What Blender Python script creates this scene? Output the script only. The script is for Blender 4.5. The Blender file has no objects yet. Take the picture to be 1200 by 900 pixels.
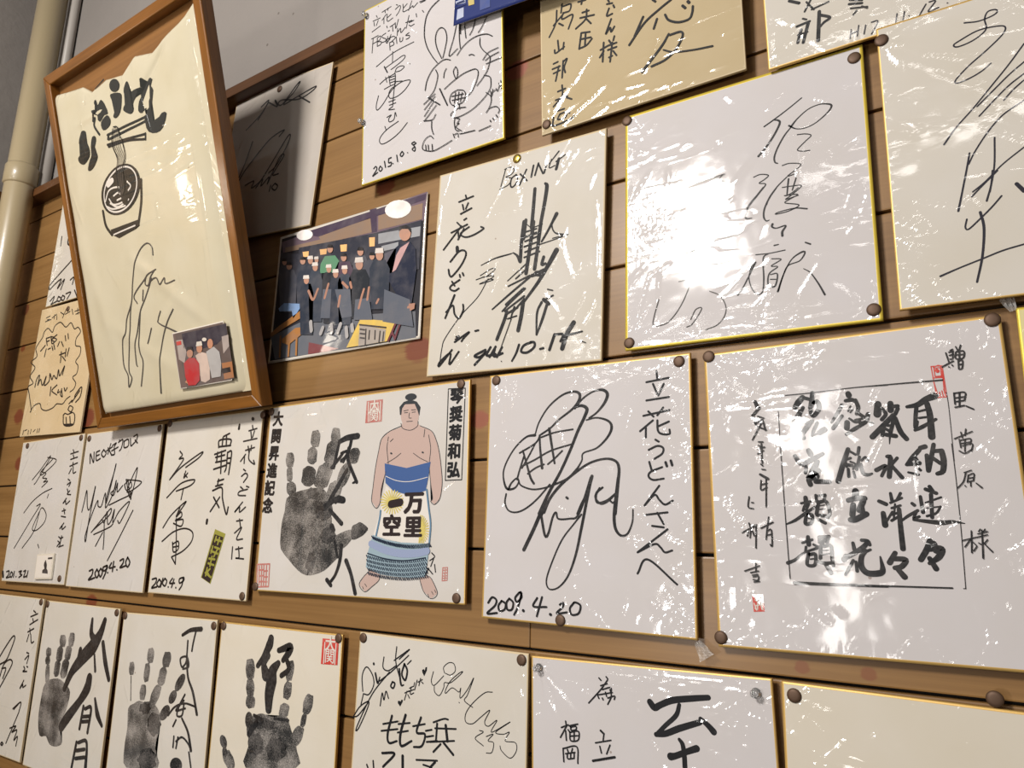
import bpy, bmesh, math, random, json
import numpy as np
from mathutils import Matrix, Vector, Quaternion

scene = bpy.context.scene
COL = scene.collection
ZC = 1.6                      # camera height above the floor; wall coordinates are millimetres about the camera's foot point

# ------------------------------------------------------------------ camera, world, lamps, exposure
cam_d = bpy.data.cameras.new('camera')
cam_d.sensor_fit = 'HORIZONTAL'; cam_d.sensor_width = 36.0
cam_d.lens = 36.0 * 835.085437 / 1200.0
cam_d.clip_start = 0.01
camera = bpy.data.objects.new('camera', cam_d); COL.objects.link(camera)
camera.location = (0, -670.048765 / 1000.0, ZC)
camera.matrix_world = (Matrix.Translation(camera.location) @ Matrix.Rotation(0.578159, 4, 'Z')
                       @ Matrix.Rotation(math.pi / 2 + 0.215765, 4, 'X') @ Matrix.Rotation(0.017690, 4, 'Z'))
scene.camera = camera

world = bpy.data.worlds.new('world'); scene.world = world; world.use_nodes = True
bg = world.node_tree.nodes['Background']
bg.inputs['Color'].default_value = (1.0, 0.92, 0.85, 1); bg.inputs['Strength'].default_value = 0.045


def area_lamp(name, loc, target, sx, sy, power, color):
    d = bpy.data.lights.new(name, 'AREA'); d.shape = 'RECTANGLE'; d.size = sx; d.size_y = sy
    d.energy = power; d.color = color
    o = bpy.data.objects.new(name, d); COL.objects.link(o)
    o.location = loc
    o.rotation_euler = (Vector(target) - Vector(loc)).to_track_quat('-Z', 'Y').to_euler()
    return o


WHITE = (1.0, 0.955, 0.905)
area_lamp('ceiling_lamp', (-0.93, -2.0, ZC + 1.27), (-0.75, 0, ZC - 0.12), 0.42, 0.37, 58, WHITE)
area_lamp('back_lamp', (-0.68, -2.6, ZC + 0.46), (-0.7, 0, ZC - 0.15), 0.15, 0.10, 4.5, WHITE)
area_lamp('low_fill_light', (-0.85, -1.9, ZC - 0.25), (-0.8, 0, ZC - 0.2), 0.16, 0.16, 8, WHITE)  # added fill that brightens the dim bottom row, no known source
# unseen long thin lights, added to draw glint streaks on the film creases
area_lamp('streak_light', (0.10, -2.3, ZC + 1.55), (-0.3, 0, ZC), 1.2, 0.04, 2.6, WHITE)
area_lamp('streak_light', (-1.15, -2.6, ZC + 0.95), (-0.6, 0, ZC), 1.2, 0.04, 2.6, WHITE)
area_lamp('streak_light', (0.75, -2.0, ZC + 0.65), (-0.2, 0, ZC), 0.04, 1.2, 2.6, WHITE)
area_lamp('streak_light', (-0.42, -2.0, ZC + 0.12), (-0.6, 0, ZC), 0.06, 0.9, 3.0, WHITE)
gl = bpy.data.lights.new('wall_globe_lamp', 'POINT'); gl.energy = 2.6; gl.shadow_soft_size = 0.055; gl.color = (1.0, 0.9, 0.75)
go = bpy.data.objects.new('wall_globe_lamp', gl); COL.objects.link(go); go.location = (-1.70, -0.80, ZC + 0.60)

scene.view_settings.view_transform = 'Standard'; scene.view_settings.look = 'None'
scene.view_settings.gamma = 1; scene.view_settings.use_curve_mapping = False
scene.view_settings.exposure = -0.06

DATA = json.loads(r'''{"boards":{"tbu":{"c":[-348.85,0.0,50.82],"roll":-0.01259,"tilt":0.0,"w":242.0,"h":272.0,"parts":[{"name":"dedication","mat":"black","strokes":[[852,1207,22,859,1127,22],[742,1102,22,979,1125,22],[813,1077,22,858,968,22],[927,1067,22,868,953,22],[740,912,22,979,929,22],[705,756,22,982,796,22],[759,798,22,814,741,22],[917,826,22,855,752,22],[807,703,22,668,601,22],[731,633,22,729,536,22],[974,681,22,853,636,22],[854,700,22,859,597,22,902,560,22,978,557,21,979,600,21],[831,507,22,865,486,22],[759,408,22,850,443,22,910,421,21,899,365,21,818,316,22],[763,287,22,786,207,22],[897,232,21,776,188,22,755,141,22,805,108,21,911,119,21],[933,278,27,946,240,27],[987,292,27,1000,248,27],[864,50,21,707,-142,21],[707,-142,21,813,-39,21,862,-86,21,920,-132,21,999,-95,21],[726,-231,21,944,-207,21],[840,-212,21,903,-318,21],[785,-338,21,903,-350,21],[941,-368,21,630,-595,21],[630,-595,21,806,-511,21,865,-537,21,912,-585,20,984,-565,20],[628,-796,21,735,-659,21,1027,-876,20]]},
{"name":"signature","mat":"marker","strokes":[[-575,626,14,-524,769,16,-404,933,18,-237,1049,20,-95,1076,25,-24,1042,33,-35,969,29,-116,881,24,-280,776,20,-375,697,20,-496,629,21],[-81,889,22,11,987,20,137,1056,17,249,1065,30,305,1014,36,272,924,30,183,828,19,93,773,19],[-93,900,24,0,914,31,65,874,39,36,787,35,-44,636,33,-134,434,31,-248,212,31,-386,-11,35,-500,-231,40],[59,754,15,183,771,17,316,728,25,353,655,29,305,557,23,184,452,17,27,403,15,10,327,15,-40,247,21],[-441,-215,33,-372,-72,31,-245,69,31,-85,188,26,96,294,23,272,334,23,392,311,27,434,235,31,423,79,32,392,-224,32],[-575,626,32,-694,607,19,-843,484,16,-953,315,17,-980,186,17,-931,46,28,-829,45,21,-775,108,16,-795,157,16,-869,103,19,-905,35,28],[-776,140,16,-742,76,18,-604,32,18,-458,41,18,-316,80,20,-153,145,22,-40,247,21],[-934,-17,19,-946,-113,19,-897,-197,18,-795,-217,18,-672,-175,18,-528,-72,18,-375,81,18],[-728,458,21,-673,307,23,-620,158,27,-576,94,27],[-770,434,19,-567,536,18,-508,623,18],[-515,619,21,-504,470,23,-475,259,31],[-394,687,32,-360,506,27,-320,307,22],[-495,597,18,-326,641,18,-102,664,18],[-735,287,19,-563,356,18,-370,444,18,-112,505,17],[-713,393,19,-771,224,19,-794,140,19],[-658,201,18,-561,261,18,-452,300,18],[-567,536,18,-639,412,18,-735,266,18],[-404,299,18,-321,358,18,-228,438,18],[130,159,34,75,-14,34,9,-133,29,-35,-228,29],[218,33,25,168,-54,21,230,-123,23,316,-94,20,401,-17,18],[-162,-63,26,-155,-69,26],[-488,-233,40,-569,-401,40,-684,-614,40],[-476,-247,29,-424,-458,28,-382,-433,26,-333,-266,22,-292,-216,22,-263,-282,19,-125,-278,19,-39,-253,21,42,-76,29,119,141,34],[-361,-54,29,-476,-247,31],[119,141,34,65,-115,31,11,-370,29,-53,-643,25,-140,-858,19,-252,-980,15,-361,-1002,15,-396,-911,15,-325,-712,15,-214,-493,15,-79,-333,15,10,-233,17],[251,41,21,181,-17,25,190,-111,23,294,-92,18,397,-19,16],[327,-86,20,369,-115,20,406,-77,20],[427,135,33,401,-58,34,380,-249,32,396,-373,30,453,-437,24,525,-417,18,577,-304,16,585,-182,14],[-169,-59,26,-160,-63,26]]},
{"name":"date","mat":"black","strokes":[[-1127,-1195,23,-1078,-1135,23,-1021,-1158,22,-1037,-1219,22,-1135,-1307,23,-1008,-1293,22],[-951,-1163,22,-991,-1216,22,-972,-1268,22,-910,-1249,22,-900,-1189,22,-951,-1163,22],[-852,-1132,22,-888,-1178,22,-873,-1247,22,-817,-1242,22,-802,-1172,22,-852,-1132,22],[-732,-1065,22,-779,-1121,22,-753,-1159,22,-699,-1110,22,-708,-1067,22,-732,-1065,22,-700,-1066,22,-740,-1207,22,-786,-1293,22],[-674,-1241,30,-669,-1245,30],[-504,-1102,21,-549,-1189,21,-390,-1185,21],[-445,-1089,21,-504,-1286,21],[-343,-1254,29,-336,-1257,29],[-231,-1150,21,-193,-1128,21,-199,-1170,21,-266,-1238,21,-147,-1219,20],[-70,-1120,20,-114,-1179,20,-91,-1237,20,-14,-1218,20,7,-1142,20,-48,-1114,20,-70,-1120,20]]}],"label":"white board filled by one big looping marker autograph above the date 2009.4.20","paper":"bright_paper","edge":"gold","rim":2.0,"film":{"n":120,"dir":-40,"spread":45,"pins":[[108.48,127.9,60,9,0.35],[-111.51,129.47,40,7,0.3],[-22.13,-130.46,30,8,0.25]]},"tabs":[[120.64,-137.1,16,-1.0,16]]},"saga":{"c":[-172.35,0.0,329.99],"roll":-0.0187,"tilt":0.0,"w":242.0,"h":272.0,"parts":[{"name":"signature","mat":"marker","strokes":[[650,979,11,510,895,12,381,826,14,287,780,14],[381,824,12,424,806,19,435,766,21,374,654,20,293,548,20,220,475,22],[538,702,21,603,771,12,704,839,10,801,857,10,871,841,14,911,811,19,878,754,14,768,677,10,670,650,9,586,665,10,521,718,19],[532,690,12,473,625,15,406,515,16,371,425,17,375,367,15,399,349,11],[593,600,10,667,586,10,716,555,10,664,511,10,601,459,10,588,435,10,635,412,10,697,404,10],[167,263,11,232,275,11,307,246,11,268,211,11,216,185,11,278,159,11,225,95,16,146,15,19,116,-20,19],[441,314,11,509,319,10,611,282,10,554,234,10,485,190,10,577,201,10],[479,185,10,389,110,12,311,17,13,276,-58,16],[492,160,16,480,73,14,470,-8,13],[560,150,13,521,35,12],[431,85,10,511,79,10,606,59,10,506,-16,10,456,-46,10,572,-30,10],[253,128,17,180,47,19,106,-34,20,71,-111,22,80,-158,17,134,-167,8],[377,97,13,305,3,16,257,-97,17,247,-179,17,268,-225,13,296,-224,9],[576,47,10,514,7,10,459,-10,10],[447,-4,10,567,-20,10,487,-55,10,450,-80,10,574,-131,10,482,-170,10,360,-177,10,385,-162,10,531,-154,10,643,-185,15],[325,-272,23,320,-298,18,360,-321,12,446,-312,14,413,-366,22,411,-409,23],[332,-492,14,371,-490,11],[158,-553,10,282,-563,10,429,-558,10],[153,-630,17,102,-726,14,34,-851,13,-26,-933,18],[153,-630,13,110,-674,10,85,-778,10,109,-890,10,156,-954,10,206,-939,13,223,-815,14,223,-667,15,232,-587,13,282,-563,10],[305,-622,10,389,-644,10,296,-694,10,356,-712,10,274,-770,13,264,-882,15,324,-899,15,349,-784,13,286,-779,10],[284,-826,10,333,-834,10],[613,-518,14,655,-543,16],[346,-958,18,407,-794,11,484,-662,10,576,-607,17,604,-619,15,554,-689,10,446,-721,10,393,-831,10,352,-956,10],[585,-773,7,641,-822,11,704,-936,14,754,-1053,18]]},
{"name":"side_writing","mat":"softgrey","strokes":[[-221,366,10,-119,372,9],[-129,375,9,-296,241,17],[-181,311,10,-204,240,10],[-191,320,10,-101,279,17,-143,224,9,-73,218,9],[-477,140,10,-404,101,10,-320,103,10,-258,132,10],[-448,-11,10,-385,8,10,-417,-29,10],[-524,-115,10,-492,-111,10],[-531,-169,10,-515,-205,10],[-517,-347,10,-476,-388,10,-424,-365,10],[-539,-607,10,-463,-577,9],[-618,-696,10,-503,-709,9,-558,-877,9,-655,-1032,9,-762,-1123,10,-891,-1127,10,-890,-1041,10,-834,-855,10],[-543,-1190,9,-481,-1160,9,-386,-1018,9,-447,-1020,9,-500,-1116,9],[-302,-850,9,-204,-911,9,-148,-1023,9,-160,-1123,9,-231,-1204,9,-351,-1244,9]]}],"label":"cool white board with yellow-gold edge, brushed signature and a large patch of glare","paper":"bright_paper","edge":"bright","rim":2.6,"film":{"low":0.3,"mid":0.06,"n":40,"dir":50,"spread":40,"pins":[[-116.52,-128.12,50,9,0.35],[114.22,-125.39,35,8,0.3]],"crumple":[-90.44,0.5,34,0.9]}},"mimi":{"c":[-90.43,0.0,46.72],"roll":0.00918,"tilt":0.0,"w":242.0,"h":272.0,"parts":[{"name":"brush_characters","mat":"marker","strokes":[[-332,836,51,-372,795,57,-402,752,46],[-337,839,32,-279,817,32],[-246,872,35,-256,806,43,-275,738,35],[-362,720,27,-432,629,16],[-334,744,32,-365,681,32,-381,604,24],[-242,788,32,-273,718,35,-252,662,37,-200,728,45,-211,788,40,-243,780,32],[-314,596,32,-265,621,32],[-274,612,40,-322,555,48,-378,481,40],[-367,508,40,-349,470,40],[-226,597,32,-262,528,32,-276,487,24],[-271,487,13,-223,503,18],[-211,511,50,-175,530,55],[45,833,46,49,817,51],[-13,737,33,-71,644,31,-110,590,18],[20,772,31,69,775,38,97,759,31],[98,770,31,114,703,35,97,649,30],[55,720,17,33,678,17],[72,696,17,50,666,17],[116,647,30,161,613,30,185,643,30],[188,643,30,168,580,30,119,563,30],[-21,640,31,-54,599,31,-99,539,36],[36,613,20,81,577,23,120,584,18],[15,580,46,9,531,46],[83,598,20,141,604,20],[159,565,25,76,523,35,4,479,30],[188,568,12,218,557,15],[-315,355,45,-301,320,50],[-434,313,37,-397,251,45,-357,235,39],[-372,236,42,-292,276,44,-202,321,31],[-253,254,44,-301,159,60],[-348,215,31,-357,162,31],[-249,178,46,-330,117,57,-268,127,52],[-335,96,44,-324,58,44],[-277,83,44,-167,76,38],[3,347,38,-47,222,43,-98,78,45],[11,333,20,57,299,22],[89,357,27,76,300,25],[16,271,23,-25,252,23,-20,199,23],[-28,219,30,22,206,30],[-10,178,25,-11,115,27],[13,240,18,50,217,17,27,176,17],[30,155,20,37,107,22],[86,278,25,55,172,25],[100,246,20,131,273,22,147,241,20],[88,213,30,102,139,30,136,123,29,170,132,17],[-374,-54,36,-369,-120,46],[-413,-102,21,-336,-89,23],[-390,-129,21,-403,-167,21],[-350,-108,21,-377,-163,21],[-551,-282,13,-476,-250,26,-389,-192,28,-294,-130,20],[-374,-193,31,-391,-277,31,-340,-269,31,-332,-204,31,-365,-203,31],[-360,-235,13,-342,-231,13],[-288,-35,23,-285,-90,26],[-282,-43,20,-211,-33,20],[-211,-37,23,-225,-79,23],[-269,-94,31,-294,-196,31],[-271,-99,31,-209,-92,30,-187,-185,30,-207,-228,30],[-263,-127,11,-221,-121,11],[-266,-158,11,-221,-153,11],[-290,-206,31,-201,-218,30],[-278,-246,30,-230,-274,30],[-379,-392,33,-377,-455,41],[-428,-441,23,-346,-415,25],[-401,-476,23,-409,-518,23],[-339,-455,20,-301,-477,25],[-562,-614,33,-500,-587,26,-425,-528,18,-312,-485,25],[-385,-530,30,-402,-623,30,-342,-626,30,-330,-539,30,-376,-540,30],[-372,-579,15,-348,-575,15],[-289,-394,30,-210,-388,30],[-285,-405,30,-288,-436,30],[-215,-394,30,-229,-435,30],[-251,-413,30,-281,-475,30,-292,-570,30],[-256,-470,30,-202,-466,30,-199,-576,30,-194,-629,29],[-274,-506,12,-224,-501,12],[-276,-539,12,-215,-529,12],[-311,-601,30,-253,-610,30,-213,-607,30],[-253,-620,35,-218,-688,37],[30,-11,54,25,-65,56],[-32,-86,42,34,-71,44,95,-73,44],[2,-126,47,-11,-208,49],[81,-97,49,46,-168,51],[65,-148,44,70,-199,46],[-27,-249,47,9,-247,51,96,-203,48],[-27,-440,27,-20,-492,34],[41,-417,29,87,-423,29,99,-453,29],[88,-431,36,35,-484,41,-94,-564,39],[-91,-552,44,-107,-578,46],[-37,-583,27,-73,-644,27,-106,-699,22],[-17,-594,24,-14,-668,29],[20,-552,22,60,-513,26,101,-493,21],[63,-503,36,29,-552,41,22,-631,48,64,-682,50,155,-679,51,178,-647,42,169,-549,14],[268,719,53,256,632,61],[294,676,32,320,628,32,286,583,32],[363,715,45,359,657,50],[361,686,32,415,688,31],[413,665,31,389,620,31],[373,612,37,290,528,45,202,442,48],[296,537,32,279,450,32],[321,530,24,360,523,23],[386,588,34,414,473,41,453,406,38],[289,515,24,336,479,24],[375,578,31,340,468,31],[308,452,34,376,436,36],[332,435,16,324,374,7],[296,269,29,319,255,39,296,101,39],[206,160,37,279,192,29,241,110,26],[368,252,26,324,201,23],[323,190,28,389,91,33],[483,674,26,562,685,44,623,723,48,687,745,58],[550,663,31,538,597,31,527,509,31],[629,687,41,640,588,45,635,411,53],[566,628,18,624,639,18],[560,573,18,627,576,18],[521,474,23,571,495,33,678,552,23],[528,496,33,538,542,36],[545,326,35,579,334,38],[535,310,33,479,248,38,432,193,25],[436,193,25,523,202,38],[491,269,30,514,211,30],[439,130,18,509,109,23],[516,159,20,528,143,22],[641,347,32,625,283,35,584,138,37],[584,262,32,583,145,35],[691,290,42,698,214,44,683,129,42,644,110,32],[636,293,32,693,294,35],[621,240,30,673,192,30],[441,-122,25,456,-137,27],[353,-259,18,404,-221,25,475,-180,25],[466,-190,20,440,-243,22,481,-228,22],[505,-69,25,511,-193,32],[548,-11,30,619,-45,29],[578,9,30,601,-36,29],[537,-119,15,649,-78,17],[542,-162,13,637,-151,13],[637,-151,17,602,-203,19,536,-225,20],[581,-55,30,571,-236,29],[439,-253,20,513,-264,29,631,-278,39,713,-271,26,787,-285,7],[536,-421,44,509,-485,46,459,-566,44],[509,-483,46,610,-480,45,585,-543,50,516,-594,29],[520,-555,36,557,-634,43],[559,-441,48,572,-493,53],[202,-99,31,251,-124,33],[223,-197,38,229,-294,48],[235,-275,18,292,-187,20],[292,-36,23,297,-92,28],[365,-38,23,335,-91,23],[284,-114,20,371,-76,20],[290,-157,20,355,-137,20],[285,-211,20,345,-190,20],[280,-258,23,349,-216,20],[317,-125,15,297,-241,15],[342,-167,33,340,-295,38,340,-483,42],[280,-517,37,234,-594,45],[266,-562,40,351,-570,42,317,-623,42,268,-635,37],[280,-635,37,330,-704,47]]},
{"name":"ruled_box","mat":"marker","layer":2,"strokes":[[-549,731,5,-554,279,5],[-480,872,8,-259,872,7,91,881,7,356,874,7],[-188,873,6,91,881,7,421,877,10,759,871,12],[775,765,4,778,623,4,769,207,4],[766,345,5,766,71,5,757,-328,5,739,-780,5],[-319,-783,18,75,-780,13,651,-777,12],[724,-778,5,741,-777,5],[-553,356,8,-554,-176,7,-552,-746,7],[-519,-781,28,-185,-782,22,200,-783,17]]},
{"name":"right_column","mat":"marker","layer":3,"strokes":[[806,1094,11,819,1013,11],[856,1118,11,838,1110,11],[828,1096,11,859,1102,11],[829,1069,11,856,1076,11],[830,1038,11,848,1041,11,855,1102,11],[850,1019,11,814,1003,11,768,980,11],[815,977,11,818,966,11],[838,988,11,843,979,11],[880,1136,11,893,1097,11],[915,1146,11,897,1096,11],[875,1089,11,869,1038,11,920,1036,11,931,1092,11,880,1094,11],[901,1096,11,895,1039,11],[881,1067,11,928,1066,11],[885,1020,11,881,948,11],[884,1015,11,914,1016,11,903,950,11,881,948,11],[885,984,11,906,986,11],[826,754,11,824,662,11],[830,753,11,902,751,11,891,686,11],[830,713,11,894,716,11],[831,682,11,886,687,11],[864,750,11,852,639,11],[822,637,11,886,646,11],[898,640,11,945,610,11],[790,383,10,916,433,9],[839,432,10,845,386,10],[875,455,10,864,404,10],[822,375,10,826,309,10],[827,368,10,899,376,9,888,331,9],[829,342,10,890,350,9],[838,322,9,905,336,9,893,279,9],[860,372,9,849,276,9],[812,284,10,848,263,9,900,292,9],[826,110,9,876,127,9],[837,110,9,813,41,9,769,-9,9],[851,90,9,839,33,9],[856,90,9,890,101,9,881,44,9],[851,65,9,884,70,9],[848,39,9,878,45,9],[861,39,9,859,1,9],[820,9,9,825,2,9],[897,25,9,930,-11,14],[824,-341,9,809,-506,11],[757,-415,9,851,-390,9],[818,-396,9,768,-464,9],[825,-427,9,844,-451,9],[871,-347,9,884,-329,9],[915,-329,9,903,-347,9],[864,-365,9,929,-347,9],[856,-390,9,926,-371,9],[894,-335,9,878,-547,12],[848,-457,9,823,-494,9],[922,-408,9,898,-438,9],[893,-432,9,943,-498,12],[862,-433,9,886,-451,9]]},
{"name":"left_column","mat":"marker","strokes":[[-749,839,32,-729,780,35],[-780,712,25,-714,779,22],[-772,719,14,-755,622,14,-666,567,14],[-734,700,14,-682,679,14],[-754,638,14,-691,664,14,-743,573,14,-795,484,14],[-691,664,14,-674,567,17],[-742,462,14,-704,459,14],[-754,399,14,-692,411,14],[-717,444,14,-723,288,14],[-757,352,12,-702,380,12],[-744,430,12,-715,412,12],[-723,405,12,-720,264,12],[-733,257,12,-718,241,12],[-728,210,12,-698,205,12],[-746,164,21,-681,123,24],[-742,110,12,-748,25,12,-694,47,12],[-737,71,12,-691,85,12],[-696,131,12,-713,-128,12],[-770,-316,12,-663,-264,12],[-697,-219,12,-718,-324,12],[-718,-324,12,-732,-413,12],[-712,-339,12,-682,-331,12,-684,-472,12,-698,-458,12],[-715,-376,12,-684,-369,12],[-858,-33,12,-871,-125,12,-827,-141,12],[-838,-87,12,-823,-88,12],[-939,-354,12,-806,-286,12],[-873,-270,12,-861,-323,12],[-862,-339,12,-873,-399,12],[-837,-308,12,-814,-293,12,-826,-489,12],[-885,-339,12,-895,-384,12],[-847,-339,12,-834,-384,12],[-937,-692,12,-806,-644,12],[-835,-623,12,-839,-697,12],[-885,-705,12,-817,-689,12],[-871,-727,12,-826,-718,12],[-865,-742,12,-819,-733,12,-829,-770,12,-866,-764,12],[-860,-785,12,-815,-777,12]]},
{"name":"name_seal","mat":"red","layer":0,"fills":[[[-886,-896],[-793,-889],[-785,-1033],[-881,-1041]]]},
{"name":"name_seal_carving","mat":"white_line","layer":1,"strokes":[[-861,-917,9,-855,-946,9,-811,-936,9],[-872,-968,9,-853,-1025,9],[-819,-951,9,-808,-1016,9],[-841,-945,9,-845,-1018,9],[-866,-990,9,-798,-972,9],[-867,-1007,9,-857,-1021,9],[-824,-915,9,-807,-922,9],[-813,-980,9,-798,-1018,9]]},
{"name":"upper_seal","mat":"red","layer":0,"strokes":[[690,995,8,769,991,8],[769,991,8,775,729,8],[775,729,8,705,729,8],[705,729,8,690,995,8],[705,986,8,758,982,8,763,766,8],[709,978,8,755,977,8],[755,977,8,756,906,8],[756,906,8,710,907,8],[710,907,8,709,978,8],[727,957,29,733,949,29],[692,896,8,761,895,12],[709,765,8,711,729,8],[728,773,8,729,730,8],[745,782,8,751,732,8],[760,795,8,768,734,8],[694,874,8,710,772,8]]}],"label":"white board with four columns of thick black brush characters in a ruled box","paper":"bright_paper","edge":"gold","rim":2.2,"film":{"n":110,"dir":45,"spread":45,"pins":[[-116.24,133.08,70,10,0.45],[-118.49,-127.86,40,8,0.3]]}},"sumo":{"c":[-677.32,0.0,56.32],"roll":0.00827,"tilt":0.0,"w":363.0,"h":259.0,"parts":[{"name":"congratulation_column","mat":"black","layer":0,"texts":[{"body":"大関昇進記念","cx":-162.1,"cz":109.2,"size":22.2,"vertical":true,"bold":0.05,"pitch":1.12,"rot":-0.0576}]},
{"name":"name_cartouche","mat":"black","layer":0,"strokes":[[1487,1213,13,1744,1195,13],[1744,1195,13,1725,102,12],[1725,102,12,1483,103,13],[1483,103,13,1487,1213,13]],"texts":[{"body":"琴奨菊和弘","cx":161.8,"cz":109.7,"size":19.79,"vertical":true,"bold":0.05,"pitch":1.12,"rot":-0.0203}]},
{"name":"upper_seal","mat":"oldred","layer":0,"fills":[[[127,1198],[414,1193],[414,900],[122,901]]]},
{"name":"upper_seal_carving","mat":"white_line","layer":1,"strokes":[[164,1177,15,176,919,15],[379,1168,15,379,923,15],[211,1146,15,200,1058,15,175,1022,15],[330,1148,15,350,1057,15,373,1017,15],[267,1166,15,270,1039,15]],"texts":[{"body":"大","cx":27.1,"cz":111.5,"size":16.57,"bold":0.02},{"body":"関","cx":27.0,"cz":98.0,"size":17.08,"bold":0.01}]},
{"name":"lower_seal","mat":"oldred","layer":0,"strokes":[[-1807,-942,23,-1547,-928,22],[-1547,-928,22,-1533,-1228,22],[-1533,-1228,22,-1782,-1243,23],[-1782,-1243,23,-1807,-942,23],[-1762,-966,23,-1737,-1211,23],[-1710,-960,23,-1687,-1222,23],[-1666,-951,23,-1639,-1220,22],[-1609,-950,23,-1591,-1213,22],[-1763,-1018,23,-1682,-1011,23],[-1753,-1096,23,-1672,-1088,23],[-1656,-1028,23,-1584,-1021,22],[-1646,-1105,23,-1574,-1100,22],[-1734,-1172,23,-1662,-1165,23],[-1629,-1169,22,-1573,-1166,22],[1486,-900,12,1553,-894,12],[1553,-894,12,1553,-1037,12],[1553,-1037,12,1480,-1046,12],[1480,-1046,12,1486,-900,12],[1498,-927,12,1543,-922,12],[1499,-960,12,1544,-954,12],[1495,-992,12,1540,-986,12],[1496,-1017,12,1541,-1012,12],[1520,-901,12,1519,-1038,12]]},
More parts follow.
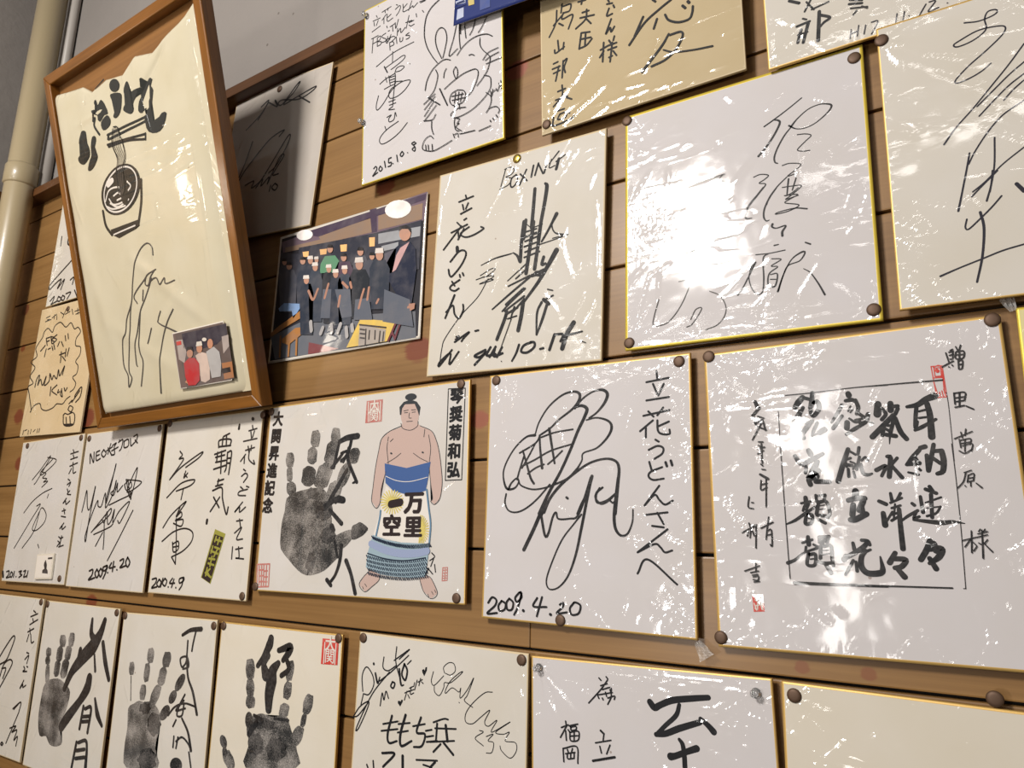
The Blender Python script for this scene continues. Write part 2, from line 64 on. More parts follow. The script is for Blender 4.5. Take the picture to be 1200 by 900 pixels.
{"name":"hand_print","mat":"print","layer":0,"fills":[[[-1206,487],[-1209,469],[-1215,451],[-1220,435],[-1222,420],[-1223,406],[-1228,396],[-1237,393],[-1250,393],[-1265,394],[-1283,393],[-1304,391],[-1322,392],[-1335,396],[-1345,403],[-1354,411],[-1361,421],[-1366,432],[-1371,446],[-1377,463],[-1383,483],[-1386,503],[-1384,522],[-1378,540],[-1373,557],[-1371,572],[-1369,586],[-1364,595],[-1355,599],[-1343,598],[-1328,598],[-1309,599],[-1288,600],[-1270,599],[-1257,594],[-1247,587],[-1238,579],[-1231,570],[-1226,559],[-1221,545],[-1215,527],[-1209,507]],[[-1219,290],[-1217,269],[-1215,247],[-1216,230],[-1219,219],[-1224,212],[-1229,205],[-1233,195],[-1238,185],[-1245,180],[-1258,182],[-1274,188],[-1288,194],[-1299,195],[-1308,196],[-1315,200],[-1321,210],[-1325,223],[-1329,238],[-1334,256],[-1338,276],[-1342,296],[-1345,317],[-1346,338],[-1346,356],[-1343,367],[-1338,375],[-1333,382],[-1329,392],[-1324,402],[-1316,407],[-1303,405],[-1286,398],[-1272,392],[-1262,391],[-1253,391],[-1246,387],[-1240,377],[-1236,364],[-1232,348],[-1227,330],[-1223,310]],[[-1123,94],[-1121,77],[-1122,59],[-1123,44],[-1123,30],[-1123,18],[-1128,9],[-1138,6],[-1152,6],[-1169,5],[-1189,0],[-1212,-6],[-1232,-8],[-1246,-4],[-1258,4],[-1269,12],[-1280,19],[-1291,26],[-1300,36],[-1309,52],[-1316,70],[-1321,89],[-1323,107],[-1322,124],[-1321,140],[-1321,154],[-1321,166],[-1316,175],[-1306,178],[-1291,178],[-1274,179],[-1254,184],[-1231,189],[-1211,191],[-1197,187],[-1185,178],[-1174,170],[-1163,164],[-1152,157],[-1143,147],[-1135,131],[-1128,113]],[[-715,748],[-717,726],[-721,704],[-725,685],[-729,669],[-733,655],[-740,646],[-750,643],[-763,644],[-779,645],[-799,642],[-822,638],[-841,639],[-853,647],[-861,660],[-869,672],[-878,681],[-887,690],[-894,703],[-897,723],[-897,748],[-896,772],[-894,795],[-890,817],[-886,836],[-882,852],[-878,866],[-871,875],[-860,878],[-847,877],[-831,876],[-811,879],[-788,883],[-769,882],[-757,874],[-749,861],[-741,848],[-732,839],[-723,830],[-717,817],[-714,797],[-714,772]],[[-757,519],[-756,495],[-754,470],[-755,451],[-762,440],[-773,435],[-784,429],[-793,421],[-803,413],[-816,408],[-836,409],[-860,413],[-881,419],[-895,425],[-905,433],[-915,441],[-925,450],[-934,459],[-940,473],[-941,493],[-939,516],[-937,540],[-938,565],[-941,589],[-939,609],[-931,620],[-920,625],[-909,630],[-900,639],[-890,647],[-877,652],[-856,651],[-832,646],[-811,640],[-797,633],[-786,626],[-777,617],[-767,608],[-759,599],[-753,585],[-752,566],[-755,542]],[[-763,233],[-763,205],[-762,176],[-765,154],[-776,142],[-792,135],[-809,129],[-823,120],[-838,111],[-857,107],[-886,109],[-920,115],[-949,122],[-968,130],[-982,140],[-995,151],[-1009,161],[-1022,173],[-1030,189],[-1029,212],[-1023,240],[-1018,268],[-1018,297],[-1019,326],[-1016,349],[-1004,361],[-988,367],[-971,373],[-957,382],[-942,391],[-923,395],[-894,393],[-859,386],[-830,378],[-811,370],[-797,360],[-785,349],[-771,338],[-759,326],[-751,310],[-752,287],[-758,260]],[[-321,749],[-323,726],[-329,704],[-335,684],[-339,667],[-342,654],[-348,643],[-357,636],[-367,632],[-381,631],[-399,632],[-420,636],[-439,640],[-454,643],[-466,647],[-476,654],[-482,666],[-484,683],[-488,701],[-495,722],[-502,746],[-506,769],[-503,792],[-497,814],[-491,834],[-488,851],[-485,865],[-479,876],[-470,883],[-459,886],[-445,887],[-426,886],[-405,882],[-386,878],[-371,875],[-359,871],[-350,863],[-344,850],[-341,834],[-338,816],[-332,795],[-325,772]],[[-364,519],[-369,485],[-374,452],[-381,425],[-392,409],[-406,400],[-421,392],[-435,384],[-450,377],[-468,373],[-494,373],[-524,377],[-549,384],[-563,396],[-572,411],[-581,426],[-593,438],[-604,451],[-609,469],[-604,497],[-594,530],[-584,564],[-579,599],[-575,633],[-568,661],[-556,677],[-541,686],[-526,693],[-512,702],[-497,709],[-479,713],[-453,712],[-423,707],[-398,699],[-384,687],[-375,672],[-367,657],[-356,644],[-345,631],[-340,613],[-344,585],[-355,552]],[[-471,201],[-483,166],[-495,131],[-509,104],[-527,91],[-547,87],[-567,82],[-586,70],[-605,58],[-628,53],[-657,61],[-690,78],[-718,93],[-738,104],[-753,113],[-764,126],[-772,142],[-777,160],[-776,183],[-767,211],[-752,244],[-737,277],[-725,312],[-712,348],[-698,375],[-680,388],[-660,392],[-639,397],[-620,408],[-600,421],[-578,425],[-549,416],[-517,399],[-489,383],[-469,372],[-454,362],[-443,349],[-435,333],[-431,315],[-432,293],[-441,265],[-456,233]],[[42,463],[37,443],[31,422],[25,406],[17,395],[7,389],[-4,384],[-15,381],[-27,379],[-42,379],[-63,380],[-86,382],[-105,387],[-115,396],[-121,407],[-127,418],[-136,426],[-145,434],[-149,446],[-145,463],[-136,484],[-128,505],[-123,526],[-118,546],[-112,563],[-103,573],[-92,580],[-81,584],[-70,587],[-58,589],[-44,589],[-23,588],[0,585],[19,580],[29,571],[35,560],[41,549],[50,541],[58,532],[62,521],[58,504],[50,483]],[[-115,204],[-130,175],[-147,147],[-164,124],[-178,109],[-192,100],[-206,92],[-221,81],[-237,72],[-254,69],[-273,77],[-293,92],[-311,105],[-327,111],[-342,115],[-350,124],[-350,140],[-344,160],[-336,183],[-329,209],[-321,238],[-310,266],[-295,295],[-277,324],[-260,347],[-245,362],[-231,371],[-217,379],[-202,389],[-186,398],[-169,401],[-150,392],[-131,377],[-113,364],[-97,357],[-83,353],[-75,344],[-75,328],[-82,309],[-89,286],[-96,260],[-104,232]],[[-256,-6],[-266,-32],[-277,-59],[-289,-79],[-304,-89],[-320,-93],[-337,-97],[-353,-106],[-370,-116],[-389,-119],[-414,-111],[-442,-96],[-467,-83],[-487,-75],[-503,-69],[-514,-60],[-520,-47],[-521,-31],[-519,-12],[-514,10],[-506,35],[-496,60],[-486,87],[-475,113],[-462,134],[-447,144],[-430,148],[-413,152],[-397,161],[-380,170],[-361,173],[-336,164],[-308,149],[-284,135],[-265,127],[-248,121],[-237,112],[-231,99],[-231,83],[-233,65],[-238,43],[-247,19]],[[-1301,-37],[-1228,9],[-1133,38],[-1039,58],[-943,71],[-849,85],[-756,91],[-657,84],[-567,59],[-494,0],[-445,-71],[-444,-134],[-451,-196],[-418,-259],[-386,-321],[-397,-385],[-403,-445],[-357,-494],[-294,-543],[-225,-602],[-172,-663],[-168,-724],[-196,-784],[-258,-841],[-333,-895],[-397,-945],[-465,-987],[-551,-1019],[-640,-1041],[-722,-1055],[-803,-1055],[-884,-1035],[-970,-996],[-1067,-934],[-1165,-863],[-1262,-796],[-1338,-726],[-1364,-653],[-1368,-572],[-1369,-468],[-1362,-364],[-1342,-284],[-1321,-208],[-1319,-117]],[[-310,-567],[-300,-547],[-274,-533],[-233,-518],[-167,-495],[-86,-471],[-24,-465],[8,-486],[20,-524],[12,-566],[-27,-614],[-86,-666],[-141,-699],[-182,-702],[-217,-686],[-248,-664],[-277,-634],[-301,-598]]]},
{"name":"hand_print","mat":"printdark","layer":1,"fills":[[[-9,-434],[12,-411],[43,-401],[73,-393],[94,-382],[113,-373],[139,-374],[185,-392],[238,-420],[271,-447],[269,-470],[247,-493],[223,-513],[204,-528],[183,-541],[153,-553],[104,-573],[47,-592],[4,-590],[-14,-548],[-17,-485]],[[-396,-257],[-397,-281],[-403,-302],[-425,-315],[-453,-324],[-479,-331],[-506,-337],[-535,-346],[-564,-350],[-586,-335],[-610,-318],[-646,-315],[-676,-309],[-680,-286],[-681,-260],[-701,-240],[-717,-221],[-710,-200],[-696,-179],[-683,-160],[-669,-142],[-654,-121],[-635,-105],[-605,-106],[-572,-108],[-542,-94],[-515,-85],[-492,-101],[-469,-121],[-438,-127],[-410,-134],[-398,-154],[-391,-177],[-383,-198],[-379,-218],[-386,-237]],[[-311,-573],[-310,-596],[-312,-616],[-338,-622],[-368,-626],[-387,-643],[-405,-658],[-430,-655],[-456,-647],[-481,-644],[-505,-640],[-530,-632],[-550,-621],[-556,-602],[-561,-582],[-582,-565],[-597,-548],[-582,-531],[-562,-513],[-562,-491],[-560,-471],[-538,-461],[-510,-454],[-488,-444],[-466,-436],[-440,-430],[-415,-430],[-394,-441],[-373,-454],[-344,-457],[-319,-463],[-316,-483],[-316,-506],[-296,-523],[-281,-539],[-294,-555]],[[-658,11],[-662,1],[-674,-10],[-686,-20],[-694,-29],[-702,-37],[-711,-45],[-722,-55],[-735,-65],[-749,-70],[-765,-65],[-782,-54],[-800,-47],[-822,-50],[-846,-56],[-863,-56],[-867,-44],[-864,-27],[-866,-11],[-882,0],[-903,9],[-915,18],[-911,28],[-898,39],[-885,49],[-877,58],[-869,67],[-860,76],[-849,86],[-836,95],[-822,99],[-806,94],[-789,84],[-771,77],[-749,79],[-726,85],[-709,85],[-705,73],[-708,55],[-706,39],[-691,28],[-670,20]],[[-650,-899],[-656,-919],[-663,-937],[-670,-957],[-677,-982],[-683,-1009],[-692,-1026],[-704,-1024],[-718,-1012],[-732,-1008],[-748,-1025],[-765,-1050],[-777,-1060],[-781,-1042],[-782,-1009],[-785,-982],[-797,-971],[-812,-965],[-821,-955],[-820,-934],[-813,-908],[-806,-884],[-800,-863],[-794,-844],[-788,-824],[-781,-799],[-774,-773],[-765,-757],[-753,-759],[-739,-769],[-724,-773],[-708,-756],[-692,-733],[-680,-723],[-676,-742],[-675,-775],[-672,-802],[-660,-813],[-645,-818],[-636,-828],[-637,-849],[-643,-875]]]},
{"name":"brush_name","mat":"marker","layer":2,"strokes":[[-334,688,61,-194,730,79,-1,742,84],[-106,737,48,-130,611,48,-191,487,48,-275,428,48],[-284,531,36,-161,549,36,-238,413,36],[-146,586,60,-151,434,54,30,138,47],[-249,541,42,-314,468,43,-448,347,49],[-334,688,43,-411,345,49],[-158,308,48,-316,88,66,-444,-85,60],[-543,-183,91,-372,-86,78,-194,-90,83],[-432,-210,54,-203,-386,64],[-334,-112,48,-267,-64,48],[-38,128,23,29,150,41],[-179,-663,58,-190,-855,52,-251,-1024,40,-345,-1134,40],[-401,-1100,58,-325,-1164,52],[-76,-853,63,22,-1015,50,114,-1244,55],[-286,-50,60,-195,-77,71],[-377,-420,77,-337,-469,59],[-305,-616,41,-235,-808,40]]},
{"name":"wrestler_skin","mat":"skin","layer":0,"fills":[[[775,870],[747,798],[556,759],[429,674],[390,528],[348,309],[323,67],[312,-114],[398,-204],[458,-129],[472,38],[520,204],[528,276],[1224,267],[1251,128],[1280,12],[1300,-102],[1272,-136],[1332,-175],[1411,-105],[1438,75],[1416,258],[1379,445],[1329,588],[1249,711],[1062,793],[997,851]],[[1036,933],[1030,873],[1007,823],[969,787],[921,770],[869,774],[818,799],[774,842],[744,898],[732,960],[737,1020],[761,1071],[800,1108],[849,1124],[902,1119],[953,1093],[996,1049],[1024,993]]]},
{"name":"wrestler_foot","mat":"skin","layer":0,"fills":[[[363,-948],[240,-1043],[175,-1138],[276,-1219],[394,-1152],[500,-1074],[517,-989]]]},
{"name":"wrestler_foot","mat":"skin","layer":0,"fills":[[[1131,-999],[1212,-1174],[1331,-1250],[1419,-1186],[1333,-1040],[1282,-999]]]},
{"name":"wrestler_outline","mat":"hair","layer":1,"strokes":[[762,817,8,556,759,9,429,674,9,390,528,9,348,309,9,323,67,9,312,-114,8,398,-204,8,458,-129,8,466,38,8,530,252,8],[1062,793,8,1249,711,8,1329,588,8,1379,445,8,1416,258,8,1438,75,8,1411,-105,8,1332,-175,8,1272,-136,8,1300,-102,8,1262,81,8,1233,267,8],[544,691,9,530,544,9,566,347,8],[1205,667,8,1243,500,8,1230,337,8],[542,360,8,674,414,8,767,469,8],[1206,338,8,1082,391,8,971,457,8],[745,848,8,780,783,8,909,749,8,1016,789,8,1028,848,8],[784,1004,8,857,1010,8],[911,1005,8,983,1003,8],[795,979,8,849,979,8],[922,974,8,978,974,8],[881,971,8,875,910,8,916,902,8],[839,864,8,934,861,8],[599,479,22,613,473,22],[1115,460,21,1128,455,21],[627,660,8,580,627,8],[1141,743,8,1130,649,8]],"fills":[[[722,960],[709,1061],[777,1121],[888,1140],[990,1105],[1056,1028],[1040,920],[1015,983],[960,1079],[801,1089],[753,1039],[744,958]],[[986,1175],[984,1159],[971,1146],[948,1136],[918,1130],[886,1130],[854,1135],[826,1144],[806,1158],[797,1173],[799,1189],[813,1203],[836,1213],[865,1219],[898,1219],[930,1214],[957,1204],[977,1190]]]},
{"name":"apron_band","mat":"blue","layer":1,"fills":[[[503,355],[872,279],[1251,336],[1228,175],[1192,-8],[1043,-41],[890,-46],[667,8],[533,107]]]},
{"name":"apron_band_line","mat":"paperwhite","layer":2,"strokes":[[534,192,8,724,129,8,943,111,8,1214,152,8]]},
{"name":"apron","mat":"apron","layer":0,"fills":[[[542,73],[701,-23],[952,-58],[1204,50],[1284,-405],[1269,-649],[830,-619],[366,-541],[460,-259]]]},
{"name":"apron_straw","mat":"yellow","layer":1,"strokes":[[698,-133,16,843,-136,16],[696,-140,16,838,-171,16],[693,-145,16,822,-206,16],[687,-152,16,796,-235,16],[681,-156,16,759,-258,16],[672,-159,16,716,-272,16],[662,-158,16,669,-276,16],[652,-158,16,622,-273,16],[643,-156,16,576,-258,16],[633,-151,16,536,-234,17],[626,-146,16,505,-203,17],[623,-139,16,483,-169,17],[622,-132,16,474,-131,17],[622,-125,16,475,-93,17],[624,-118,16,492,-57,17],[630,-111,16,516,-27,17],[636,-106,16,553,-4,17],[646,-104,16,597,11,17],[655,-104,16,645,14,17],[665,-104,16,693,11,16],[675,-107,16,738,-5,16],[684,-112,16,777,-27,16],[691,-117,16,810,-56,16],[695,-124,16,831,-92,16],[1125,-471,16,1126,-302,16],[1125,-471,16,1153,-307,16],[1125,-471,16,1177,-321,16],[1125,-471,16,1199,-339,15],[1125,-471,16,1220,-362,15],[1125,-471,16,1237,-391,15],[1125,-471,16,1247,-420,15],[1125,-471,16,1254,-454,15],[1125,-471,16,1256,-487,15],[1125,-471,16,1251,-521,15],[1125,-471,16,1244,-549,15],[1125,-471,16,1231,-578,15],[1125,-471,16,1211,-601,15],[1125,-471,16,1191,-619,15],[1125,-471,16,1169,-632,15],[1125,-471,16,1142,-637,15],[1125,-471,16,1116,-637,15]]},
{"name":"apron_characters","mat":"brownink","layer":2,"strokes":[[640,-158,98,796,-138,97]],"texts":[{"body":"万","cx":101.3,"cz":-16.3,"size":27.49,"bold":0.05,"sx":1.15},{"body":"里","cx":101.6,"cz":-45.3,"size":26.14,"bold":0.045,"sx":1.15},{"body":"空","cx":67.0,"cz":-43.8,"size":27.0,"bold":0.045,"sx":1.15}]},
{"name":"apron_side","mat":"teal","layer":2,"strokes":[[475,-235,25,465,-330,25,421,-536,25],[1206,4,24,1245,-202,23,1284,-405,23,1274,-627,23]]},
{"name":"apron_fringe","mat":"cordgrey","layer":2,"fills":[[[365,-529],[578,-587],[830,-619],[1280,-631],[1249,-913],[1225,-1011],[1005,-1029],[731,-1021],[511,-1001],[274,-927],[293,-752]]]},
{"name":"fringe_cords","mat":"navy","layer":3,"strokes":[[276,-780,15,301,-810,15],[312,-787,15,337,-817,15],[345,-793,15,370,-823,15],[382,-799,15,406,-829,15],[414,-804,15,439,-833,15],[450,-810,15,474,-839,15],[482,-814,15,507,-843,15],[518,-818,15,542,-847,15],[550,-822,15,574,-851,15],[585,-823,15,609,-852,15],[616,-827,15,640,-856,15],[651,-829,15,675,-858,15],[682,-830,15,706,-859,15],[717,-832,15,740,-861,15],[748,-833,15,771,-862,14],[782,-833,14,805,-862,14],[812,-834,14,836,-863,14],[846,-834,14,869,-862,14],[877,-833,14,900,-862,14],[910,-830,14,933,-859,14],[940,-829,14,963,-858,14],[973,-827,14,996,-855,14],[1003,-824,14,1025,-852,14],[1036,-821,14,1058,-849,14],[1065,-818,14,1088,-846,14],[1098,-815,14,1120,-843,14],[1127,-810,14,1149,-838,14],[1159,-805,14,1181,-833,14],[1188,-800,14,1210,-828,14],[1220,-795,14,1242,-823,14],[286,-831,15,311,-861,15],[323,-838,15,348,-867,15],[356,-844,15,380,-873,15],[392,-850,15,416,-880,15],[424,-854,15,449,-883,15],[460,-860,15,484,-889,15],[492,-864,15,516,-893,15],[527,-868,15,552,-897,15],[559,-872,15,583,-901,15],[594,-873,15,618,-902,15],[626,-877,15,650,-906,15],[660,-878,15,684,-907,15],[692,-880,15,715,-909,15],[726,-881,15,749,-910,14],[757,-883,14,780,-912,14],[791,-882,14,814,-911,14],[822,-884,14,845,-912,14],[855,-883,14,878,-911,14],[885,-882,14,908,-910,14],[919,-879,14,941,-907,14],[949,-878,14,971,-907,14],[982,-875,14,1004,-904,14],[1012,-872,14,1034,-901,14],[1044,-869,14,1067,-898,14],[1074,-866,14,1096,-895,14],[1106,-864,14,1128,-892,14],[1136,-858,14,1158,-887,14],[1168,-853,14,1189,-881,14],[1197,-848,14,1218,-876,14],[1229,-843,14,1250,-871,14],[297,-882,15,322,-912,15],[333,-888,15,358,-918,15],[366,-895,15,390,-924,15],[402,-901,15,426,-930,15],[434,-904,15,459,-934,15],[470,-910,15,494,-939,15],[502,-914,15,526,-943,15],[537,-918,15,561,-947,15],[569,-922,15,593,-950,15],[604,-923,15,628,-952,15],[635,-927,15,659,-955,15],[670,-928,15,693,-957,15],[701,-929,15,724,-958,14],[735,-931,14,759,-959,14],[766,-932,14,789,-961,14],[800,-931,14,823,-960,14],[831,-933,14,854,-961,14],[864,-932,14,887,-960,14],[894,-931,14,917,-959,14],[927,-928,14,950,-956,14],[958,-927,14,980,-955,14],[990,-924,14,1013,-952,14],[1020,-921,14,1043,-949,14],[1053,-918,14,1075,-946,14],[1082,-915,14,1104,-943,14],[1115,-912,14,1137,-940,14],[1144,-907,14,1166,-935,14],[1176,-901,14,1198,-929,14],[1205,-896,14,1227,-924,14],[1237,-891,14,1258,-919,14],[307,-933,15,332,-962,15],[343,-939,15,368,-968,15],[376,-945,15,401,-974,15],[412,-951,15,436,-980,15],[444,-955,15,468,-984,15],[480,-960,15,504,-989,15],[512,-964,15,536,-993,15],[547,-968,15,571,-996,15],[579,-971,15,603,-1000,15],[613,-973,15,637,-1001,15],[645,-976,15,668,-1005,15],[679,-977,15,703,-1006,14],[710,-979,14,734,-1007,14],[744,-980,14,768,-1008,14],[775,-981,14,798,-1010,14],[809,-980,14,832,-1009,14],[840,-982,14,863,-1010,14],[873,-981,14,896,-1009,14],[903,-980,14,926,-1008,14],[936,-976,14,959,-1004,14],[966,-976,14,989,-1004,14],[999,-972,14,1021,-1000,14],[1029,-969,14,1051,-997,14],[1061,-966,14,1083,-994,14],[1091,-963,14,1113,-991,14],[1123,-960,14,1145,-988,14],[1152,-955,14,1174,-982,14],[1184,-949,14,1206,-977,14],[1213,-944,14,1235,-972,14],[1245,-939,14,1266,-967,14],[317,-983,15,342,-1013,15],[353,-989,15,378,-1018,15],[386,-995,15,411,-1024,15],[422,-1001,15,446,-1030,15],[454,-1005,15,478,-1033,15],[489,-1010,15,514,-1039,15],[521,-1014,15,546,-1043,15],[556,-1017,15,580,-1046,15],[588,-1021,15,612,-1049,15],[623,-1022,15,646,-1050,15],[654,-1025,15,678,-1054,14],[688,-1027,14,712,-1055,14],[720,-1028,14,743,-1056,14],[754,-1029,14,777,-1057,14],[784,-1030,14,807,-1058,14],[818,-1029,14,841,-1057,14],[848,-1030,14,871,-1058,14],[882,-1029,14,905,-1057,14],[912,-1028,14,935,-1056,14],[945,-1025,14,968,-1053,14],[975,-1024,14,997,-1052,14],[1008,-1021,14,1030,-1048,14],[1037,-1017,14,1059,-1045,14],[1070,-1014,14,1092,-1042,14],[1099,-1011,14,1121,-1039,14],[1131,-1008,14,1153,-1035,14],[1160,-1002,14,1182,-1030,14],[1192,-997,14,1214,-1025,14],[1221,-992,14,1243,-1019,14],[1253,-986,14,1274,-1014,14],[350,-546,15,385,-583,15],[377,-555,15,412,-592,15],[403,-562,15,438,-599,15],[430,-569,15,465,-606,15],[456,-576,15,491,-613,15],[482,-582,15,517,-619,15],[508,-589,15,543,-626,15],[535,-596,15,569,-633,15],[560,-601,15,594,-637,15],[586,-607,15,620,-644,15],[615,-612,15,649,-648,15],[640,-616,15,674,-653,15],[666,-621,15,699,-657,15],[691,-625,15,725,-661,15],[716,-629,15,750,-666,15],[742,-634,15,775,-670,15],[767,-636,15,800,-672,15],[792,-638,15,824,-674,15],[816,-640,15,849,-676,14],[841,-642,15,874,-678,14],[866,-644,14,898,-680,14],[890,-646,14,923,-682,14],[915,-648,14,947,-684,14],[939,-648,14,971,-683,14],[963,-650,14,995,-685,14],[988,-650,14,1020,-685,14],[1012,-649,14,1043,-685,14],[1036,-649,14,1067,-684,14],[1062,-647,14,1094,-682,14],[1086,-646,14,1118,-682,14],[1110,-646,14,1141,-681,14],[1134,-644,14,1165,-679,14],[1157,-641,14,1188,-676,14],[1181,-639,14,1212,-674,14],[1204,-636,14,1235,-671,14],[1227,-634,14,1258,-669,14],[1251,-629,14,1281,-664,14],[1274,-627,14,1304,-662,14],[294,-757,15,594,-816,15,904,-832,14,1229,-793,14]]},
{"name":"fringe_band","mat":"slate","layer":3,"strokes":[[341,-639,83,587,-713,92,838,-748,95,1079,-744,92,1249,-715,86]]},
{"name":"corner_signature","mat":"black","layer":0,"strokes":[[1314,-736,15,1359,-779,15,1289,-824,15],[1345,-801,15,1306,-889,15],[1362,-866,15,1380,-952,15],[1264,-912,15,1339,-975,15],[1224,-1000,15,1278,-912,15]]},
{"name":"feet_outline","mat":"hair","layer":1,"strokes":[[363,-948,8,240,-1043,8,175,-1138,8,276,-1219,8,394,-1152,8,500,-1074,8,517,-989,8],[1131,-999,8,1212,-1174,7,1331,-1250,7,1419,-1186,7,1333,-1040,7,1282,-999,7],[233,-1159,8,251,-1188,8],[269,-1123,8,304,-1156,8],[1277,-1203,7,1293,-1231,7],[1333,-1169,7,1357,-1200,7],[1375,-1150,7,1396,-1179,7]]}],"label":"wide board with a black hand print beside a sumo wrestler in blue apron","paper":"white_paper","edge":"gold","rim":1.8,"film":{"n":60,"dir":50,"spread":40,"pins":[[167.35,125.38,50,8,0.35],[169.4,-122.76,40,8,0.3]]}},"haki":{"c":[-996.06,0.0,45.58],"roll":0.0041,"tilt":0.0,"w":242.0,"h":272.0,"parts":[{"name":"dedication","mat":"marker","layer":0,"strokes":[[978,1248,52,998,1237,52],[993,1142,26,1009,1095,26],[921,1066,26,1101,1089,26],[970,1047,26,998,947,26],[1051,1054,26,1019,961,26],[818,914,26,1122,939,26],[885,776,26,1086,808,26],[937,832,26,968,741,26],[1013,842,26,1010,769,26],[894,716,26,793,617,26],[875,687,26,881,584,26],[978,770,26,983,638,26,1122,558,25,1091,618,25],[881,495,26,930,470,26],[850,394,26,936,435,26,988,389,26,909,304,26],[850,239,26,911,203,26],[1016,200,25,837,170,26,822,118,26,984,108,25],[986,244,25,1043,228,25],[930,15,25,768,-127,26,872,-56,25,883,-128,25,1008,-58,25],[834,-256,25,968,-243,25],[898,-228,25,938,-342,25],[814,-427,25,961,-347,25,873,-511,25,1008,-510,25],[799,-625,25,803,-793,25],[873,-657,25,1027,-635,25],[935,-623,25,966,-767,25,891,-777,25,1072,-787,24]]},
{"name":"middle_column","mat":"black","layer":0,"strokes":[[684,1180,38,679,1120,53],[323,1022,31,463,1059,31],[227,859,31,234,967,31,502,965,31,507,873,31],[311,1008,31,311,885,31],[397,1017,31,410,879,31],[225,868,31,517,872,31],[145,756,31,407,803,31],[215,783,31,213,645,31],[312,793,31,342,458,31],[178,708,31,394,734,31],[191,631,31,432,650,31],[159,526,31,444,574,31],[461,769,31,464,543,30,436,478,30],[461,769,31,558,764,30,538,435,30],[461,679,31,547,680,30],[464,603,31,550,605,30],[308,369,31,296,294,31],[289,339,31,430,365,30],[252,266,31,418,290,30],[190,201,31,402,240,30,454,67,30,576,-154,30,607,-53,30],[184,-112,31,377,98,30],[231,101,31,388,-55,30],[128,-239,53,125,-283,53]]},
{"name":"signature","mat":"black","layer":0,"strokes":[[-776,855,28,-702,790,28,-778,733,28,-661,712,28,-974,406,28],[-974,406,28,-699,592,28,-189,807,27,-248,727,27,-571,587,27],[-560,526,27,-590,422,27,-503,494,27],[-587,482,27,-506,428,27],[-994,118,28,-650,335,27,-308,383,27,-391,297,27,-755,218,27],[-571,243,27,-601,81,27],[-1002,-354,28,-809,-153,27,-469,49,27,-550,-53,27,-679,-169,27],[-603,-37,27,-676,-184,27,-564,-111,27,-539,-184,27,-690,-242,27,-491,-228,27,-521,-330,27,-732,-286,27],[-670,-213,27,-601,-562,27,-559,-904,26],[-984,-566,27,-706,-418,27,-416,-364,26,-209,-421,26,-208,-557,26,-400,-702,26,-680,-799,27],[-699,-577,27,-645,-721,27,-529,-675,26,-551,-561,26,-693,-606,27],[-660,-649,27,-537,-633,26],[-680,-799,27,-559,-904,26]]},
{"name":"date","mat":"black","layer":0,"strokes":[[-1131,-1152,31,-1020,-1134,31,-1031,-1206,31,-1119,-1282,31,-983,-1261,31],[-940,-1145,31,-992,-1219,31,-917,-1258,30,-881,-1185,30,-940,-1145,31],[-842,-1127,30,-881,-1257,30],[-791,-1125,30,-842,-1198,30,-768,-1238,30,-732,-1165,30,-791,-1125,30],[-680,-1248,30,-675,-1250,30],[-591,-1117,30,-652,-1190,30,-523,-1185,30],[-549,-1130,30,-590,-1250,30],[-481,-1250,30,-475,-1253,29],[-311,-1093,29,-408,-1119,29,-392,-1180,29,-293,-1134,29,-311,-1093,29,-328,-1205,29,-387,-1277,29]]},
{"name":"sticker","mat":"sticker","layer":0,"label":"yellow-green sticker","fills":[[[347,-371],[606,-439],[367,-1162],[123,-1077]]]},
{"name":"sticker_print","mat":"brownink","layer":1,"fills":[[[355,-446],[565,-489],[351,-1149],[146,-1076]]]},
{"name":"sticker_lettering","mat":"sticker","layer":2,"strokes":[[402,-482,32,377,-551,32],[481,-495,32,452,-591,32],[395,-523,32,535,-549,31],[343,-620,32,314,-716,32],[391,-633,32,508,-658,31],[463,-659,31,391,-769,32],[309,-689,32,474,-727,31],[282,-799,32,420,-809,31],[346,-770,32,323,-907,32],[271,-868,32,412,-891,31],[260,-936,32,242,-1045,32],[330,-947,32,278,-990,32,324,-1042,31],[226,-1005,32,374,-1067,31]]}],"label":"cream board with brush writing, a yellow-green sticker and the date 2010.4.9","paper":"warm_paper","edge":"cream","rim":1.6,"film":{"n":26,"dir":60,"pins":[[120.5,129.98,45,8,0.3]]}},"neo":{"c":[-1252.5,0.0,43.17],"roll":0.00421,"tilt":0.0,"w":242.0,"h":272.0,"parts":[{"name":"heading","mat":"black","strokes":[[-966,804,32,-1000,977,33,-850,814,32,-877,1001,32],[-800,997,32,-761,849,32,-634,874,32],[-800,997,32,-690,1021,32],[-781,928,32,-688,947,32],[-559,1029,32,-615,956,32,-525,896,32,-462,963,31,-559,1029,32],[-345,1124,31,-401,944,31],[-455,1002,31,-274,1065,31],[-417,1052,31,-264,913,31],[-280,1089,31,-166,1125,31,-216,1055,31,-174,932,31,-248,918,31],[-284,992,31,-92,1048,31],[-96,1133,31,32,1170,31,23,1026,31,-31,978,31],[-79,1174,31,-64,1161,31],[82,1142,31,109,1030,30,233,1052,30,207,1164,30,82,1142,31],[274,1175,30,320,1047,30,401,1087,30],[373,1207,30,478,1230,30,469,1133,30,355,1057,30],[425,1141,30,512,1083,30]]},
